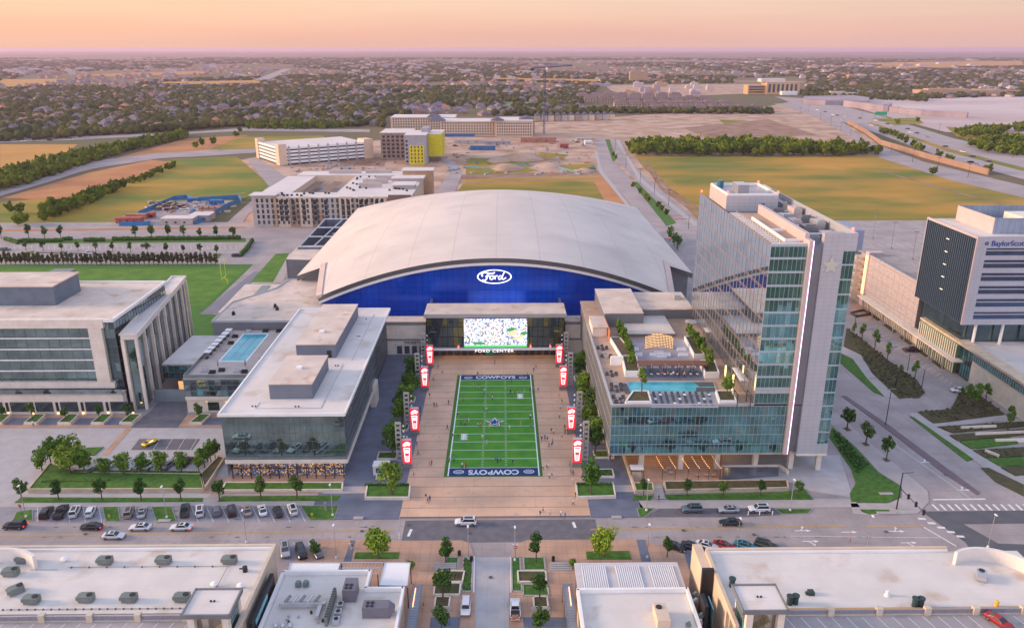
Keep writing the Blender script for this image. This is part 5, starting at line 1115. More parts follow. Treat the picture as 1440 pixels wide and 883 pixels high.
for k, (x, y, rz, lb) in enumerate(((35, 790, 0, 'green rooftop unit tucked under the left curved parapet'), (17, 808, .1, 'green rooftop unit at the far left with its fan on the left side'), (24, 833, .75, 'green rooftop unit turned at an angle near the left edge'),
                   (46, 847, 0, 'green rooftop unit at the left end of the row nearest the railing'), (149, 792, 0, 'green rooftop unit at the left of the back row of three'), (231.5, 791.5, 0, 'green rooftop unit in the middle of the back row of three'),
                   (324, 791, 0, 'green rooftop unit at the right end of the back row of three'), (122.5, 844.5, 0, 'second green rooftop unit from the left in the row nearest the railing'), (183, 844.5, 0, 'third green rooftop unit from the left in the row nearest the railing'),
                   (257.5, 844, 0, 'green rooftop unit half hidden by the left stair tower roof'))):
    p = G(x, y, ZR); u = rooftop_unit('rooftop_unit', p.x, p.y, ZR, rz, lb, 'rooftop units on the left shop block')
    if k in (1,): pass
for k, (px, py) in enumerate(((91, 789), (302, 824), (339, 826))):
    p = G(px, py, ZR); b = MB().cyl(p.x, p.y, ZR, ZR+.6, .25).cyl(p.x, p.y, ZR+.61, ZR+.85, .75, .15, n=12)
    tag(b.build('roof_vent', white_p), ['white mushroom vent alone on the left shop roof', 'white mushroom vent left of the pair by the stair tower', 'white mushroom vent right of the pair by the stair tower'][k], 'roof vent')
p = G(345, 803, ZR); tag(MB().cyl(p.x, p.y, ZR, ZR+1.0, .45, n=12).box(p.x-1.0, p.y-.1, ZR+.5, p.x-.46, p.y+.1, ZR+.7).build('exhaust_fan', dark_m), 'black drum exhaust fan near the right edge of the left shop roof', 'fan')
gp = MB()
for x0, y0, x1, y1 in ((-79.5, 121.2, -50, 121.25), (-84, 109.9, -54, 109.95), (-86, 120.5, -81, 120.55), (-50.5, 113, -50.45, 121)): gp.box(x0, y0, ZR+.15, x1, y1, ZR+.2)
for k in range(24): gp.box(-86+k*1.35, 109.8, ZR, -85.8+k*1.35, 110.05, ZR+.25)
for k in range(9): gp.box(-79+k*3.2, 121.1, ZR, -78.8+k*3.2, 121.35, ZR+.25)
gp.build('gas_pipe', mat('rust_pipe', (.16, .11, .09), .7, var=0), ml)
MB().prism([(-42.9, 108), (-42.2, 108), (-42.2, 121), (-42.9, 121)], 5, 9).build('dark_bay', dark_m, ml); MB().box(-42.19, 109, 5.5, -42.0, 116, 8.6).build('bay_window', gl_teal, ml)
# parking decks in front
for s, (xa, xb, lb) in enumerate(((-150, -51.5, 'rooftop parking deck along the bottom left edge'), (46, 140, 'rooftop parking deck along the bottom right edge'))):
    dk = empty('parking_deck', ((xa+xb)/2, 95, 0), 0, lb, 'parking deck')
    MB().box(xa, 70, 0, xb, 107.2, 10.1).build('deck', gridlines(mat('deck_concrete', (.30, .28, .28), .85, scale=.25, col2=(.38, .35, .34), dirt=((.25, .22, .2), .5)), 9, 6, 0, .06, (.2, .2, .2), .5) if 'deck_concrete' not in MATS else ms('deck_concrete'), dk)
    MB().box(xa, 107.21, 0, xb, 108.65, 10.25).build('back_wall', cream, dk)
    b = MB()
    for k in range(10):
        x = (-92.0+k*7.9-24) if s == 0 else (46.5+k*8.15)
        if xa+.5 < x < xb-.5: MB().box(x-.5, 107.0, 10.11, x+.5, 107.9, 11.5).build('pillar', cream, dk)
    b.box(xa, 107.3, 11.05, xb, 107.4, 11.2)
    for k in range(50): b.box(xa+.4+k*1.97, 107.32, 10.26, xa+.46+k*1.97, 107.38, 11.05)
    b.build('railing', alum, dk)
    MB().box(xa, 107.41, 10.26, xb, 107.45, 11.04).build('railing_glass', mat('rail_lilac', (.30, .29, .36), .3, .3, var=0) if 'rail_lilac' not in MATS else ms('rail_lilac'), dk)
    b = MB()
    for k in range(40):
        x = xa+1+k*2.55
        if x > xb: break
        sh = -1.2 if s == 0 else 1.4
        stripe(b, (x, 106.8), (x+sh, 101.8), .11, 10.115)
    b.build('bay_lines', paint_line, dk)
# stair towers
for s, (x0, x1, lb) in enumerate(((-51.2, -43.6, 'square flat-roofed stair tower at the right end of the left parking deck'), (38.2, 45.4, 'square flat-roofed stair tower at the left end of the right parking deck'))):
    tw = empty('stair_tower', ((x0+x1)/2, 105.7, 0), 0, lb, 'stair tower')
    MB().box(x0, 102.6, 14.4, x1, 109.0, 14.9).build('roof_slab', white_r, tw); MB().wall([(x0, 102.6), (x1, 102.6), (x1, 109), (x0, 109)], 14.35, 15.15, .25, closed=True).build('roof_edge', grey_m, tw)
    for k, (x, y) in enumerate(((x0+.7, 103.2), (x1-1.4, 103.2), (x0+.7, 108.2), (x1-1.4, 108.2))): MB().box(x, y-.45, 0, x+1.1, y+.45, 14.34).build('column', stone_w, tw)
    MB().box(x1-.75 if s == 0 else x0+.5, 103.8, 3, x1-.5 if s == 0 else x0+.75, 107.7, 14.0).build('side_glass', gl_teal, tw)
    b = MB()
    for k in range(4): b.box(x1-.49 if s == 0 else x0+.35, 103.8, 5+k*2.6, x1-.4 if s == 0 else x0+.49, 107.7, 5.12+k*2.6)
    b.build('glass_bars', alum, tw)
    b = MB(); 
    for k in range(9): b.box(x0+2+k*.4, 105, 8.2+k*.3, x0+2.39+k*.4, 106.6, 8.4+k*.3)
    b.build('stair_flight', mat('ochre_steel', (.35, .27, .12), .6, var=.1) if 'ochre_steel' not in MATS else ms('ochre_steel'), tw)
    for dx in (-.28, .28): MB().cyl((x0+x1)/2+dx, 106, 14.91, 15.1, .18, n=10).build('roof_drain', dark_m, tw)
mr = empty('shop_block', (70, 116, 0), 0, 'long flat pale shop block with a curved parapet at its far corner, bottom right', 'shop building')
MB().box(38.3, 108.7, 0, 97, 124.5, ZR-.31).build('wall', cream, mr); MB().box(38.5, 108.9, ZR-.3, 96.8, 124.3, ZR).build('roof', cream_roof, mr)
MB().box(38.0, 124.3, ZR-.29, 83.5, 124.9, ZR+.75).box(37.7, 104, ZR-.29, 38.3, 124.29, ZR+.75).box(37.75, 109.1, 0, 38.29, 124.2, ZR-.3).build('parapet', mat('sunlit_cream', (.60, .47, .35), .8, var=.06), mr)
MB().box(38.31, 123.95, ZR+.01, 83.4, 124.29, ZR+.5).build('parapet_flashing', white_p, mr)
arcwall(mr, 87.0, 113.2, 8.1, -12, 122, ZR-.2, ZR+2.7)
MB().box(35.6, 117.5, 0, 37.7, 118.2, 11.6).box(34.6, 111.0, 0, 35.3, 114.5, 9.0).build('dark_pier', dark_m, mr); MB().box(36.0, 118.21, 0, 37.69, 127.0, 10.4).build('tan_pier', ms('sunlit_cream'), mr)
MB().box(35.7, 110, 3.5, 35.9, 113.5, 9.2).build('bay_window', gl_teal, mr)
MB().box(46, 108.35, ZR-.2, 92, 108.68, ZR+.15).build('yellow_edge', mat('ochre_trim', (.55, .33, .12), .7, var=0), mr)
for k, (px, py, lb) in enumerate(((1029, 824, 'dark green drum fan left of the right stair tower'), (1110, 849, 'first of two dark drum fans right of the right stair tower'), (1118, 848, 'second of two dark drum fans right of the right stair tower'),
                                  (1286, 852, 'left dark drum fan of the pair by the railing pillar'), (1294, 852, 'right dark drum fan of the pair by the railing pillar'), (1140, 835, 'small black box vent alone on the right shop roof'))):
    p = G(px, py, ZR); b = MB()
    (b.cyl(p.x, p.y, ZR, ZR+1.5, .5, n=14).cyl(p.x, p.y, ZR+1.51, ZR+1.75, .62, n=14) if k < 5 else b.box(p.x-.5, p.y-.5, ZR, p.x+.5, p.y+.5, ZR+.7).box(p.x-.9, p.y-.3, ZR, p.x-.51, p.y+.3, ZR+.4))
    tag(b.build('exhaust_fan', mat('dark_green_metal', (.03, .06, .06), .5, .2, var=0) if 'dark_green_metal' not in MATS else ms('dark_green_metal')), lb, 'fan')
p = G(1247, 837, ZR); tag(MB().cyl(p.x, p.y, ZR, ZR+.7, .5, .2, n=12).cyl(p.x, p.y, ZR+.71, ZR+1, .3, n=10).build('roof_vent', white_p), 'white cone vent alone in the middle of the right shop roof', 'roof vent')
p = G(1379, 813, ZR); rooftop_unit('rooftop_unit', p.x, p.y, ZR, 1.1, 'angled rooftop unit inside the right curved parapet', 'lone rooftop units', alum)
p = G(1401, 852, ZR); tag(MB().cyl(p.x, p.y, ZR, ZR+1.1, .3, n=8).box(p.x-.4, p.y-.1, ZR+.6, p.x+.4, p.y+.1, ZR+.8).build('yellow_standpipe', mat('yellow_paint', (.7, .45, .04), .5, var=0)), 'small yellow standpipe on the right shop roof near the deck', 'standpipe')
# restaurant left of the lane
rl = empty('restaurant', (-32, 115, 0), 0, 'flat-roofed restaurant crowded with ducts and vents left of the central lane', 'restaurant')
zr = 6.2
fp = [(-41.5, 98), (-41.5, 124.2), (-25.2, 124.2), (-25.2, 119.2), (-18.4, 119.2), (-18.4, 98)]
MB().prism(fp, 0, zr-.31).build('wall', cream, rl); MB().prism([(-41.2, 98), (-41.2, 123.9), (-25.5, 123.9), (-25.5, 118.9), (-18.7, 118.9), (-18.7, 98)], zr-.3, zr).build('roof', cream_roof, rl)
MB().wall(fp[0:2]+fp[2:6], zr-.3, zr+.9, .5).build('parapet', white_p, rl)
def Z7(x, y, z=zr): return G(350+x/4.645, 730+y/4.645, z)
for (x, y, sx, sy, sz, lb) in ((668, 500, 2.3, 3.6, 2.6, 'grey purple rooftop unit with four fans at the middle of the restaurant roof'), (835, 620, 4.6, 2.2, 2.2, 'long grey rooftop unit with tapered end on the restaurant roof')):
    p = Z7(x, y); r = empty('rooftop_unit', (p.x, p.y, zr), 0, lb, 'rooftop unit'); um = mat('plum_grey_metal', (.17, .165, .20), .5, .3, var=.05) if 'plum_grey_metal' not in MATS else ms('plum_grey_metal')
    MB().box(p.x-sx/2, p.y-sy/2, zr+.15, p.x+sx/2, p.y+sy/2, zr+sz).build('casing', um, r); MB().box(p.x-sx/2-.1, p.y-sy/2-.1, zr, p.x+sx/2+.1, p.y+sy/2+.1, zr+.14).build('curb', alum, r)
    for dx in (-.55, .25):
        for dy in (-.5, .35): MB().cyl(p.x+dx-(.9 if sx > 3 else 0), p.y+dy-(.6 if sy > 3 else 0), zr+sz, zr+sz+.1, .33, n=12).build('fan', dark_m, r)
    if sx > 3: MB().add([(p.x+2.3, p.y-1.0, zr+.4), (p.x+3.2, p.y-.7, zr+.9), (p.x+3.2, p.y+.7, zr+.9), (p.x+2.3, p.y+1, zr+.4), (p.x+2.3, p.y-1, zr+2.1), (p.x+3.2, p.y-.7, zr+1.6), (p.x+3.2, p.y+.7, zr+1.6), (p.x+2.3, p.y+1, zr+2.1)], [(0, 1, 5, 4), (1, 2, 6, 5), (2, 3, 7, 6), (4, 5, 6, 7), (3, 2, 1, 0)]).build('hood', um, r)
for k, (x, y) in enumerate(((325, 440), (375, 438))):
    p = Z7(x, y); tag(MB().box(p.x-.5, p.y-.4, zr+.2, p.x+.5, p.y+.4, zr+1).cyl(p.x, p.y, zr+1.01, zr+1.2, .45, n=12).box(p.x-.4, p.y-.05, zr, p.x+.4, p.y+.05, zr+.19).build('condenser', ms('sage_metal')), ['left one of two little green condensers at the back of the restaurant roof', 'right one of two little green condensers at the back of the restaurant roof'][k], 'condenser')
dr = empty('duct_run', (Z7(350, 580).x, Z7(350, 580).y, zr), 0, 'silver duct run across the left half of the restaurant roof', 'duct')
a_, b_ = Z7(200, 580), Z7(500, 590); MB().box(a_.x, a_.y-.35, zr+.5, b_.x, a_.y+.35, zr+1.2).build('duct', alum, dr)
for k in range(5): x = a_.x+1+k*1.3; MB().tube((x, a_.y+.2, zr+1.1), (x+.9, a_.y+1.1, zr+1.9), .26, n=8).build('elbow', alum if k % 2 else grey_m, dr)
MB().box(b_.x-1.2, a_.y-3.4, zr+.4, b_.x-.5, a_.y-.36, zr+1.1).build('duct', alum, dr)
for k in range(7): x, y = a_.x+2.5+random.uniform(-1.5, 6), a_.y-random.uniform(1, 4); MB().cyl(x, y, zr, zr+.5, .22).build('vent_pipe', dark_m if k % 2 else alum, dr)
r = empty('louvre_wall', (Z7(530, 620).x, Z7(530, 620).y, zr), 0, 'ladder-like green screen of square frames across the restaurant roof', 'screen wall'); a_, b_ = Z7(565, 505), Z7(505, 700)
MB().wall([a_, b_], zr, zr+1.9, .5).build('frame', ms('sage_metal'), r)
for k in range(12):
    c = a_.lerp(b_, (k+.5)/12); MB().box(c.x-.24, c.y-.2, zr+1.901, c.x+.24, c.y+.2, zr+1.93).build('opening', dark_m, r)
for k in range(3):
    c = Z7(600-k*14, 580+k*50); r = empty('condenser', (c.x, c.y, zr), 0, f'{ORD[k]} pale condenser box from the back beside the ladder-like screen', 'condenser', 'pale condensers on the restaurant roof')
    MB().box(c.x-.55, c.y-.6, zr+.1, c.x+.55, c.y+.6, zr+1.1).build('casing', alum, r); MB().cyl(c.x, c.y, zr+1.11, zr+1.2, .4, n=12).build('fan', dark_m, r)
for k, x in enumerate((175, 222, 270)):
    c = Z7(x, 705); tag(MB().cyl(c.x, c.y, zr, zr+.6, .3).cyl(c.x, c.y, zr+.61, zr+.85, .5, .3, n=12).build('roof_vent', alum), f'{ORD[k]} grey dome vent from the left at the bottom edge of the restaurant roof', 'roof vent', 'dome vents on the restaurant roof')
def canopy(name, lb, pts, z, m, nposts=True, beams=False):
    P = GP(pts, z); r = empty(name, (P[0].x, P[0].y, 0), 0, lb, 'canopy')
    if not beams: MB().prism(P, z-.2, z).build('canopy_roof', m, r); MB().wall(P, z-.25, z+.12, .12, closed=True).build('canopy_edge', alum, r)
    else:
        b = MB()
        for k in range(13): a = P[0].lerp(P[1], k/12); c = P[3].lerp(P[2], k/12); b.tube((a.x, a.y, z-.1), (c.x, c.y, z-.1), .07, n=4)
        for t in (0, .5, 1): a = P[0].lerp(P[3], t); c = P[1].lerp(P[2], t); b.tube(a, c, .09, n=4)
        b.build('slats', alum, r)
    for p in P: MB().box(p.x-.08, p.y-.08, .12, p.x+.08, p.y+.08, z-.26).build('post', dark_m, r)
    return r
canopy('canopy', 'large flat white canopy behind the left restaurant parapet', [(408, 791), (479, 791), (474, 806), (404, 806)], 5, white_p)
canopy('slatted_canopy', 'open slatted canopy between the two white canopies of the left restaurant', [(480, 790.5), (539, 790.5), (531, 806), (476, 806)], 4.8, alum, beams=True)
canopy('canopy', 'square white canopy nearest the lane on the left', [(541, 790.5), (577, 791), (573, 824), (533, 823)], 5, white_p)
# right restaurant
rr_ = empty('restaurant', (24, 115, 0), 0, 'flat cream-roofed restaurant right of the central lane with one tall vent box', 'restaurant')
fp = [(13.4, 98), (13.4, 118.4), (33.3, 118.4), (33.3, 98)]
MB().prism(fp, 0, zr-.31).build('wall', ms('sunlit_cream'), rr_); MB().box(13.7, 98, zr-.3, 33, 118.1, zr).build('roof', cream_roof, rr_); MB().wall([fp[0], fp[1], fp[2], fp[3]], zr-.3, zr+.9, .5).build('parapet', white_p, rr_)
def Z8(x, y, z=zr): return G(780+x/4.364, 730+y/4.364, z)
hr = empty('ribbed_roof_pavilion', (23, 123, 0), 0, 'low pavilion with three ribbed skylight panels behind the right restaurant', 'pavilion')
P = [G(807.5, 789.5, 5.6), G(952, 789, 5.6), G(964, 829, 5.6), G(811, 831, 5.6)]; x0, x1, y0, y1 = 13.6, 33.6, 118.8, 128
MB().box(x0+.3, y0+.3, 0, x1-.3, y1-.3, 5.2).build('wall', gl_dark, hr); MB().box(x0, y0, 5.21, x1, y1, 5.6).build('roof', mat('pale_sheet_roof', (.55, .52, .52), .6, var=.06, dirt=((.45, .36, .28), .3)), hr)
for k in range(3):
    sk = MB().box(x0+1.1+k*6.5, y0+1.0, 5.61, x0+6.0+k*6.5, y1-1.2, 5.72).build('skylight_panel', alum, hr); b = MB()
    for q in range(12): b.box(x0+1.2+k*6.5+q*.4, y0+1.05, 5.73, x0+1.38+k*6.5+q*.4, y1-1.25, 5.85)
    b.build('ribs', white_p, sk)
p = Z8(655, 630); vb = empty('vent_box', (p.x, p.y, zr), 0, 'tall tan vent box with a round fan on the right restaurant roof', 'vent'); MB().box(p.x-1.1, p.y-2, zr, p.x+1.1, p.y+2.6, zr+2).build('casing', ms('sunlit_cream'), vb); MB().cyl(p.x-.3, p.y+1.4, zr+2.01, zr+2.15, .55, n=14).build('fan', dark_m, vb)
for k, (x, y) in enumerate(((860, 470), (862, 510), (895, 600), (890, 640), (820, 655))):
    p = Z8(x, y); tag(MB().box(p.x-.4, p.y-.3, zr, p.x+.4, p.y+.3, zr+.6).cyl(p.x+.1, p.y, zr+.61, zr+.9, .25).build('roof_fan', alum if k % 2 else ms('sage_metal')), f'{ORD[k]} small fan from the back along the stained right side of the restaurant roof', 'fan', 'small fans on the right restaurant roof')
# sloping louvre canopies with neon strips, stairs, benches by the lane
for s, x in ((0, -16.4), (1, 12.0)):
    r = empty('louvre_canopy', (x, 118, 0), 0, f'long blue-grey louvre canopy with neon strips {"left" if s == 0 else "right"} of the central lane', 'canopy')
    b = MB()
    for k in range(36): b.obox((x, 124.2-k*.42, 3.6), (1.7, .26, .08), 0)
    b.build('louvres', mat('blue_grey_louvre', (.24, .30, .38), .4, .3, var=.05) if 'blue_grey_louvre' not in MATS else ms('blue_grey_louvre'), r)
    for dx in (-.85, .85): MB().box(x+dx-.06, 108.8, 3.4, x+dx+.06, 124.5, 3.7).build('beam', grey_m, r)
    for k in range(4): MB().box(x-.95, 110+k*4.5, .12, x-.83, 110.12+k*4.5, 3.39).build('post', grey_m, r)
    MB().box(x+(-.35 if s == 0 else .15), 118, 3.72, x+(-.2 if s == 0 else .3), 123.2, 3.85).build('neon_strip', org_l, r)
for k, (x, y, lb) in enumerate(((622, 858, 'pale stone bench below the small tree planter left of the lane'), (760, 858, 'pale stone bench below the small tree planter right of the lane'))):
    p = G(x, y); tag(MB().box(p.x-1.8, p.y-.3, .13, p.x+1.8, p.y+.3, .6).box(p.x-1.5, p.y-.2, .61, p.x+1.5, p.y+.2, .68).build('bench', walkc), lb, 'bench')
# plaza furniture ------------------------------------------------------
redp = mat('red_banner', (.6, .01, .02), emit=(1, .015, .035), es=.75, var=0); glow = mat('banner_glow', (1, .9, .9), emit=(1, .93, .9), es=.95, var=0); pinkg = mat('banner_pink', (1, .6, .6), emit=(1, .45, .42), es=.8, var=0)
def led_tower(x, y, label):
    r = empty('banner_tower', (x, y, 0), 0, label, 'lit banner tower', 'red lit banner towers along the plaza')
    MB().box(x-1.1, y-.35, .13, x+1.1, y+.75, 8.0).build('casing', alum, r); MB().box(x-1.12, y-.4, .13, x+1.12, y-.36, 1.5).build('base_screen', grey_m, r)
    pn = MB().box(x-1.1, y-.45, 1.55, x+1.1, y-.355, 8.0).build('lit_panel', redp, r)
    b = MB()
    for pts in (((-.8, 6.6), (-.5, 7.2), (.1, 7.5), (.7, 7.25), (.8, 6.9)), ((-.7, 6.5), (0, 6.85), (.75, 6.7))):
        for p, q in zip(pts, pts[1:]): b.tube((x+p[0], y-.5, p[1]), (x+q[0], y-.5, q[1]), .2, n=6)
    for p, q in (((-.72, 5.9), (-.45, 2.2)), ((.72, 5.9), (.45, 2.2)), ((-.45, 2.2), (.45, 2.2)), ((-.72, 5.9), (.72, 5.9))): b.tube((x+p[0], y-.5, p[1]), (x+q[0], y-.5, q[1]), .11, n=6)
    b.add([(x-.5, y-.52, 5.5), (x+.5, y-.52, 5.5), (x+.42, y-.52, 4.5), (x-.42, y-.52, 4.5)], [(0, 3, 2, 1)])
    b.build('logo', glow, pn)
    MB().add([(x-.42, y-.51, 3.8), (x+.42, y-.51, 3.8), (x+.33, y-.51, 2.5), (x-.33, y-.51, 2.5)], [(0, 3, 2, 1)]).build('logo_cup', pinkg, pn)
def pylon(x, y, h, label):
    r = empty('light_pylon', (x, y, 0), 0, label, 'light pylon', 'ladder-like light pylons along the plaza')
    b = MB(); b.box(x-.75, y-.3, .13, x-.45, y+.3, h).box(x+.45, y-.3, .13, x+.75, y+.3, h)
    n = int(h/1.35)
    for k in range(n+1): z = .3+k*(h-.5)/n; b.box(x-.449, y-.29, z-.22, x+.449, y+.29, z+.22)
    b.build('frame', mat('pylon_stone', (.42, .38, .35), .7, var=.05) if 'pylon_stone' not in MATS else ms('pylon_stone'), r)
    s = 1 if x < 0 else -1
    for k in range(5):
        z = h-1-k*1.5; l = MB().box(x+s*.76, y-.05, z-.05, x+s*1.3, y+.05, z+.05).build('lamp_arm', dark_m, r); MB().cyl(x+s*1.35, y, z-.15, z+.2, .22, n=8).build('lamp_head', white_p, l)
for k, y in enumerate((174.3, 192.3, 221.3, 239.5)):
    nm = ('nearest the street', 'second from the street', 'third from the street', 'nearest the big screen')[k]
    led_tower(-24.1, y, f'red lit banner tower {nm} on the left of the turf'); led_tower(18.4, y, f'red lit banner tower {nm} on the right of the turf')
    pylon(-26.6, y+3.5, 11.0, f'ladder-like grey light pylon {nm} on the left of the turf'); pylon(20.9, y+3.5, 11.0, f'ladder-like grey light pylon {nm} on the right of the turf')
for k, (x, y) in enumerate(((-28.8, 170.5), (-30.0, 180), (-28.5, 188.5), (-28.8, 196), (-29.5, 207), (-29, 214), (-29.2, 229))):
    for s in (0, 1):
        xx = x if s == 0 else -5.6-x; xx = xx+(1.5 if s else 0); lb = f'{ORD[k]} small square bed of clipped shrubs from the street on the {"left" if s == 0 else "right"} promenade'
        r = empty('promenade_planter', (xx, y, 0), 0, lb, 'planter', 'clipped planters on the promenades')
        MB().box(xx-2.2, y-1.5, .12, xx+2.2, y+1.5, .6).build('planting', leaf_d, r); MB().wall([(xx-2.4, y-1.7), (xx+2.4, y-1.7), (xx+2.4, y+1.7), (xx-2.4, y+1.7)], .12, .66, .3, closed=True).build('wall', stone_w, r)
p = G(535, 666); r = empty('glass_kiosk', (p.x, p.y, 0), 0, 'small pale kiosk with teal glass beside the left plaza entrance planter', 'kiosk'); MB().box(p.x-1.6, p.y-1, .13, p.x+2.2, p.y+1.6, 2.6).build('wall', stone_w, r); MB().box(p.x-.9, p.y-1.06, .8, p.x+1.9, p.y-1.01, 2.2).build('window', gl_teal, r); MB().box(p.x-1.7, p.y-1.1, 2.61, p.x+2.3, p.y+1.7, 2.8).build('roof', white_p, r)

# street lamps, bins, signals --------------------------------------------
LAMP = None
def street_lamp(px, py, label, h=8.2, col=None):
    global LAMP
    p = G(px, py)
    if LAMP is None:
        LAMP = empty('street_lamp', (0, 0, 0)); MB().cyl(0, 0, .05, .45, .28, .22, n=10).build('base', white_p, LAMP)
        MB().cyl(0, 0, .451, 8, .09, .055, n=8).build('pole', alum, LAMP); MB().obox((0, -.25, 8.1), (.36, .8, .14), 0).build('lamp_head', white_p, LAMP); o = LAMP
    else: o = copy_tree(LAMP)
    o.location = (p.x, p.y, .1); return tag(o, label, 'street lamp', 'slim pale street lamps')
for px, py, lb in ((37, 727, 'pale street lamp on the leftmost grass island of the parking row'), (235, 728, 'pale street lamp on the third grass island of the parking row'), (468, 725, 'pale street lamp on the grass beside the left plaza paving'),
                   (347, 763, 'slim street lamp on the near kerb, left of the angled cars'), (473, 785, 'slim street lamp on the near brick walk beside the bluestone strip'), (659, 787, 'street lamp at the left mouth of the central lane'), (724, 788, 'street lamp at the right mouth of the central lane'),
                   (910, 784, 'street lamp on the near brick walk, right of the bright round tree'), (1036, 775, 'street lamp behind the teal and red parked cars'), (909, 718, 'street lamp on the grass triangle before the hotel steps'), (1111, 718, 'street lamp on the grass island right of the kerbside cars'),
                   (1219, 772, 'slim street lamp behind the right shop roof'), (1389, 770, 'street lamp by the dark crossroads, far right')):
    street_lamp(px, py, lb)
for k, (px, py, h, lb) in enumerate(((1245, 598, 11, 'tall dark double-armed lamp post on the avenue median'), (1259, 545, 6, 'thin grey lamp post at the tip of the planting bed by the avenue'), (1276, 521, 6, 'thin grey lamp post beside the open car park drive'), (1296, 545, 6, 'thin grey lamp post at the end of the planting bed'), (1201, 464, 6, 'thin grey lamp post at the near end of the garage plaza'))):
    p = G(px, py); r = empty('lamp_post', (p.x, p.y, 0), 0, lb, 'lamp post'); MB().cyl(p.x, p.y, .05, h, .13, .08, n=8).build('pole', dark_m, r); MB().box(p.x-1.2 if h > 8 else p.x-.3, p.y-.1, h, p.x+1.2 if h > 8 else p.x+.3, p.y+.1, h+.15).build('lamp_head', grey_m, r)
for k, (px, py) in enumerate(((663, 783), (726, 783), (1122, 500), (1125, 506))):
    if k > 1: continue
    p = G(px-1.5+k*3, py-3); q = G(px, py)
p = G(724, 783); r = empty('stop_sign', (p.x+.8, p.y, 0), 0, 'red no-entry sign on the lamp at the right mouth of the lane', 'road sign'); MB().cyl(p.x+.1, p.y-.3, .1, 3.0, .05, n=6).build('post', grey_m, r)
b = MB(); n = 16; b.add([(p.x+.1+.42*math.cos(i*math.tau/n), p.y-.42, 2.7+.42*math.sin(i*math.tau/n)) for i in range(n)]+[(p.x+.1+.42*math.cos(i*math.tau/n), p.y-.37, 2.7+.42*math.sin(i*math.tau/n)) for i in range(n)], [tuple(range(n))]+[(i, i+n, (i+1) % n+n, (i+1) % n) for i in range(n)])
dsc = b.build('disc', mat('sign_red', (.6, .02, .03), .5, var=0), r); MB().box(p.x-.18, p.y-.44, 2.62, p.x+.38, p.y-.425, 2.78).build('bar', white_p, dsc); MB().box(p.x-.5, p.y-.42, 3.2, p.x+.7, p.y-.38, 3.5).build('name_plate', white_p, r)
p = G(31, 724); r = empty('stop_sign', (p.x, p.y, 0), 0, 'red stop sign at the far left street corner', 'road sign'); MB().cyl(p.x, p.y, .1, 2.2, .05, n=6).build('post', grey_m, r)
b = MB(); n = 8; b.add([(p.x+.42*math.cos((i+.5)*math.tau/n), p.y-.1, 2.5+.42*math.sin((i+.5)*math.tau/n)) for i in range(n)]+[(p.x+.42*math.cos((i+.5)*math.tau/n), p.y-.05, 2.5+.42*math.sin((i+.5)*math.tau/n)) for i in range(n)], [tuple(range(n))]+[(i, i+n, (i+1) % n+n, (i+1) % n) for i in range(n)])
pl = b.build('plate', ms('sign_red'), r); text_part('STOP', .3, (p.x, p.y-.11, 2.5), (math.pi/2, 0, 0), white_p, pl, 'lettering', .005)
for k, (px, py, lb) in enumerate(((663, 789, 'dark litter bin left of the lane mouth'), (1, 1, ''), (778, 789, 'dark litter bin right of the lane mouth'), (646, 781, 'dark litter bin beside the small round tree left of the lane'))):
    if lb: p = G(px, py); tag(MB().cyl(p.x, p.y, .12, 1.1, .32, .36, n=12).cyl(p.x, p.y, 1.11, 1.25, .25, n=10).build('litter_bin', dark_m), lb, 'litter bin')
# traffic signal mast at the avenue corner
p = G(1260.5, 716); q = G(1301, 722, 5.9); r = empty('traffic_signal', (p.x, p.y, 0), 0, 'black traffic signal mast reaching over the avenue crosswalk', 'traffic signal')
MB().cyl(p.x, p.y, .1, 9.5, .16, .12, n=8).build('pole', dark_m, r); e = G(1301, 722, 6.2); MB().tube((p.x, p.y, 5.6), e, .11, .07).build('mast_arm', dark_m, r)
MB().tube((p.x, p.y, 9.4), (p.x+2.3, p.y-.2, 9.7), .07).build('lamp_arm', dark_m, r)
for t in (.35, .65, .95): c = Vector((p.x, p.y, 5.6)).lerp(e, t); MB().box(c.x-.2, c.y-.2, c.z-.6, c.x+.2, c.y+.2, c.z+.6).build('signal_head', dark_m, r)
# hydrants, utility covers and small things on the lawns
for k, (px, py, lb) in enumerate(((154, 728, 'small yellow hydrant on the second grass island'), (439, 726, 'small yellow hydrant on the grass island by the plaza'))):
    p = G(px, py); tag(MB().cyl(p.x, p.y, .15, .8, .17, n=8).cyl(p.x, p.y, .81, .95, .1, n=8).box(p.x-.3, p.y-.07, .5, p.x+.3, p.y+.07, .65).build('hydrant', ms('yellow_paint')), lb, 'hydrant')
for k, (px, py, sx, lb) in enumerate(((231, 733, 1.4, 'pale concrete drain box at the kerb of the third grass island'), (504, 729, 1.1, 'pale drain box at the kerb left of the plaza'), (867, 728, 1.1, 'pale drain box at the kerb right of the plaza'), (1247, 722, 2.2, 'long pale bench-like slab on the corner verge'),
                                  (1246, 695, 1.6, 'square pale utility cover on the corner lawn'), (1228, 532, 1.0, 'pale slab where the curving path meets the verge'))):
    p = G(px, py); tag(MB().box(p.x-sx, p.y-.5, .02, p.x+sx, p.y+.5, .3).box(p.x-sx*.6, p.y-.3, .301, p.x+sx*.6, p.y+.3, .34).build('utility_slab', walkc), lb, 'slab')
p = G(458, 718); tag(MB().box(p.x-.3, p.y-.15, .15, p.x+.3, p.y+.15, 2.2).box(p.x-.22, p.y-.17, .5, p.x+.22, p.y-.152, 1.9).build('information_totem', alum), 'slim grey information post on the grass by the plaza', 'totem')
for k in range(4):
    p = G(1061+k*0+k*17, 722); 
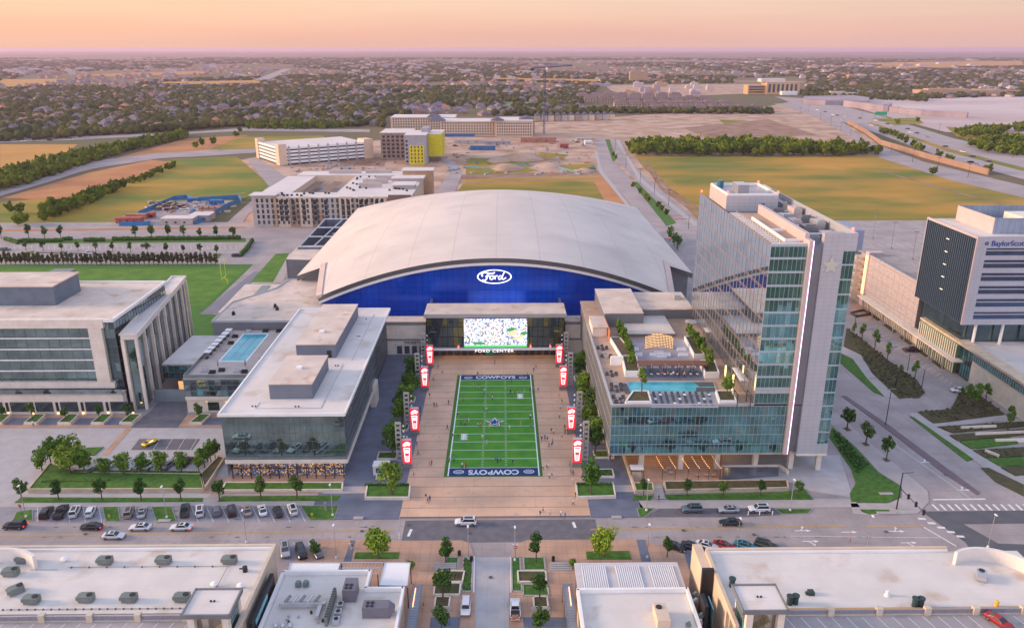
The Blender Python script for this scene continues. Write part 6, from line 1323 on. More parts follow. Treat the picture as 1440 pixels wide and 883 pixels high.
for k, x in enumerate((1052, 1068, 1086)): p = G(x, 724); tag(MB().cyl(p.x, p.y, .02, .9, .1, n=8).cyl(p.x, p.y, .91, 1.0, .13, n=8).build('bollard', white_p), f'{ORD[k]} short white bollard from the left beside the kerbside white car', 'bollard', 'white kerb bollards')
for k in range(5): p = G(601+k*14 if k < 2 else 780+k*6, 728); 
# goal post
p = G(317.5, 399.5); r = empty('goal_post', (p.x, p.y, 0), 0, 'yellow goal post at the corner of the practice field', 'goal post'); yg = mat('goal_yellow', (.75, .75, .05), .5, var=0)
MB().tube((p.x+.9, p.y, 0), (p.x+.9, p.y, 2), .14).tube((p.x+.9, p.y, 2), (p.x-.5, p.y+.2, 3.1), .14).build('gooseneck', yg, r); MB().tube((p.x-.5, p.y-2.8, 3.1), (p.x-.5, p.y+2.8, 3.1), .12).build('crossbar', yg, r)
for s in (-2.8, 2.8): MB().tube((p.x-.5, p.y+s, 3.1), (p.x-.5, p.y+s, 12), .1).build('upright', yg, r)
# ---------------------------------------------------------------- buildings beyond
brickt = mat('tan_brick', (.44, .27, .16), .85, var=.12, scale=.2); beige = mat('beige_stucco', (.62, .47, .35), .85, var=.06); taup = mat('taupe_stucco', (.44, .38, .35), .85, var=.06)
conc2 = mat('precast_concrete', (.52, .45, .42), .85, var=.06); brown_w = mat('brown_brick', (.22, .14, .10), .85, var=.12); yelp = gridlines(mat('yellow_sheathing', (.62, .52, .01), .7, var=.08, scale=.3), 0, 0, 3.1, .12, (.45, .36, .0), .8)
white_fr = mat('far_white_roof', (.62, .56, .53), .8, var=.06, scale=.05)
def windows_on(par, x0, x1, y, z0, nx, nz, dx_frac=.5, wh=1.6, zstep=3.2, m=None, limit=100, axis='x', out=.06, seed=0):
    "windows in a wall facing the camera: each its own part up to the limit, the rest one part"
    if not hasattr(windows_on, 'cnt'): windows_on.cnt = {}
    rest = MB(); me = None; st_ = (x1-x0)/nx
    for j in range(nz-1, -1, -1):
        for i in range(nx):
            xc = x0+st_*(i+.5); wd = st_*dx_frac
            zc = z0+zstep*j
            c = windows_on.cnt.get(par.name, 0)
            if c < limit:
                if me is None:
                    me = (MB().box(-wd/2, -out, 0, wd/2, .02, wh) if axis == 'x' else MB().box(-out, -wd/2, 0, .02, wd/2, wh)).mesh('window', m or gl_win)
                o = bpy.data.objects.new('window', me); COL.objects.link(o); o.parent = par; o.location = (xc-par.location.x, y-par.location.y, zc-par.location.z) if axis == 'x' else (y-par.location.x, xc-par.location.y, zc-par.location.z)
                windows_on.cnt[par.name] = c+1
            elif axis == 'x': rest.box(xc-wd/2, y-out, zc, xc+wd/2, y+.02, zc+wh)
            else: rest.box(y-out, xc-wd/2, zc, y+.02, xc+wd/2, zc+wh)
    if rest.v:
        o = rest.build('window_rows', m or gl_win, par); o['kind'] = 'stuff'
# the near apartment block
ap = empty('apartment_block', (-105, 457, 0), 0, 'near apartment block with a car court in its roof, left behind the arena', 'apartment building')
ax0, ax1, ay0, ay1, az = -146, -54, 457, 556, 17
MB().box(ax0, ay0, 0, ax1, ay0+16, az).box(ax0, ay0+16.01, 0, ax0+18, ay1-18, az-.02).box(ax1-46, ay0+16.01, 0, ax1, ay1-18, az-.02).box(ax0+6, ay1-17.99, 0, ax1+4, ay1, az+.5).build('wall', beige, ap)
rf = MB(); rf.box(ax0-.4, ay0-.4, az+.01, ax1+.2, ay0+15.9, az+.4).box(ax0-.4, ay0+16, az+.0, ax0+18.4, ay1-18, az+.38).box(ax1-46.2, ay0+16, az, ax1+.3, ay1-18, az+.39).box(ax0+5.6, ay1-18.1, az+.51, ax1+4.4, ay1+.3, az+.9); rf.build('roof', white_fr, ap)
MB().box(ax0+18.2, ay0+16, 10, ax1-46.2, ay1-18.2, 10.4).build('court_deck', conc2, ap)
for k in range(2): MB().box(ax0+20+k*12, ay0+20, 14.2, ax0+25+k*12, ay1-24, 14.5).build('car_shelter', brown_w, ap)
MB().box(ax0+18.4, ay0+16.05, 10.41, ax1-46.4, ay0+16.4, 17.6).build('court_wall', taup, ap)
for k, (x0, x1, m, h) in enumerate(((ax0-.6, ax0+11, taup, 1.3), (ax0+11.2, ax0+13.6, brickt, .2), (ax0+13.8, ax0+21, beige, .8), (ax0+27, ax0+34, beige, .8), (ax0+40, ax0+49, taup, .4), (ax0+50, ax0+58, beige, .8), (ax0+61, ax0+68, beige, .8), (ax0+70, ax0+78, beige, .8), (ax0+79, ax0+92.4, brown_w, 1.8))):
    b_ = MB().box(x0, ay0-1.2, 0, x1, ay0-.01, az+h).build('facade_bay', m, ap)
for k, x in enumerate((22.3, 28.6, 35, 41.5, 51.5, 54.6, 62, 65, 71.3, 74.4, 15.2, 18)):
    b_ = MB().box(ax0+x, ay0-1.28, 3.4, ax0+x+1.9, ay0-1.21, 16.2).build('balcony_shade_bay', dark_m, ap); q_ = MB()  # flat dark strip, the shade of a balcony recess put into its colour
    for j in range(4): q_.box(ax0+x, ay0-1.5, 3.4+j*3.2, ax0+x+1.9, ay0-1.281, 3.65+j*3.2)
    q_.build('balcony_slab', taup, b_)
MB().box(ax0+.01, ay0-.5, 0, ax1-.01, ay0-.02, 8.5).build('brick_base', brickt, ap)
windows_on(ap, ax0+1, ax1-15, ay0-1.25, 1.8, 26, 5, .45, 2.2, 3.2, gl_win)
for x0, y0, x1, y1, h in ((ax1-14, ay1-20, ax1+6, ay1-8, 21), (ax1-18, ay0+55, ax1+2, ay0+66, 19.5), (ax1-14, ay0+28, ax1-1, ay0+40, 19.5), (ax0-1, ay0-1.5, ax0+13, ay0+8, 18.6)):
    b_ = MB().box(x0, y0, az+.5 if h < 21 else 0, x1, y1, h).build('corner_tower', brickt if h > 20 else taup, ap); MB().box(x0-.8, y0-.8, h+.01, x1+.8, y1+.8, h+.5).build('tower_roof', white_fr, b_)
for (x, y, sx) in ((-90, 490, 14), (-90, 505, 16), (-84, 520, 12), (-120, 545, 22), (-95, 547, 18)):
    MB().box(x, y, az+.41, x+sx, y+2.5, az+3.2).build('roof_parapet_block', taup, ap)
rr = random.Random(5)
for k in range(60):
    x, y = (rr.uniform(ax1-44, ax1-4), rr.uniform(ay0+18, ay1-22)) if k % 3 else (ax0+2+rr.random()*40, ay0+2+rr.random()*10)
    MB().box(x, y, az+.42, x+1.2, y+1.0, az+1.4).build('condenser', dark_m, ap)
# parking structure behind it
pk = empty('parking_garage', (-200, 713, 0), 0, 'long white parking structure with dark open storeys, left of the yellow building site', 'parking garage')
kx0, kx1, ky0, ky1, kh = -200, -114, 713, 777, 14.5
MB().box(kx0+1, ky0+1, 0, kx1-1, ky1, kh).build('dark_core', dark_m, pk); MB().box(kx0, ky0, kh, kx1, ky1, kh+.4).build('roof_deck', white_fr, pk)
b = MB()
for j in range(5): b.box(kx0, ky0-.2, .1+j*3.1+1.2, kx1, ky0+.9, 2.7+j*3.1+.45).box(kx0-.2, ky0+.91, .1+j*3.1+1.2, kx0+.9, ky1, 2.7+j*3.1+.45)
b.build('spandrel_panel', white_p, pk)
for k in range(8): MB().box(kx0+8+k*9.3, ky0-.7, 0, kx0+9.5+k*9.3, ky0-.21, kh+2.3).build('pier', taup, pk)
for q in ((kx0-1, ky0-1, kx0+6.5, ky0+8, kh+4), (kx1-4, ky0-1, kx1+5, ky0+14, kh+3.5), (kx0-1, ky1-6, kx0+6, ky1+1, kh+4)): MB().box(q[0], q[1], 0, q[2], q[3], q[4]).build('stair_tower', beige, pk)
pk.rotation_euler = (0, 0, R(34))
# yellow building under construction
ye = empty('unfinished_block', (-88, 716, 0), 0, 'half-built block clad in bright yellow sheathing behind the apartments', 'building under construction')
MB().box(-115, 752, 0, -86, 790, 24.5).build('frame_wing', mat('raw_frame', (.34, .25, .2), .85, scale=.4, col2=(.2, .16, .15)), ye); MB().box(-88, 716, 0, -68.5, 760, 26).build('grey_wing', mat('grey_sheathing', (.33, .32, .35), .8, var=.08), ye)
MB().box(-68.4, 735, 5, -56, 775, 25).box(-84, 715.5, 0, -70.5, 715.99, 17).build('yellow_wing', yelp, ye); MB().box(-115.2, 751.8, 24.51, -85.8, 790, 25).box(-88.2, 715.8, 26.01, -68.2, 760, 26.5).box(-68.1, 734.8, 25.01, -55.8, 775, 25.4).build('roof', white_fr, ye)
MB().box(-75, 740, 26.51, -68.5, 760, 30).build('stair_head', ms('grey_sheathing'), ye)
windows_on(ye, -83.5, -71, 715.4, 2, 4, 5, .35, 1.9, 3.2, gl_win); windows_on(ye, -88, -84.2, 715.9, 2, 1, 6, .5, 1.9, 3.6, dark_m); windows_on(ye, -114, -88, 751.9, 2, 6, 6, .6, 2.3, 3.6, dark_m); windows_on(ye, -67, -57, 734.9, 18, 3, 2, .3, 1.2, 3.2, yelp)
# far apartment terrace
a2 = empty('apartment_block', (-50, 950, 0), 0, 'long far apartment block with blue-grey hipped corner roofs, beyond the building site', 'apartment building')
for (x0, y0, x1, y1, h) in ((-141, 1015, -60, 1060, 17), (-74, 957, -8, 1000, 17), (-8, 948, 36, 1000, 18.5)):
    MB().box(x0, y0, 0, x1, y1, h).build('wall', beige, a2); MB().box(x0-.5, y0-.5, h+.01, x1+.5, y1+.5, h+.6).build('roof', white_fr, a2)
windows_on(a2, -139, -75, 1014.9, 1.6, 20, 5, .5, 1.9, 3.2, gl_win); windows_on(a2, -73, -9, 956.9, 1.6, 20, 5, .5, 1.9, 3.2, gl_win); windows_on(a2, -7, 35, 947.9, 1.6, 15, 5, .5, 1.9, 3.3, gl_win)
def hip(x0, y0, x1, y1, z, h, rdg=.35):
    cx, cy_ = (x0+x1)/2, (y0+y1)/2; b = MB()
    if x1-x0 > y1-y0: a, c = (x0+(y1-y0)*rdg, cy_, z+h), (x1-(y1-y0)*rdg, cy_, z+h)
    else: a, c = (cx, y0+(x1-x0)*rdg, z+h), (cx, y1-(x1-x0)*rdg, z+h)
    v = [(x0, y0, z), (x1, y0, z), (x1, y1, z), (x0, y1, z), a, c]
    return b.add(v, [(0, 1, 5, 4), (1, 2, 5), (2, 3, 4, 5), (3, 0, 4), (3, 2, 1, 0)] if x1-x0 > y1-y0 else [(0, 1, 4), (1, 2, 5, 4), (2, 3, 5), (3, 0, 4, 5), (3, 2, 1, 0)])
slate = mat('slate_roof', (.10, .10, .14), .8, var=.1)
for x0, y0, x1, y1, z in ((-95, 1012, -78, 1028, 18), (-88, 955, -68, 972, 18), (-14, 945, 2, 962, 19.2), (20, 960, 38, 985, 19.2)): hip(x0, y0, x1, y1, z, 4).build('hipped_roof', slate, a2)
# civic building by the highway
cv = empty('civic_building', (620, 1840, 0), 0, 'tan stepped office building with tall dark windows beside the highway', 'building')
MB().box(560, 1845, 0, 600, 1880, 20).build('wall', mat('orange_tan', (.50, .30, .16), .85, var=.05), cv); MB().box(600.1, 1838, 0, 676, 1880, 27).build('wall', mat('tan_stone', (.50, .34, .20), .85, var=.05), cv); MB().box(590, 1850, 27.01, 645, 1878, 34).build('upper_storey', white_fr, cv)
for k in range(7): MB().box(604+k*10, 1837.3, 5, 609+k*10, 1837.99, 23).build('window', gl_win, cv)
for j in range(3): MB().box(563, 1844.5, 4+j*5.5, 597, 1844.99, 7+j*5.5).build('window_band', gl_dark, cv)
MB().box(630, 1820, 0, 665, 1837, 8).build('entrance_block', white_p, cv)
# tower crane
p = G(765, 188); cr_ = empty('tower_crane', (p.x, p.y, 0), 0, 'blue lattice tower crane standing over the far building site', 'crane'); cm = mat('crane_blue', (.02, .05, .16), .6, var=0)
b = MB(); H_ = 76
for sx in (-1, 1):
    for sy in (-1, 1): b.tube((p.x+sx, p.y+sy, 0), (p.x+sx, p.y+sy, H_), .3, n=4)
for k in range(25): s = 1 if k % 2 else -1; b.tube((p.x-s, p.y-1, k*3), (p.x+s, p.y-1, k*3+3), .2, n=4); b.tube((p.x-1, p.y-s, k*3), (p.x-1, p.y+s, k*3+3), .2, n=4)
b.build('mast', cm, cr_)
b = MB(); b.tube((p.x-16, p.y, H_+1), (p.x+34, p.y+10, H_+4), .55, n=4).tube((p.x-16, p.y, H_+2.6), (p.x+34, p.y+10, H_+5.4), .2, n=4)
for k in range(16): t0 = k/16; b.tube((p.x-16+50*t0, p.y+10*t0*.7, H_+1+3*t0), (p.x-16+50*(t0+.03), p.y+10*t0*.7, H_+2.6+2.8*t0), .12, n=4)
b.build('jib', cm, cr_); MB().box(p.x-17, p.y-1.2, H_-2, p.x-13, p.y+1.2, H_+1).build('counterweight', dark_m, cr_); MB().box(p.x+1, p.y-2, H_-1, p.x+3.2, p.y+.5, H_+2).build('cab', white_p, cr_)
# contractor's yard with blue fence
yf = mat('blue_fence', (.02, .16, .36), .7, var=.1)
fpts = GP([(195, 303), (245, 281), (262, 279), (275, 283), (335, 279), (340, 283)]); f2 = GP([(338, 285), (322, 290), (283, 313), (275, 316)]); f3 = GP([(168, 318), (211, 317), (211, 312)])
for k, (q, lb) in enumerate(((fpts, 'blue screened fence round the back of the contractor yard'), (f2, 'blue screened fence at the front right of the contractor yard'), (f3, 'blue screened fence before the red containers'))): tag(MB().wall(q, -.2, 2.6, .25).build('site_fence', yf), lb, 'fence')
sheet('yard_gravel', [(170, 316), (200, 300), (250, 282), (330, 282), (320, 292), (280, 316)], -.05, tan_road)
def boxrow(name, cat, items):
    for (px, py, L, W, h, col, lb) in items:
        p = G(px, py); m = MATS.get(col[0]) or mat(col[0], col[1], .7, var=.12); r = empty(name, (p.x, p.y, 0), 0, lb, cat)
        MB().box(p.x-L/2, p.y-W/2, -.15, p.x+L/2, p.y+W/2, h).build('body', m, r); MB().box(p.x-L/2-.2, p.y-W/2-.2, h+.01, p.x+L/2+.2, p.y+W/2+.2, h+.25).build('roof', m if name == 'container' else white_fr, r)
        for k in range(3): MB().box(p.x-L/2+L*(.15+.28*k), p.y-W/2-.08, .9, p.x-L/2+L*(.15+.28*k)+1.2, p.y-W/2-.01, 2).build('door' if k == 1 else 'window', dark_m, r)
boxrow('site_office', 'site cabin', ((253, 314, 19, 9, 3.6, ('cabin_beige', (.42, .36, .33)), 'long pale-roofed site cabin at the front of the contractor yard'), (285, 309, 12, 11, 3.6, ('cabin_grey', (.28, .27, .30)), 'grey-walled site cabin next to the blue fence')))
boxrow('container', 'container', ((183, 313, 15, 5, 3, ('container_red', (.35, .07, .05)), 'long red container at the left of the contractor yard'), (193, 308, 12, 4, 3, ('container_rust', (.36, .16, .10)), 'rust-coloured container behind the long red one'), (214, 306, 3, 5, 3, ('container_red', 0), 'short red container at the yard entrance'),
    (305, 288, 9, 4, 3, ('container_blue', (.02, .14, .34)), 'blue container at the right of the contractor yard'), (297, 294, 14, 6, 1.2, ('container_rust', 0), 'low rust-red stack beside the cabins'), (272, 284, 7, 4, 2.5, ('container_blue', 0), 'blue container by the back fence')))
boxrow('container', 'container', ((679, 211, 26, 5, 4, ('container_blue', 0), 'blue container on the bare ground behind the arena'), (661, 201, 34, 8, 3.5, ('cabin_beige', 0), 'pale site cabin row below the far apartments'), (700, 203, 28, 6, 3.2, ('cabin_grey', 0), 'grey site cabin in the middle of the building site'),
    (757, 200, 40, 8, 5, ('container_rust', 0), 'rust-coloured formwork block under the crane'), (793, 208, 9, 9, 4, ('container_red', 0), 'red and cream stack near the right of the building site'), (820, 198, 16, 7, 3, ('cabin_beige', 0), 'pale cabin beside the curved site road'), (827, 203, 8, 14, 3.5, ('white_cab', (.6, .58, .58)), 'white cabin inside the curved site road'),
    (632, 192, 60, 5, 2.8, ('container_blue', 0), 'long blue screen of containers below the far apartments')))
rr = random.Random(11); rub = MB()
for k in range(420):
    if k < 180: continue
    px, py = rr.uniform(610, 835), rr.uniform(196, 246)
    if k > 300: px, py = rr.uniform(395, 560), rr.uniform(228, 246)
    if k > 370: px, py = rr.uniform(205, 330), rr.uniform(284, 300)
    p = G(px, py); s = rr.uniform(.5, 2.2); rub.obox((p.x, p.y, .2), (s*2.2, s, rr.uniform(.5, 2.2)), rr.uniform(0, 3), rr.choice((0, 0, 0, 1, 1, 2, 3)))
tag(rub.build('construction_rubble', [ms('cabin_grey'), ms('container_rust'), ms('cabin_beige'), ms('container_blue')]), kind='stuff')
for k in range(5):
    px, py, s = ((712, 236, 16), (735, 222, 22), (770, 233, 14), (822, 240, 9), (702, 226, 12))[k]; p = G(px, py); b = MB(); b.sm = True; n = 14
    vs = [(p.x, p.y, s*.22)]
    for rI, (rad, z) in enumerate(((.45, .15), (.8, .06), (1, -.02))):
        vs += [(p.x+s*rad*math.cos(i*math.tau/n)*rr.uniform(.85, 1.15), p.y+s*rad*1.4*math.sin(i*math.tau/n)*rr.uniform(.85, 1.15), s*z*rr.uniform(.8, 1.2)-.1) for i in range(n)]
    fs = [(0, 1+i, 1+(i+1) % n) for i in range(n)]+[(1+q*n+i, 1+(q+1)*n+i, 1+(q+1)*n+(i+1) % n, 1+q*n+(i+1) % n) for q in range(2) for i in range(n)]
    b.add(vs, fs); tag(b.build('spoil_heap', dirt), kind='structure')
tag(MB().wall(GP([(655, 235), (700, 238), (715, 233), (775, 234), (785, 236), (812, 243), (835, 235)]), -.2, 1.0, .5).build('blue_silt_fence', mat('silt_blue', (.10, .28, .38), .8, var=.1)), 'winding pale blue silt fence across the bare ground behind the arena', 'fence')
# townhouse rows to the north-east
terr = mat('townhouse_wall', (.38, .28, .22), .85, var=.1, scale=.05); terr_r = mat('townhouse_roof', (.17, .115, .115), .85, var=.12, scale=.05)
for i in range(12):
    px = 756+i*9.5; p = G(px, 171-i*.2); r = empty('town_house', (p.x, p.y, 0), 0, f'{ORD[i]} grey-roofed little townhouse from the left in the row beyond the crane', 'townhouse', 'grey-roofed townhouses beyond the crane')
    MB().box(p.x-4, p.y, 0, p.x+4, p.y+11, 8).build('wall', [terr, taup, beige][i % 3], r); hip(p.x-4.6, p.y-.6, p.x+4.6, p.y+11.6, 8.01, 4).build('roof', slate, r)
k = 0
for row, (xa, xb, yy, n) in enumerate(((915, 1075, 158, 8), (862, 1030, 152, 8), (820, 1000, 145, 9), (810, 960, 140, 8))):
    for i in range(n):
        px = xa+(xb-xa)*(i+.5)/n; p = G(px, yy); L = (xb-xa)/n*.8*p.y/1100; r = empty('townhouse_row', (p.x, p.y, 0), 0, f'{ORD[i]} brown-roofed townhouse block from the left in the {ORD[row]} row behind the dirt field', 'townhouses', 'brown-roofed townhouse blocks')
        MB().box(p.x-L/2, p.y, 0, p.x+L/2, p.y+15, 9).build('wall', terr, r); hip(p.x-L/2-1, p.y-1, p.x+L/2+1, p.y+16, 9.01, 5).build('roof', terr_r, r)
        for q in range(4):
            for j in range(2): MB().box(p.x-L/2+L*(q+.3)/4, p.y-.4, 1.5+j*3.3, p.x-L/2+L*(q+.6)/4, p.y-.02, 3.4+j*3.3).build('window', gl_win, r)
# quarry cliffs, retaining wall, highway things
qc = mat('quarry_cut', (.30, .25, .28), .9, var=.15, scale=.02, stretch=(1, 1, .1))
def cliff(pts, h): 
    return tag(MB().wall(GP(pts), -.5, h, 8).build('quarry_terrace', qc), kind='structure')
tag(MB().prism(GP([(1130, 146), (1160, 148), (1220, 148), (1222, 143), (1200, 140), (1130, 141)]), -.4, 8).build('quarry_terrace', qc), kind='structure')
cliff([(1190, 150), (1245, 157), (1250, 153)], 10); cliff([(1250, 157), (1300, 163), (1360, 166)], 8)
tag(MB().wall(GP([(1192, 174), (1215, 186), (1238, 203), (1300, 222), (1390, 246)]), -.3, 4.8, 1.2).build('retaining_wall', mat('tan_retaining', (.32, .20, .15), .85, var=.08, scale=.05)), 'tan retaining wall curving alongside the highway', 'wall')
tag(MB().box(G(1238, 167).x-9, G(1238, 167).y, 5, G(1238, 167).x+9, G(1238, 167).y+.6, 10).box(G(1238, 167).x-9, G(1238, 167).y, 0, G(1238, 167).x-8.5, G(1238, 167).y+.6, 4.99).box(G(1238, 167).x+8.5, G(1238, 167).y, 0, G(1238, 167).x+9, G(1238, 167).y+.6, 4.99).build('highway_sign', mat('highway_green', (.01, .35, .2), .6, var=0)), 'green overhead sign board beside the highway', 'road sign')
rr = random.Random(21)
HP = MB().cyl(0, 0, 0, 11, .18, .1, n=5).box(-1.6, -.2, 11.01, 1.6, .2, 11.3).mesh('highway_lamp', dark_m)
hl = [(1253, 215), (1283, 228), (1318, 240), (1361, 250), (1153, 170), (1168, 176), (1182, 185), (1196, 190), (1212, 165), (1275, 168), (1292, 178), (1320, 188), (1375, 205), (1388, 207), (1398, 209), (1424, 222), (1137, 158), (1125, 162), (900, 258), (920, 272), (940, 290), (880, 236), (865, 212), (1262, 160)]
for k, (px, py) in enumerate(hl):
    p = G(px, py); o = bpy.data.objects.new('lamp_post', HP); COL.objects.link(o); o.location = (p.x, p.y, -.1); tag(o, 'dark double-armed lamp post along the highway and its feeder roads' if py < 232 and px > 1100 else 'dark double-armed lamp post along the avenue beyond the arena', 'lamp post', 'lamp posts by the highway' if py < 232 and px > 1100 else 'lamp posts by the avenue')
for k, (px, py, dx, lb) in enumerate(((953, 352, -9, 'traffic signal mast over the avenue beyond the hotel tower'), (893, 328, 8, 'traffic signal mast at the back right corner of the arena'), (968, 322, -8, 'traffic signal mast with red lamps near the tower edge'))):
    p = G(px, py); r = empty('traffic_signal', (p.x, p.y, 0), 0, lb, 'traffic signal'); MB().cyl(p.x, p.y, 0, 8, .16, .1, n=6).build('pole', dark_m, r); MB().tube((p.x, p.y, 6), (p.x+dx, p.y, 6.3), .1, n=5).build('mast_arm', dark_m, r)
    for t in (.5, .9): hd = MB().box(p.x+dx*t-.25, p.y-.2, 5.6, p.x+dx*t+.25, p.y+.2, 6.8).build('signal_head', dark_m, r); MB().box(p.x+dx*t-.15, p.y-.24, 6.35, p.x+dx*t+.15, p.y-.21, 6.65).build('red_lamp', red_l, hd)
# far pale commercial buildings
k = 0; rr = random.Random(31); fwm = [mat('far_wall_pale', (.50, .42, .40), .85, var=.05), mat('far_wall_tan', (.44, .28, .18), .85, var=.05), mat('far_wall_lilac', (.34, .29, .34), .85, var=.05)]
spots = [(rr.uniform(480, 760), rr.uniform(88, 112)) for _ in range(55)]+[(rr.uniform(0, 130), rr.uniform(96, 106)) for _ in range(22)]+[(rr.uniform(900, 1440), rr.uniform(84, 112)) for _ in range(50)]+[(rr.uniform(140, 480), rr.uniform(92, 112)) for _ in range(18)]+[(rr.uniform(1300, 1440), rr.uniform(122, 135)) for _ in range(9)]+[(rr.uniform(800, 1000), rr.uniform(120, 134)) for _ in range(20)]
for (px, py) in spots:
    p = G(px, py); s = p.y/1100; L = rr.uniform(5, 16)*s; b = MB(); h = rr.uniform(6, 12); mi = rr.choice((0, 0, 0, 1, 2)); r = MB().box(0, 0, -.3, L, L*.7, h).box(L*.1, L*.1, h+.01, L*.5, L*.4, h+3).build('far_building', fwm[mi]); r.location = (p.x, p.y, 0)
    tag(r, ('pale boxy commercial building far out towards the horizon', 'tan boxy commercial building far out towards the horizon', 'greyish boxy commercial building far out towards the horizon')[mi], 'building', ('pale far commercial buildings', 'tan far commercial buildings', 'grey far commercial buildings')[mi])
for (px, py, w_, h_, mi, lb) in ((898, 115, 24, 30, 1, 'tan tower-like block on the skyline right of the crane'), (1350, 135, 110, 12, 1, 'long low tan apartment row beyond the quarry'), (1185, 137, 40, 9, 0, 'pale low block beside the civic building'), (1400, 134, 70, 10, 1, 'long brown storage row at the far right beyond the quarry')):
    p = G(px, py); s = p.y/1100; L = w_*s; o = MB().box(-L/2, 0, 0, L/2, L*.15+10, h_).box(-L*.4, 3, h_+.01, L*.1, L*.1+8, h_+3).build('far_building', fwm[mi]); o.location = (p.x, p.y, 0); tag(o, lb, 'building')
# ---------------------------------------------------------------- trees
def leafy(seed, n_cl, per, R_, H0, H1, leaf, flat=1.0, cone=False):
    r = np.random.default_rng(seed); c = []
    while len(c) < n_cl:
        p = r.uniform(-1, 1, 3)
        if (p**2).sum() < 1: c.append(p)
    c = np.array(c)
    if cone: c[:, :2] *= (0.95-.45*(c[:, 2:3]+1))
    c *= r.uniform(.75, 1.1, (n_cl, 1))
    cen = c*np.array([R_, R_, (H1-H0)/2])*.8+np.array([0, 0, (H0+H1)/2])
    N = n_cl*per; d = r.normal(size=(N, 3)); d /= np.linalg.norm(d, axis=1)[:, None]
    rad = (R_*.36*r.uniform(.65, 1.25, n_cl)).repeat(per)*r.uniform(.35, 1.0, N)**.5
    p = cen.repeat(per, 0)+d*rad[:, None]
    nrm = d+r.normal(size=(N, 3))*.5; nrm /= np.linalg.norm(nrm, axis=1)[:, None]
    t = np.cross(nrm, r.normal(size=(N, 3))); t /= np.linalg.norm(t, axis=1)[:, None]; b = np.cross(nrm, t)
    s = leaf*r.uniform(.6, 1.3, N)[:, None]
    V = np.stack([p-t*s-b*s*.6, p+t*s-b*s*.6, p+t*s*.7+b*s*.6, p-t*s*.7+b*s*.6], 1).reshape(-1, 3)
    return V, np.arange(N*4).reshape(-1, 4)
def mesh_np(name, V, F, m, smooth=False):
    me = bpy.data.meshes.new(name); k = F.shape[1]
    me.vertices.add(len(V)); me.vertices.foreach_set('co', V.astype(np.float32).ravel())
    me.loops.add(F.size); me.loops.foreach_set('vertex_index', F.astype(np.int32).ravel())
    me.polygons.add(len(F)); me.polygons.foreach_set('loop_start', np.arange(0, F.size, k, dtype=np.int32)); me.polygons.foreach_set('loop_total', np.full(len(F), k, dtype=np.int32))
    if smooth: me.polygons.foreach_set('use_smooth', np.ones(len(F), bool))
    me.materials.append(m); me.update(calc_edges=True); return me
def trunk_mesh(seed, h, r0, R_, H0):
    b = MB(); rr = random.Random(seed); b.tube((0, 0, 0), (0.05, 0, H0+.3), r0, r0*.7, n=7); b.tube((.05, 0, H0+.3), (0, .05, h*.8), r0*.7, r0*.25, n=6)
    for k in range(5): a = rr.uniform(0, 6.28); z = H0+rr.uniform(0, .35)*(h-H0); b.tube((0.03, 0, z), (R_*.6*math.cos(a), R_*.6*math.sin(a), z+(h-H0)*.25), r0*.45, r0*.12, n=5)
    return b.mesh('trunk', bark)
KIND = {}
for nm, (lm_, R_, H0, H1, ncl, per, lf, cone) in dict(street=(leaf_d, 1.55, 1.7, 5.4, 22, 42, .17, False), garden=(leaf_m, 2.1, 1.6, 6.0, 26, 46, .18, False), bright=(leaf_b, 3.3, 1.6, 7.6, 42, 62, .22, False),
        olive=(leaf_m, 1.6, 1.2, 6.4, 12, 40, .16, True), hedge=(leaf_m, 1.15, .3, 4.6, 20, 42, .17, False), conifer=(leaf_c, 1.35, .3, 4.8, 20, 30, .22, True), shrub=(leaf_d, 1.0, .05, 1.5, 12, 30, .15, False),
        belt=(leaf_belt, 4.6, .8, 9.5, 30, 34, .55, False)).items():
    vs = []
    for q in range(3):
        V, F = leafy(hash_ := (len(KIND)*17+q*5+3), ncl, per, R_, H0, H1, lf, cone=cone); vs.append((mesh_np('crown', V, F, lm_), trunk_mesh(hash_, H1, .09+H1*.012, R_, H0)))
    KIND[nm] = vs
NT = 0
TS = dict(belt=1.0, hedge=1.4, conifer=1.5, bright=1.12, garden=1.3, olive=1.45)
def tree(x, y, z, kind, s=1.0, label=None, group=None, name='tree', cat='tree', sz=1.0):
    global NT
    NT += 1; rr = random.Random(NT*13); cm_, tm = KIND[kind][NT % 3]
    r = empty(name, (x, y, z), rr.uniform(0, 6.28), label, cat, group); s *= rr.uniform(.92, 1.1)*TS.get(kind, 1.36); r.scale = (s*rr.uniform(.88, 1.14), s*rr.uniform(.88, 1.14), s*sz*rr.uniform(.88, 1.12))
    for n_, me in (('crown', cm_), ('trunk', tm)): o = bpy.data.objects.new(n_, me); COL.objects.link(o); o.parent = r
    return r
def tpx(px, py, kind, s, label, z=.1, group=None, **k): p = G(px, py, z); return tree(p.x, p.y, z, kind, s, label, group, **k)
for k, (x, y) in enumerate(((31, 703), (83, 703), (144, 704), (199, 704), (255, 704), (309, 704), (367, 702), (418, 701))): tpx(x, y, 'street', .82, f'{ORD[k]} dark street tree from the left in the verge along the parking row', group='dark street trees along the parking row')
for k, (x, y) in enumerate(((60, 665), (72, 652), (86, 650), (103, 648), (92, 664), (112, 658), (120, 667), (100, 670))): tpx(x, y, 'garden', .98, 'leafy green tree in the dense clump at the left end of the raised lawn', .2, 'trees clumped at the left end of the raised lawn')
for k, (x, y) in enumerate(((148, 669), (175, 669), (201, 668), (227, 667), (256, 666))): tpx(x, y, 'garden', .8, f'{ORD[k]} leafy tree from the left in front of the cars parked behind the raised lawn', .2, group='leafy trees behind the raised lawn')
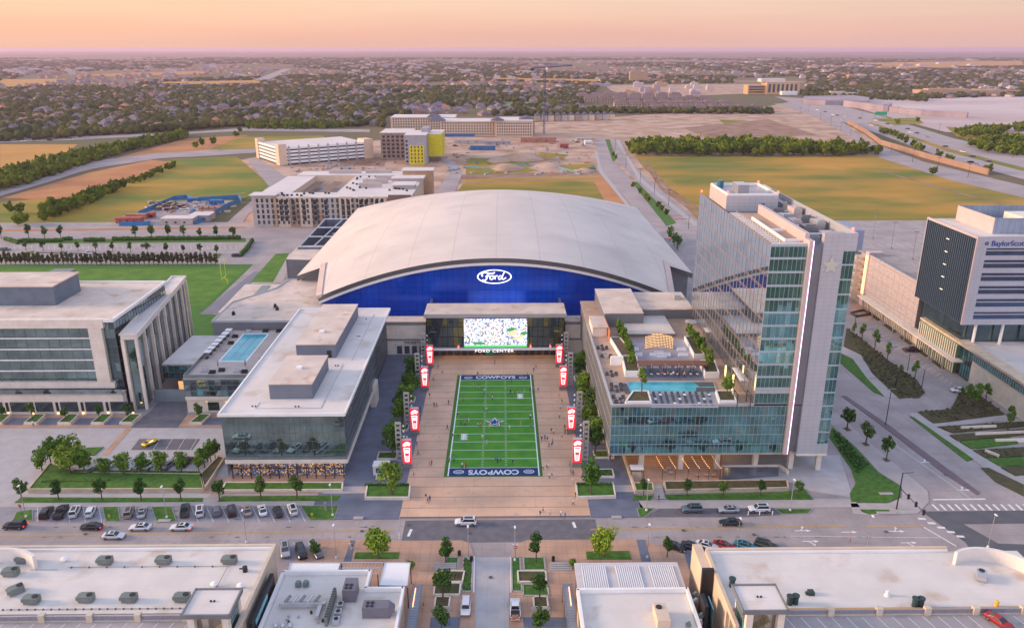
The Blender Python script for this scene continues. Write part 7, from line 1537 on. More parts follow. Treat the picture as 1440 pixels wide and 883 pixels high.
for k, (x, y) in enumerate(((280, 664), (288, 657), (297, 650), (303, 644))): tpx(x, y, 'garden', .72, f'{ORD[k]} tree from the street in the sloping bed beside the shop corner', .2, group='trees in the sloping bed')
for k, x in enumerate((4, 46, 93, 140, 181, 280)): tpx(x, 590, 'street', .66, f'{ORD[k]} small tree from the left in a stone planter before the big office', .7, group='planter trees before the big office')
tpx(551, 695, 'garden', 1.25, 'large airy tree in the left plaza entrance planter', .7); tpx(831, 694, 'garden', 1.3, 'large airy tree in the right plaza entrance planter', .7)
for s, pts in enumerate((((-28.3, 178.5), (-29.0, 184.5), (-28.4, 198.5), (-29.2, 203.5), (-28.6, 210.5), (-28.4, 218), (-28.6, 227), (-29, 233)), ((23.6, 180), (25.4, 186), (23.8, 196.5), (25.5, 203), (23.6, 210), (25.2, 217), (24.2, 228), (25.0, 234)))):
    for k, (x, y) in enumerate(pts): tree(x, y, .15, 'garden' if k % 3 else 'street', 1.15 if k % 3 else 1.3, f'{ORD[k]} promenade tree from the street on the {"left" if s == 0 else "right"} of the turf', f'promenade trees {"left" if s == 0 else "right"} of the turf', sz=.9)
tpx(532, 785, 'bright', .8, 'big bright round tree on the brick walk left of the central lane'); tpx(850, 783, 'bright', .78, 'big bright round tree on the brick walk right of the central lane')
for x, y, s, lb in ((627, 792, .78, 'small round tree at the left mouth of the central lane'), (754, 790, .8, 'small round tree at the right mouth of the central lane'), (623, 846, .88, 'dark tree over the small square planter left of the lane'), (759, 843, .9, 'dark tree over the small square planter right of the lane'),
                    (621, 890, .8, 'tree cut by the bottom edge left of the lane'), (760, 892, .8, 'tree cut by the bottom edge right of the lane'), (443, 783, .62, 'small tree in front of the angled car at the left kerb'), (938, 783, .6, 'thin small tree in front of the angled black car at the right kerb'), (577, 800, .5, 'small bright tree behind the square white canopy'), (805, 798, .5, 'small bright tree at the corner of the ribbed roof pavilion')):
    tpx(x, y, 'bright' if 'bright' in lb else 'street', s*(.5 if 'bright' in lb else 1), lb)
for k, (x, y) in enumerate(((905, 696), (966, 697), (1017, 698), (1069, 697), (1122, 696))): tpx(x, y, 'street', .62, f'{ORD[k]} small street tree from the left in the verge before the hotel', group='small street trees before the hotel')
for k, (x, y) in enumerate(((1191, 604), (1217, 625), (1246, 647))):
    tpx(x, y, 'street', .93, f'{ORD[k]} avenue tree from the far end in a dark square pit', group='avenue trees in dark pits'); sheet('tree_pit', [(x-6, y-2), (x+1, y-3), (x+7, y+2), (x, y+3)], .14, soil)
for k, (x, y, s) in enumerate(((1212, 478, .85), (1229, 495, 1.0), (1247, 508, .85), (1265, 530, .6), (1286, 533, .8), (1358, 578, .95), (1372, 572, 1.0), (1385, 566, .9), (1350, 566, .6), (1417, 604, .8), (1200, 473, .6))):
    tpx(x, y, 'olive', s, f'{ORD[k]} wispy young tree from the garage end of the beds along the avenue', .25, group='wispy young trees in the avenue beds')
hed = []
for k, (x, y) in enumerate(((245, 300), (258, 322), (270, 345), (283, 370), (295, 395), (305, 420), (318, 445), (322, 475), (335, 505), (330, 530))): hed.append((D(x, y), 'left'))
for k, (x, y) in enumerate(((728, 320), (740, 340), (758, 362), (775, 385), (795, 405), (812, 430), (830, 450), (850, 480), (865, 505), (872, 535))): hed.append((D(x, y), 'right'))
for k, (p, sd) in enumerate(hed): tree(p.x, p.y, dz+.6, 'hedge', .72, f'{ORD[k % 10]} bushy evergreen from the back in the {"plaza-side" if sd == "left" else "tower-side"} row on the hotel terrace', 'bushy evergreens on the hotel terrace')
p = D(400, 735); tree(p.x, p.y, dz+.8, 'olive', .75, 'slender tree in the small planter at the pool corner of the hotel terrace'); p = D(990, 735); tree(p.x, p.y, dz+.8, 'garden', .62, 'olive-green round tree in the planter at the right end of the terrace pool')
# ranks of small trees and hedges around the practice field
for k in range(46): tpx(2+k*6.7, 371.5+math.sin(k)*.3, 'conifer', .92, 'reddish green conical tree in the long rank behind the practice field', .05, 'conical trees behind the practice field')
for k, x in enumerate((37, 61, 87, 110, 135, 159, 184, 208, 234, 258, 282, 305)): tpx(x, 352+k*.5, 'street', .72, f'{ORD[k]} small round tree from the left between the two rows of the rear car park', .15, group='small round trees in the rear car park')
for k, x in enumerate((2, 41, 63, 86, 191, 214, 237, 259, 282, 305, 328)): tpx(x, 335.5, 'street', 1.0, f'{ORD[k]} taller tree from the left rising from the hedge behind the rear car park', .05, group='taller trees in the hedge line')
def mass(name, pts_xyz, scales, base, m, kind='stuff', **kw):
    V, F = base; P = np.array(pts_xyz); n = len(P); S = np.array(scales)
    a = rng.uniform(0, 6.28, n); c, s_ = np.cos(a), np.sin(a)
    W = np.empty((n, len(V), 3)); W[:, :, 0] = (V[None, :, 0]*c[:, None]-V[None, :, 1]*s_[:, None])*S[:, 0:1]; W[:, :, 1] = (V[None, :, 0]*s_[:, None]+V[None, :, 1]*c[:, None])*S[:, 0:1]; W[:, :, 2] = V[None, :, 2]*S[:, 1:2]
    W += P[:, None, :]; FF = (F[None]+(np.arange(n)*len(V))[:, None, None]).reshape(-1, F.shape[1])
    o = bpy.data.objects.new(name, mesh_np(name, W.reshape(-1, 3), FF, m)); COL.objects.link(o); return tag(o, kind=kind, **kw)
def blob(seed, sub):
    import bmesh
    bm = bmesh.new(); bmesh.ops.create_icosphere(bm, subdivisions=sub, radius=1); r = np.random.default_rng(seed)
    V = np.array([v.co[:] for v in bm.verts]); F = np.array([[v.index for v in f.verts] for f in bm.faces]); bm.free()
    V *= r.uniform(.72, 1.22, (len(V), 1)); V[:, 2] = V[:, 2]*.5+.5; return V, F
hp = []
for seg in ([(8, 338), (27, 344)], [(28, 341), (90, 340)], [(120, 340), (150, 339)], [(160, 338.5), (340, 336.5)], [(355, 340), (345, 356)], [(350, 348), (338, 362)], [(90, 338), (104, 338)]):
    a, b_ = G(*seg[0]), G(*seg[1]); n = int((b_-a).length/1.1)
    for i in range(n): q = a.lerp(b_, i/n); hp.append((q.x, q.y, 0))
mass('clipped_hedge', hp, [(1.1*random.uniform(.8, 1.1), 2.3*random.uniform(.85, 1.1)) for _ in hp], blob(2, 2), leaf_d, label=None)
for seg, h in (([(106, 667.5), (283, 669.5)], .9), ([(60, 682), (155, 679.5)], .8), ([(515, 686), (576, 686)], .8), ([(812, 685), (861, 685)], .8)):
    a, b_ = G(*seg[0]), G(*seg[1]); n = int((b_-a).length/.55); mass('clipped_hedge', [tuple(a.lerp(b_, i/n)+Vector((0, 0, .6))) for i in range(n)], [(.45, h)]*n, blob(4, 1), leaf_d)
def inpoly(px, py, poly):
    ins = np.zeros(len(px), bool); n = len(poly)
    for i in range(n):
        x0, y0 = poly[i]; x1, y1 = poly[(i+1) % n]
        if y0 == y1: continue
        ins ^= ((y0 > py) != (y1 > py)) & (px < (x1-x0)*(py-y0)/(y1-y0)+x0)
    return ins
def Gv(px, py):
    a, b_ = (px-720)/FPX, (441.5-py)/FPX; d = [FW[i]+a*RT[i]+b_*UP[i] for i in range(3)]; t = -CAM_H/d[2]; return np.stack([d[0]*t, d[1]*t, np.zeros_like(t)], 1)
def fill(poly, spacing, seed):
    "jittered points on the ground inside a surveyed outline"
    P = [G(x, y) for x, y in poly]; r = np.random.default_rng(seed); xs = [p.x for p in P]; ys = [p.y for p in P]
    gx, gy = np.meshgrid(np.arange(min(xs), max(xs), spacing), np.arange(min(ys), max(ys), spacing)); q = np.stack([gx.ravel(), gy.ravel()], 1); q += r.uniform(-.4, .4, q.shape)*spacing
    return q[inpoly(q[:, 0], q[:, 1], [(p.x, p.y) for p in P])]
for q, sp_, sz in (([(1190.6, 461.8), (1221, 485), (1251.7, 509.7), (1290, 536), (1300.6, 552.5), (1292.5, 559.6), (1264, 560.6), (1227, 526), (1211, 499.5)], 1.5, .5), ([(1290, 580), (1337, 576), (1344, 562.6), (1349.5, 550), (1372, 552.5), (1412.7, 583), (1335, 593)], 1.5, .5), ([(1171, 604), (1200, 630), (1222, 655), (1205, 668), (1198, 652), (1176, 626)], 1.1, .6),
                   ([(1318, 601), (1440, 594), (1440, 600), (1340, 609)], 1.6, .4), ([(1368, 634), (1440, 630), (1440, 642), (1386, 645)], 1.6, .4), ([(936, 692), (1106, 689), (1105, 680), (936, 682)], 1.2, .35), ([(652, 786), (664, 786), (662, 831), (650, 831)], .9, .22), ([(628, 806), (651, 806), (649, 819), (616, 819)], .8, .35)):
    f = fill(q, sp_, 9); mass('low_planting', [(x, y, .25 if sz < .6 or q[0][0] > 1000 else .2) for x, y in f], [(sz*random.uniform(.6, 1.3), sz*random.uniform(.6, 1.6)) for _ in f], blob(12, 1), MATS['bed_planting'] if sz < .6 else leaf_d)
belts = (([(0, 272), (-60, 280), (-60, 262), (0, 247), (110, 220), (262, 189), (268, 194), (180, 213), (100, 239)], 7.5, .95, 'dense green tree belt running diagonally at the far left'),
         ([(50, 314), (60, 298), (110, 283), (170, 262), (178, 262), (110, 296), (75, 312)], 6, .82, 'green hedgerow between the tilled field and the green field'),
         ([(170, 264), (185, 254), (246, 231), (247, 235), (190, 259)], 5.5, .5, 'low hedgerow tailing off along the tilled field'),
         ([(886, 220), (890, 207), (985, 204), (1100, 206), (1232, 213), (1238, 220)], 9.5, 1.25, 'dense green thicket across the back of the big field'),
         ([(345, 177), (460, 173), (500, 178), (460, 182), (345, 182)], 9, .9, 'yellowish tree line behind the golden field'))
ind = []
for bi, (poly, sp_, sc, lb) in enumerate(belts):
    for x, y in fill(poly, sp_, bi): ind.append((sc/y, x, y, sc*random.uniform(.75, 1.15), bi))
ind.sort(reverse=True); NIND = max(0, 296-NT)
for (_, x, y, s, bi) in ind[:NIND]: tree(x, y, -.3, 'belt', s, 'bushy full-crowned tree growing in the '+belts[bi][3], 'trees of the '+belts[bi][3].split(' at ')[0].split(' across ')[0].split(' between ')[0])
V, F = leafy(77, 14, 14, 4.6, .5, 9.5, 1.1); bl = blob(5, 2); V2 = bl[0]*np.array([3.6, 3.6, 8.2]); F4 = np.concatenate([bl[1], bl[1][:, 2:3]], 1)
rest = ind[NIND:]
mass('thicket', [(x, y, -.3) for _, x, y, s, bi in rest], [(s, s) for _, x, y, s, bi in rest], (V, F), leaf_belt); mass('thicket', [(x, y, -.3) for _, x, y, s, bi in rest], [(s*.85, s*.8) for _, x, y, s, bi in rest], (V2, bl[1]), leaf_belt)
cl = [(1240, 188), (1244, 190), (1248, 190), (1253, 192), (1258, 194), (1263, 197), (1268, 199), (1273, 203), (1283, 207), (1288, 210), (1296, 213), (1320, 223), (1331, 228), (1337, 229), (1388, 243), (1311, 246), (28, 318), (36, 315), (16, 300), (29, 300), (275, 209), (285, 206), (300, 204), (333, 193), (338, 186), (1262, 176), (1290, 172)]
mass('roadside_shrubs', [tuple(G(x, y)) for x, y in cl], [(random.uniform(.6, 1.0), random.uniform(.7, 1.1)) for _ in cl], (V, F), leaf_belt)
q = np.concatenate([fill([(1342, 189), (1360, 185), (1418, 183), (1420, 190), (1400, 193), (1350, 194)], 9, 41), fill([(1358, 205), (1380, 199), (1440, 196), (1460, 215), (1440, 222), (1380, 215)], 9, 42), fill([(1425, 180), (1445, 178), (1445, 186), (1428, 186)], 9, 43)])
mass('thicket', [(x, y, 0) for x, y in q], [(random.uniform(.7, 1.1),)*2 for _ in q], (V, F), leaf_belt)
for k, (x, y) in enumerate(((942, 339), (948, 345), (952, 350), (905, 328), (912, 332), (600, 310), (605, 305), (610, 296), (603, 298), (890, 264), (900, 273), (908, 281), (912, 284), (925, 292), (930, 297), (937, 303), (862, 220), (866, 224), (942, 330), (960, 343))):
    if k < 4: tpx(x, y, 'garden', 1.1, f'{ORD[k]} roadside tree from the far end behind the right shoulder of the arena', group='roadside trees behind the arena')
mass('roadside_shrubs', [tuple(G(x, y)) for x, y in ((905, 328), (912, 332), (600, 310), (605, 305), (610, 296), (603, 298), (890, 264), (900, 273), (908, 281), (912, 284), (925, 292), (930, 297), (937, 303), (862, 220), (866, 224))], [(.4, .5)]*15, (V, F), leaf_belt)
# the suburb: houses among trees
excl = [[(0, 112), (95, 111), (60, 121), (0, 122)], [(200, 116), (370, 113), (365, 119), (260, 121)], [(120, 105), (280, 100), (300, 104), (150, 108)], [(665, 109), (850, 112), (840, 117), (700, 114)], [(1190, 89), (1440, 86), (1440, 93), (1280, 96)],
        [(775, 144), (765, 150), (710, 150), (706, 143)], [(845, 119), (1105, 116), (1130, 139), (860, 160), (800, 165)], [(355, 113), (398, 96), (413, 96), (378, 116)], [(540, 163), (755, 163), (755, 200), (540, 200)], [(0, 192), (260, 182), (345, 177), (520, 180), (520, 187), (345, 186), (100, 199), (0, 203)], [(1030, 110), (1135, 108), (1135, 136), (1030, 138)]]
zone = [(-60, 200), (60, 197), (255, 184), (345, 177), (450, 177), (545, 180), (548, 166), (750, 167), (800, 158), (850, 150), (860, 125), (1050, 117), (1125, 128), (1310, 139), (1500, 135), (1500, 82), (-60, 82)]
def scatter(n, ylo, yhi, seed, world=True):
    r = np.random.default_rng(seed)
    px = r.uniform(-55, 1495, n*3)
    if world:
        dl, dh = [1/(v-68.0) for v in (yhi, ylo)]; dd = np.sqrt(r.uniform(dl**2, dh**2, n*3)); py = 68+1/dd
    else: py = r.uniform(ylo, yhi, n*3)
    ok = inpoly(px, py, zone)
    for e_ in excl: ok &= ~inpoly(px, py, e_)
    px, py = px[ok][:n], py[ok][:n]; return Gv(px, py)

H_ = scatter(1500, 126, 200, 51); keep = []; grid = {}
H_ = np.array([p for p in H_ if noise.noise(Vector((p[0]*.0035, p[1]*.0035, 3))) > -.18 or p[1] < 1100])
for p in H_:
    k = (int(p[0]//24), int(p[1]//24))
    if any(((p[0]-q[0])**2+(p[1]-q[1])**2) < 430 for dx in (-1, 0, 1) for dy in (-1, 0, 1) for q in grid.get((k[0]+dx, k[1]+dy), ())): continue
    grid.setdefault(k, []).append(p); keep.append(p)
keep.sort(key=lambda p: p[1])
hw_ = [mat('house_brick', (.30, .19, .15), .85, var=.15, scale=.02), mat('house_pale', (.46, .38, .34), .85, var=.1)]
hr_ = [mat('house_slate_roof', (.15, .13, .165), .85, var=.12, scale=.02), mat('house_brown_roof', (.20, .13, .115), .85, var=.12, scale=.02), mat('house_terracotta_roof', (.40, .17, .10), .85, var=.1, scale=.02)]
HM = []
for sd in range(4):
    rr = random.Random(sd); L, W_, h = rr.uniform(13, 18), rr.uniform(10, 13), rr.uniform(3.4, 6)
    wb = MB().box(-L/2, -W_/2, 0, L/2, W_/2, h).box(-L/2-3, -W_/2-4, 0, -L/2+5, -W_/2+2, h*.8)
    for k in range(5): wb.box(-L/2+1.2+k*2.6, -W_/2-.1, 1, -L/2+2.4+k*2.6, -W_/2-.01, 2.4, 1)
    rb = hip(-L/2-.6, -W_/2-.6, L/2+.6, W_/2+.6, h+.01, 4.2); r2 = hip(-L/2-3.6, -W_/2-4.6, -L/2+5.6, -W_/2+3, h*.8+.01, 3.0); rb.add(r2.v, r2.f); rb.box(L/4, 0, h+1, L/4+1, 1, h+5.5)
    HM.append((wb, rb))
def grp(mi): return ('slate-roofed house among the suburb trees beyond the fields', 'brown-roofed house among the suburb trees beyond the fields', 'terracotta-roofed house among the suburb trees beyond the fields')[mi]
cache = {}; nh = 0; restH = {}
for p in keep:
    sd, mi, wi = random.randrange(4), random.choices((0, 1, 2), (6, 3, .8))[0], random.randrange(2); a = random.choice((0, .3, -.4, 1.2, 1.57, 2.0))
    if nh < 290:
        nh += 1; r = empty('house', (p[0], p[1], -.3), a, grp(mi), 'house', grp(mi).replace('house', 'houses', 1).split(' beyond')[0])
        for n_, bq, mm in (('wall', HM[sd][0], [hw_[wi], gl_win]), ('roof', HM[sd][1], hr_[mi])):
            key = (sd, n_, mi if n_ == 'roof' else wi)
            if key not in cache: cache[key] = bq.mesh(n_, mm)
            o = bpy.data.objects.new(n_, cache[key]); COL.objects.link(o); o.parent = r
    else: restH.setdefault((sd, mi), []).append(p)
Hf = scatter(1500, 86, 126, 52, False)
def quads(b): return np.array(b.v), [f for f in b.f]
simple = hip(-8, -6, 8, 6, 4, 4.5); sv = np.array(simple.v+[(-8, -6, 0), (8, -6, 0), (8, 6, 0), (-8, 6, 0)]); sf = []
for f in simple.f[:4]: sf += [[f[0], f[1], f[2]]]+([[f[0], f[2], f[3]]] if len(f) == 4 else [])
roofF = np.array(sf); sf2 = np.array([[6, 7, 1], [6, 1, 0], [7, 8, 2], [7, 2, 1], [9, 6, 0], [9, 0, 3], [8, 9, 3], [8, 3, 2]])
for mi in range(3):
    pts = [p for (s, m_), L in restH.items() if m_ == mi for p in L]; far = Hf[mi::3] if mi < 2 else Hf[2::3][:220]
    P = np.concatenate([np.array(pts).reshape(-1, 3), far]); n1 = len(pts); sc = np.ones((len(P), 2)); sc[n1:, 0] = np.maximum(1, far[:, 1]/1100*.30*rng.uniform(.8, 1.5, len(far))); sc[n1:, 1] = 1+.12*sc[n1:, 0]
    st0 = rng.bit_generator.state; mass('distant_roofs', P, sc, (sv, roofF), hr_[mi]); rng.bit_generator.state = st0; mass('distant_house_walls', P, sc, (sv, sf2), hw_[mi % 2])
T1 = scatter(10500, 124, 201, 53); ok = []
for p in T1:
    k = (int(p[0]//24), int(p[1]//24)); ok.append(not any(((p[0]-q[0])**2+(p[1]-q[1])**2) < 85 for dx in (-1, 0, 1) for dy in (-1, 0, 1) for q in grid.get((k[0]+dx, k[1]+dy), ())))
T1 = T1[np.array(ok)]; T1[:, 2] -= .5; T1 = np.array([p for p in T1 if noise.noise(Vector((p[0]*.006, p[1]*.004, 5))) < .30 or p[1] < 1150])
front = fill([(-60, 201), (60, 197), (255, 184), (345, 177), (345, 174), (255, 180), (60, 192), (-60, 196)], 10, 61); front2 = fill([(1125, 131), (1300, 139), (1310, 144), (1130, 137)], 16, 62); front3 = fill([(756, 166), (850, 160), (1085, 161), (1085, 158), (850, 157), (756, 163)], 11, 63)
FR = np.concatenate([np.c_[f, np.zeros(len(f))] for f in (front, front2, front3)])
T1 = np.concatenate([T1, FR]); h3 = len(T1)//3
for q, (sd, part) in enumerate(((6, T1[:h3]), (7, T1[h3:2*h3]), (8, T1[2*h3:]))):
    s = rng.uniform(.7, 1.25, (len(part), 1)); mass('suburban_woodland', part, np.hstack([s*5.2, s*8.6]), blob(sd, 2), leaf_far)
T2 = scatter(15000, 80, 126, 54, False); T2 = np.array([p for p in T2 if noise.noise(Vector((p[0]*.0011, p[1]*.0007, 9))) < .16]); s = np.maximum(6, T2[:, 1:2]/1100*rng.uniform(1.6, 4.2, (len(T2), 1))); mass('distant_woodland', T2, np.hstack([s, np.minimum(14, 6+s*.12)]), blob(9, 1), leaf_far)
# ---------------------------------------------------------------- cars
car_glass = mat('car_glass', (.02, .025, .03), .08, 0, var=0, spec=.8); tyre_m = mat('tyre_rubber', (.02, .02, .02), .9, var=0); rim_m = mat('wheel_rim', (.35, .35, .37), .35, .8, var=0)
head_m = mat('headlight_glass', (.7, .7, .72), .2, var=0); tail_m = mat('tail_light_red', (.35, .01, .01), .4, var=0); brake_m = mat('brake_light', (.8, .02, .02), emit=(1, .03, .02), es=2.5, var=0)
PAINT = {n: mat('paint_'+n, c, .28, .15, var=0, spec=.7) for n, c in dict(white=(.68, .69, .71), black=(.015, .016, .018), silver=(.38, .39, .41), grey=(.14, .15, .17), beige=(.33, .28, .24), teal=(.01, .19, .26), red=(.36, .012, .012), yellow=(.70, .46, .0), green=(.03, .06, .055), navy=(.02, .035, .06), maroon=(.06, .012, .02), slate=(.10, .15, .17)).items()}
SPEC = dict(sedan=(4.8, .9, [(-2.4, .45, .78), (-2.25, .3, .93), (-1.5, .25, .98), (.9, .25, .93), (1.8, .25, .84), (2.3, .3, .68), (2.4, .42, .55)], (-1.75, 1.05, -1.0, .25, 1.43)),
            suv=(4.9, .96, [(-2.42, .5, .95), (-2.36, .35, 1.1), (-1.5, .3, 1.15), (.8, .3, 1.12), (1.85, .3, 1.04), (2.38, .36, .86), (2.45, .5, .65)], (-2.3, 1.15, -2.0, .45, 1.78)),
            hatch=(4.4, .9, [(-2.2, .45, .8), (-2.12, .3, 1.0), (-1.4, .25, 1.05), (.8, .25, 1.0), (1.6, .25, .9), (2.1, .3, .7), (2.2, .42, .55)], (-2.05, 1.1, -1.7, .3, 1.55)),
            pickup=(5.7, 1.0, [(-2.85, .6, 1.0), (-2.8, .45, 1.12), (-1.5, .4, 1.14), (.9, .4, 1.16), (2.2, .4, 1.1), (2.75, .45, .95), (2.85, .6, .7)], (-.75, 1.4, -.6, .7, 1.88)),
            jeep=(4.5, .95, [(-2.2, .55, .95), (-2.15, .5, 1.12), (-1.2, .45, 1.15), (.7, .45, 1.15), (1.6, .45, 1.1), (2.1, .5, 1.0), (2.2, .6, .8)], (-2.1, .9, -2.05, .65, 1.85)),
            sport=(4.4, .95, [(-2.2, .4, .75), (-2.1, .3, .9), (-1.2, .25, .92), (.6, .25, .82), (1.5, .25, .72), (2.1, .3, .58), (2.2, .38, .45)], (-1.5, .9, -.75, .15, 1.2)))
CP = {}
def build_car(kind):
    L, w_, st_, (gb, gf, tb, tf, gz) = SPEC[kind]; r = empty('parked_car', (0, 0, 0)); b = MB(); n = 8
    for x, z0, z1 in st_:
        e = w_*(1-.12*(abs(x)/(L/2))**6); b.v += [(x, -e*.85, z0), (x, -e, z0+.18), (x, -e, z1-.14), (x, -e*.88, z1), (x, e*.88, z1), (x, e, z1-.14), (x, e, z0+.18), (x, e*.85, z0)]
    for j in range(len(st_)-1):
        for i in range(n): b.f.append((j*n+i, (j+1)*n+i, (j+1)*n+(i+1) % n, j*n+(i+1) % n)); b.m.append(0)
    b.f += [tuple(range(n)), tuple(range(len(b.v)-1, len(b.v)-1-n, -1))]; b.m += [0, 0]
    zt = st_[2][2]-.02; wb, wt = w_*.86, w_*.70
    b.add([(gb, -wb, zt), (gf, -wb, zt-.05), (gf, wb, zt-.05), (gb, wb, zt), (tb, -wt, gz), (tf, -wt, gz), (tf, wt, gz), (tb, wt, gz)], [(4, 5, 6, 7), (0, 1, 5, 4), (1, 2, 6, 5), (2, 3, 7, 6), (3, 0, 4, 7)])
    if kind == 'pickup': b.box(-2.7, -.95, 1.12, -.85, -.85, 1.25).box(-2.7, .85, 1.12, -.85, .95, 1.25)
    b.build('body', PAINT['white'], r)
    g = MB()
    def q(p0, p1, p2, p3, out, ins=.1):
        P = [Vector(p) for p in (p0, p1, p2, p3)]; c = sum(P, Vector())/4; o_ = Vector(out)*.015
        g.add([c+(p-c)*(1-ins)+o_ for p in P], [(0, 1, 2, 3)])
    q((gb, -wb, zt), (gf, -wb, zt-.05), (tf, -wt, gz), (tb, -wt, gz), (0, -1, .2), .14); q((gf, wb, zt-.05), (gb, wb, zt), (tb, wt, gz), (tf, wt, gz), (0, 1, .2), .14)
    q((gf, -wb, zt-.05), (gf, wb, zt-.05), (tf, wt, gz), (tf, -wt, gz), (1, 0, .3)); q((gb, wb, zt), (gb, -wb, zt), (tb, -wt, gz), (tb, wt, gz), (-1, 0, .3))
    if kind in ('suv', 'sedan'): g.add([(tb+.4, -wt*.7, gz+.012), (tf-.15, -wt*.7, gz+.012), (tf-.15, wt*.7, gz+.012), (tb+.4, wt*.7, gz+.012)], [(0, 1, 2, 3)])
    g.build('windows', car_glass, r)
    if kind == 'pickup': MB().box(-2.65, -.84, 1.145, -.9, .84, 1.17).build('load_bed', dark_m, r)
    if kind == 'jeep': MB().tube((-2.25, 0, 1.0), (-2.4, 0, 1.0), .38, n=12).build('spare_wheel', tyre_m, r)
    wr = .34 if kind in ('sedan', 'hatch', 'sport') else .40
    for sx in (-L*.3, L*.31):
        for sy in (-1, 1):
            o = MB().tube((sx, sy*(w_-.2), wr), (sx, sy*(w_+.02), wr), wr, n=14).build('wheel', tyre_m, r); o2 = MB().tube((sx, sy*(w_+.0), wr), (sx, sy*(w_+.035), wr), wr*.6, n=10).build('rim', rim_m, o)
    for sy in (-1, 1):
        MB().box(L/2-.28, sy*w_*.75-.2, st_[-2][2]-.22, L/2-.05, sy*w_*.75+.2, st_[-2][2]-.06).build('headlight', head_m, r); MB().box(-L/2-.01, sy*w_*.78-.16, st_[1][2]-.3, -L/2+.12, sy*w_*.78+.16, st_[1][2]-.12).build('tail_light', tail_m, r)
    return r
used = set()
def car(kind, px, py, heading, paint, label, z=.03, brake=False, name='parked_car', group=None):
    p = G(px, py, z)
    if kind not in CP: CP[kind] = build_car(kind); r = CP[kind]
    else: r = copy_tree(CP[kind])
    r.location = p; r.rotation_euler = (0, 0, R(heading)); r.name = name; tag(r, label, 'car' if kind not in ('pickup',) else 'pickup', group)
    for ch in r.children:
        if ch.name.startswith('body'): ch.material_slots[0].link = 'OBJECT'; ch.material_slots[0].material = PAINT[paint]
        if brake and ch.name.startswith('tail'): ch.material_slots[0].link = 'OBJECT'; ch.material_slots[0].material = brake_m
    return r
A = 112   # nose-in bays along the street lean a little
for kind, x, y, h, c, lb in (('suv', 66, 724, 100, 'black', 'black off-roader at the left end of the street-side bays'), ('pickup', 86.5, 723, 100, 'black', 'black pickup with open bed beside the black off-roader'), ('suv', 106, 722, 104, 'white', 'white SUV next to the black pickup'),
    ('hatch', 128, 722, 104, 'white', 'white hatchback left of the first grass gap'), ('suv', 181.5, 723, 106, 'beige', 'beige SUV between the two grass islands'), ('sedan', 200.5, 723, 106, 'silver', 'silver sedan between the two grass islands'),
    ('pickup', 260.5, 721, 108, 'green', 'dark green pickup right after the lamp island'), ('suv', 281.5, 721, 110, 'white', 'white SUV next to the dark green pickup'), ('hatch', 305, 721, 112, 'grey', 'grey hatchback in the middle of the right group of bays'), ('suv', 326, 721, 112, 'black', 'black SUV between the grey hatchback and the tan sedan'),
    ('sedan', 348, 720, 114, 'beige', 'tan sedan next to the black SUV'), ('sedan', 369.5, 720, 114, 'white', 'white sedan left of the black sedan near the bay end'), ('sedan', 391, 722, 114, 'black', 'black sedan second from the right end of the bays'), ('suv', 412, 719, 114, 'white', 'white SUV at the right end of the street-side bays')):
    car(kind, x, y, h, c, lb)
for kind, x, y, h, c, lb, br in (('suv', 21.5, 742, 180, 'black', 'black SUV with lit tail lights driving at the far left of the street', True), ('sedan', 129, 743, 180, 'black', 'black coupe with red tail lights driving on the left of the street', True), ('sedan', 198, 744, 180, 'white', 'white sedan driving in the upper lane left of another white sedan', False),
    ('sedan', 255, 744, 180, 'white', 'white sedan with red tail lights driving in the upper lane', True), ('sedan', 160.5, 756, 0, 'white', 'white sedan driving alone in the lower lane on the left', False), ('suv', 655, 737, 180, 'white', 'white SUV crossing the dark paved crossing before the plaza', False), ('sedan', 1027, 737, 180, 'black', 'black sedan driving past the cars at the hotel kerb', False)):
    car(kind, x, y, h, c, lb, brake=br, name='moving_car')
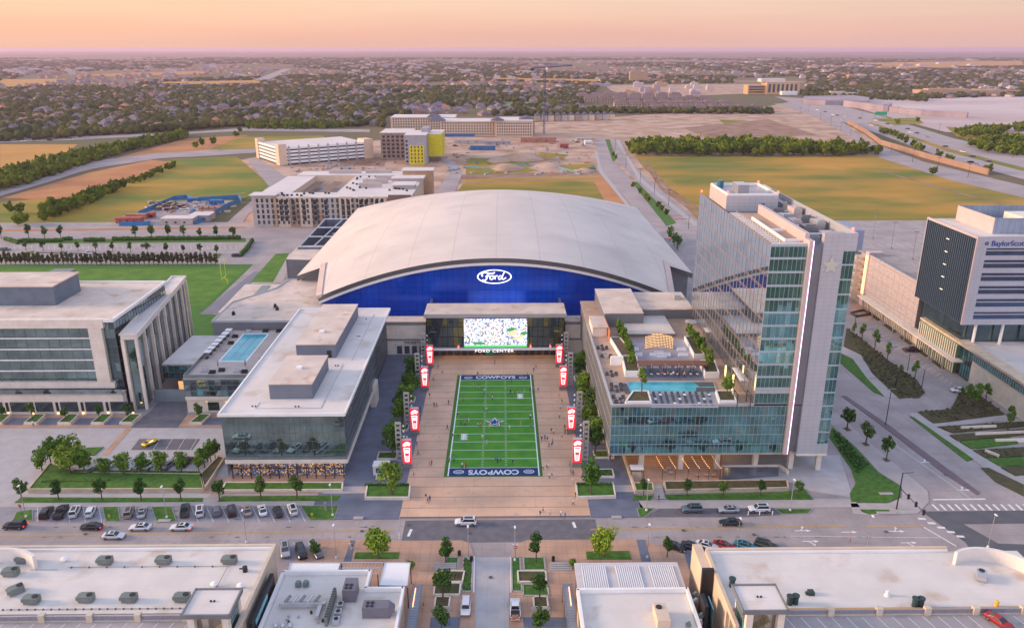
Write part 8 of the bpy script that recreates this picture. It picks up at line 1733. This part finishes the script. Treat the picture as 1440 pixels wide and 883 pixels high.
for kind, x, y, h, c, lb in (('suv', 973, 718.5, 180, 'slate', 'slate green SUV at the left of the three cars by the hotel kerb'), ('sedan', 1024, 719, 180, 'silver', 'silver sedan in the middle of the three cars by the hotel kerb'), ('suv', 1067, 718.5, 180, 'white', 'white car at the right of the three cars by the hotel kerb'),
    ('sedan', 949, 771, -28, 'black', 'black sedan first of the angled row on the near kerb'), ('sedan', 973, 771, -28, 'navy', 'navy sedan second in the angled row on the near kerb'), ('sedan', 994, 770, -28, 'white', 'white car third in the angled row, half behind the roof'), ('sedan', 1018, 770, -28, 'red', 'red car in the angled row behind the right shop roof'),
    ('sedan', 1048, 770, -28, 'teal', 'teal car in the angled row behind the right shop roof'), ('suv', 1077, 770, -28, 'green', 'dark green car last in the angled row behind the right shop roof'), ('suv', 401.5, 777, -72, 'silver', 'silver minivan first of the three angled cars by the left shop block'), ('suv', 424, 779, -66, 'black', 'black SUV in the middle of the three angled cars by the left shop block'),
    ('sedan', 446, 778, -60, 'grey', 'dark grey sedan partly behind the little tree at the left kerb'), ('jeep', 655, 858, -90, 'white', 'boxy white off-roader facing the camera on the left of the lane'), ('pickup', 724.5, 860, 90, 'white', 'white pickup with loaded bed on the right of the lane'), ('sport', 211.5, 624, 62, 'yellow', 'yellow sports car on the dark stalls of the drive court'),
    ('pickup', 156, 656, 62, 'white', 'white pickup behind the leafy trees of the raised lawn'), ('sedan', 133, 664, 75, 'navy', 'navy car at the left end behind the leafy trees'), ('suv', 197, 661, 75, 'silver', 'silver car half hidden by the leafy trees'), ('suv', 211, 656, 75, 'white', 'white SUV behind the gap in the leafy trees'), ('sedan', 237, 656, 75, 'grey', 'grey car between the right pair of leafy trees'), ('suv', 262, 652, 75, 'black', 'black SUV at the right end behind the leafy trees'),
    ('suv', 1279.5, 494, 172, 'maroon', 'dark maroon SUV alone in the medical office car park'), ('hatch', 1347, 551, 172, 'white', 'small white car beside the planting bed of the medical office')):
    car(kind, x, y, h, c, lb, name='parked_car')
car('sport', 1404, 876, -62, 'red', 'red sports car on the right rooftop parking deck', z=10.12)
p = G(724.5, 866, 1.2); tag(MB().box(p.x-.6, p.y-.9, 1.22, p.x+.1, p.y-.2, 1.7).box(p.x+.15, p.y-.7, 1.22, p.x+.6, p.y, 1.6).build('cargo_boxes', ms('container_rust')), 'brown boxes lying in the bed of the white pickup', 'boxes')
for k, (x, y, c, lb) in enumerate(((8, 352.5, 'navy', 'dark pickup-like car at the left edge of the rear car park'), (92, 358.5, 'silver', 'silver car left of the pair in the rear car park'), (128, 357.5, 'white', 'white van-like car right of the pair in the rear car park'), (205, 347, 'black', 'dark car under the hedge of the rear car park'), (333, 361, 'navy', 'dark blue car at the right end of the rear car park'))): car('suv', x, y, 5, c, lb)
tiny = {}
def tiny_car(px, py, h, c, label, group):
    if c not in tiny:
        b = MB().box(-2.4, -.95, .25, 2.4, .95, 1.0).box(-1.7, -.8, 1.01, 1.0, .8, 1.55, 1); tiny[c] = b.mesh('distant_car', [PAINT[c], car_glass])
    p = G(px, py); o = bpy.data.objects.new('distant_car', tiny[c]); COL.objects.link(o); o.location = (p.x, p.y, .0); o.rotation_euler = (0, 0, R(h)); o.scale = (1.15,)*3; tag(o, label, 'car', group)
for k, (x, y) in enumerate(((1172, 162), (1177, 163), (1190, 164), (1209, 167), (1226, 177), (1248, 175), (1256, 178), (1276, 182), (1281, 187), (1289, 188), (1303, 194), (1329, 207), (1354, 214), (1367, 221), (1372, 233), (1365, 229), (1150, 155), (1160, 158), (1185, 170), (1245, 182), (1232, 170), (1390, 228))):
    c = ('white', 'black', 'silver', 'navy')[k*7 % 4]; tiny_car(x, y, 125, c, {'white': 'white', 'black': 'black', 'silver': 'silver', 'navy': 'navy'}[c]+' car on the highway far right beyond the big field', f'{c} cars on the highway')
for k, (x, y) in enumerate(((10, 199), (33, 199), (48, 199), (70, 198), (100, 197), (820, 206), (812, 201), (806, 200), (700, 206), (640, 206), (610, 212))):
    c = ('black', 'white', 'silver')[k % 3]; tiny_car(x, y, 10, c, c+(' car on the road before the suburb, far left' if x < 200 else ' car on the bare ground of the building site'), c+(' cars on the suburb road' if x < 200 else ' cars at the building site'))
for k in range(26):
    x, y = 205+random.random()*55, 286+random.random()*10; c = ('red', 'navy', 'grey', 'white')[k % 4]; tiny_car(x, y, random.uniform(0, 180), c, c+' vehicle parked inside the blue-fenced contractor yard', c+' vehicles in the contractor yard')
# ---------------------------------------------------------------- people
def person_mesh(pose):
    me = bpy.data.meshes.new('person'); o = bpy.data.objects.new('person', me); COL.objects.link(o)
    st_ = {'stand': (.12, .1, 0, 0, .1), 'walk': (.12, .12, .32, -.28, .25), 'reach': (.18, .18, .1, -.1, .5)}[pose]; fx, ax, f1, f2, arm = st_
    J = [((0, 0, .93), .15), ((0, 0, 1.15), .13), ((0, 0, 1.38), .16), ((0, 0, 1.50), .065), ((0, .01, 1.60), .085), ((0, .01, 1.72), .085),
         ((-.10, 0, .88), .1), ((-fx, f1*.5, .48), .07), ((-fx, f1, .08), .05), ((-fx, f1+.14, .04), .045), ((.10, 0, .88), .1), ((fx, f2*.5, .48), .07), ((fx, f2, .08), .05), ((fx, f2+.14, .04), .045),
         ((-.19, 0, 1.40), .07), ((-.25, -arm*.3, 1.13), .05), ((-.26, arm*.4, .90), .035), ((.19, 0, 1.40), .07), ((.25, arm*.3, 1.13), .05), ((.26, arm, .95 if pose != 'reach' else 1.3), .035)]
    E = [(0, 1), (1, 2), (2, 3), (3, 4), (4, 5), (0, 6), (6, 7), (7, 8), (8, 9), (0, 10), (10, 11), (11, 12), (12, 13), (2, 14), (14, 15), (15, 16), (2, 17), (17, 18), (18, 19)]
    me.from_pydata([j[0] for j in J], E, []); md = o.modifiers.new('s', 'SKIN'); o.modifiers.new('u', 'SUBSURF').levels = 1
    for i, j in enumerate(J): sv_ = me.skin_vertices[0].data[i]; sv_.radius = (j[1], j[1]*.85); sv_.use_root = (i == 0)
    dg = bpy.context.evaluated_depsgraph_get(); m2 = bpy.data.meshes.new_from_object(o.evaluated_get(dg)); bpy.data.objects.remove(o)
    m2.name = 'person'; m2.materials.clear()
    for mm in ('skin', 'shirt', 'trousers', 'hair'): m2.materials.append(CL[mm])
    for pl_ in m2.polygons:
        c = pl_.center; pl_.material_index = 3 if c.z > 1.70 or (c.z > 1.58 and c.y < -.01) else 0 if c.z > 1.47 or (abs(c.x) > .2 and c.z < 1.2) else 1 if c.z > .95 else 2; pl_.use_smooth = True
    return m2
CL = dict(skin=mat('skin', (.42, .24, .16), .7, var=0), shirt=mat('shirt', (.6, .6, .6), .9, var=0), trousers=mat('trousers', (.05, .06, .1), .9, var=0), hair=mat('hair', (.05, .03, .02), .9, var=0))
PM = [person_mesh(q) for q in ('stand', 'walk', 'reach')]
SH = dict(white=(.7, .7, .72), navy=(.02, .03, .10), black=(.02, .02, .02), red=(.5, .03, .03), blue=(.05, .18, .5), grey=(.25, .25, .26), orange=(.6, .22, .04), teal=(.02, .35, .38), pink=(.6, .3, .32), green=(.05, .25, .08))
SHM = {k: mat('cloth_'+k, v, .9, var=0) for k, v in SH.items()}; TR = {'dark trousers': SHM['black'], 'blue jeans': mat('jeans', (.06, .10, .2), .9, var=0), 'pale shorts': mat('pale_cloth', (.5, .45, .4), .9, var=0)}
seen = {}; nr = {}
def near_lb(q):
    g = 'left' if q[0] < 660 else 'middle' if q[0] < 695 else 'right'; nr[g] = nr.get(g, 0)+1
    return f'on near {g} turf, {ORD[nr[g]-1]} from midfield'
def person(px, py, where, z=.15, col=None, pose=None, rz=None, s=1):
    p = G(px, py, z); r = random.Random(int(px*31+py*7)); c = col or r.choice(list(SH)); tn = r.choice(list(TR)); k = pose if pose is not None else r.randrange(3)
    o = bpy.data.objects.new('person', PM[k]); COL.objects.link(o); o.location = p; o.rotation_euler = (0, 0, r.uniform(0, 6.28) if rz is None else rz); o.scale = (s,)*3
    for i, m_ in ((1, SHM[c]), (2, TR[tn])): o.material_slots[i].link = 'OBJECT'; o.material_slots[i].material = m_
    lb = f'person in {c} top and {tn} {("standing", "walking", "holding out an arm")[k]} {where}'; seen[lb] = seen.get(lb, 0)+1
    if seen[lb] > 1: lb = lb.replace(' top', ' top, '+('the nearer' if seen[lb] == 2 else 'the farther')+',')
    words = lb.split(); tag(o, ' '.join(words[:16]), 'person')
def zz(l): return [(560+x/4.413, 580+y/4.413+1) for x, y in l]
def zt(l): return [(560+x/4.647, 410+y/4.647+1) for x, y in l]
for i, (q, col) in enumerate(zip(zt([(262, 505), (288, 530), (230, 580), (205, 690), (235, 750), (252, 750), (313, 740), (330, 735)]), ('black', 'white', 'orange', 'navy', 'black', 'navy', 'white', 'black'))): person(*q, ('left of the turf by the far banner', 'left of the turf near the screen', 'beside the second far left banner', 'beside the planter wall left', 'left of the turf in a pair', 'at the right of that pair', 'left edge group by the turf', 'rightmost of the left group')[i], col=col)
FAR = [625, 660, 680, 705, 665.1, 665.2, 650, 650.1, 650.2, 655, 715, 820, 780, 782, 825, 610]
for i, (q, col) in enumerate(zip(zt([(525, 625), (565, 660), (598, 680), (615, 705), (735, 665), (763, 665), (825, 650), (862, 650), (880, 650), (915, 655), (425, 715), (388, 820), (562, 780), (578, 782), (862, 825), (490, 610), (520, 548), (823, 552), (845, 552), (885, 520), (900, 505), (632, 470), (740, 590)]),
      ('black', 'white', 'grey', 'white', 'black', 'red', 'teal', 'navy', 'grey', 'blue', 'orange', 'grey', 'navy', 'white', 'white', 'orange', 'black', 'white', 'red', 'black', 'red', 'navy', 'red'))): person(*q, f'on far turf, {ORD[sorted(FAR).index(FAR[i])]} from the screen' if i < 16 else ('on the paving by the far goal line', 'near the far right turf corner', 'right of the far end zone', 'right of the turf near the screen', 'beside another near the screen', 'by the doors under the screen', 'on the first line of turf')[i-16], .17, col=col)
for i, (q, col) in enumerate(zip(zz([(370, 30), (390, 75), (412, 78), (438, 60), (497, 90), (512, 90), (562, 95), (612, 85), (633, 85), (690, 105), (760, 75), (822, 35), (825, 90), (340, 145), (370, 150), (522, 165), (550, 195), (668, 190), (318, 305), (345, 300), (397, 340), (412, 345), (420, 335), (605, 300), (617, 312), (635, 300), (710, 320), (860, 165)]),
      ('black', 'green', 'grey', 'white', 'white', 'orange', 'orange', 'white', 'black', 'white', 'grey', 'white', 'orange', 'white', 'orange', 'white', 'white', 'grey', 'red', 'teal', 'white', 'orange', 'red', 'blue', 'navy', 'teal', 'black', 'teal'))): person(*q, near_lb(q), .17, col=col)
for i, (q, col) in enumerate(zip(zz([(305, 103), (193, 325), (207, 325), (172, 535), (184, 560), (197, 548), (890, 175), (910, 165), (925, 180), (958, 190), (950, 125), (965, 130), (935, 215), (952, 215), (1015, 155), (1035, 130), (932, 345), (938, 405), (953, 405), (922, 355), (880, 640), (898, 615), (942, 640), (1008, 640), (1035, 650), (1085, 570), (1100, 525), (1075, 375), (1085, 385), (897, 350), (1000, 30), (1065, 330)]),
      ('black', 'pink', 'red', 'navy', 'blue', 'navy', 'black', 'blue', 'navy', 'grey', 'black', 'white', 'black', 'navy', 'white', 'black', 'white', 'white', 'grey', 'black', 'black', 'grey', 'white', 'white', 'blue', 'white', 'navy', 'teal', 'green', 'white', 'white', 'teal'))):
    person(*q, 'on the pink paving '+('left of the near end zone' if q[0] < 600 and q[1] < 680 else 'in the trio left of the crossing' if q[0] < 620 and q[1] > 680 else 'left of the turf' if q[0] < 640 else 'in the cluster right of midfield' if q[1] < 632 else 'by the right near corner of the turf' if q[1] < 675 else 'by the right planter' if q[0] > 800 and q[1] < 712 else 'near the street right of centre'), .15, col=col)
for i, (x, y, col, wh) in enumerate(((591, 578, 'black', 'beside the second left banner'), (588, 596, 'navy', 'between two left banners'), (586, 628, 'blue', 'at the foot of a left banner'), (588, 640, 'red', 'behind the nearest left banner'), (582, 672, 'navy', 'by the bin at the nearest left banner'), (532, 556, 'pink', 'on the left bluestone promenade'), (526, 560, 'black', 'on the left promenade beside another'), (786, 560, 'red', 'under the right banners'), (790, 568, 'navy', 'below the third right banner'), (788, 576, 'white', 'beside the right planting'),
        (794, 604, 'black', 'right of the pink paving'), (798, 610, 'navy', 'beside the second right banner'), (802, 668, 'teal', 'at the foot of the nearest right banner'), (805, 680, 'white', 'beside the right entrance planter'), (493, 771, 'white', 'with a companion on the near brick walk'), (496, 773, 'black', 'close to a white-topped one on the near walk'), (47, 599, 'white', 'by the second office planter'), (596, 857, 'red', 'on the brick walk beside the louvre canopy'), (1195, 762, 'orange', 'behind the right shop roof by the street'), (926, 704, 'black', 'at the foot of the hotel garden steps'), (979, 808, 'blue', 'by the dark bench behind the right restaurant'))):
    person(x, y, wh, .14, col=col)
for k in range(5): p = D(545+k*38, 590); q = bpy.data.objects.new('person', PM[k % 3]); COL.objects.link(q); q.location = (p.x, p.y, dz+.03); q.rotation_euler = (0, 0, k*1.3); q.material_slots[1].link = 'OBJECT'; q.material_slots[1].material = SHM[('red', 'pink', 'white', 'navy', 'orange')[k]]; tag(q, f'person in a {("red", "pink", "white", "navy", "orange")[k]} top standing among the loungers behind the terrace pool', 'person')
# bicycles in the racks by the lane
for k, (x, y) in enumerate(((632, 876), (758, 876), (764, 875))):
    p = G(x, y); r = empty('bicycle', (p.x, p.y, .14), 0, ('blue bicycle in the rack left of the lane', 'blue bicycle at the left of the rack right of the lane', 'blue bicycle at the right of the rack right of the lane')[k], 'bicycle')
    for sy in (-.5, .5):
        b = MB(); n = 14; pts = [(p.x, p.y+sy+.33*math.cos(i*math.tau/n), .48+.33*math.sin(i*math.tau/n)) for i in range(n+1)]; b.path(pts, .03, n=5); b.build('wheel', dark_m, r)
    b = MB(); b.tube((p.x, p.y-.5, .48), (p.x, p.y-.1, .95), .03).tube((p.x, p.y-.1, .95), (p.x, p.y+.4, .95), .03).tube((p.x, p.y+.4, 1.1), (p.x, p.y+.5, .48), .03).tube((p.x, p.y-.1, .95), (p.x, p.y, .48), .03).tube((p.x, p.y, .48), (p.x, p.y+.4, .95), .03); b.build('frame', ms('cloth_blue'), r)
# ---------------------------------------------------------------- air
hz_ = bpy.data.materials.new('haze'); hz_.use_nodes = True; t = hz_.node_tree; t.nodes.remove(t.nodes['Principled BSDF']); v = t.nodes.new('ShaderNodeVolumePrincipled'); v.inputs['Color'].default_value = (.86, .66, .84, 1); v.inputs['Density'].default_value = 6.0e-5; v.inputs['Anisotropy'].default_value = .2
t.links.new(v.outputs[0], t.nodes['Material Output'].inputs['Volume'])
tag(MB().box(-38200, -260, -1.4, 38200, 28200, 104).build('haze', hz_), kind='stuff')
scn.cycles.volume_step_rate = 10
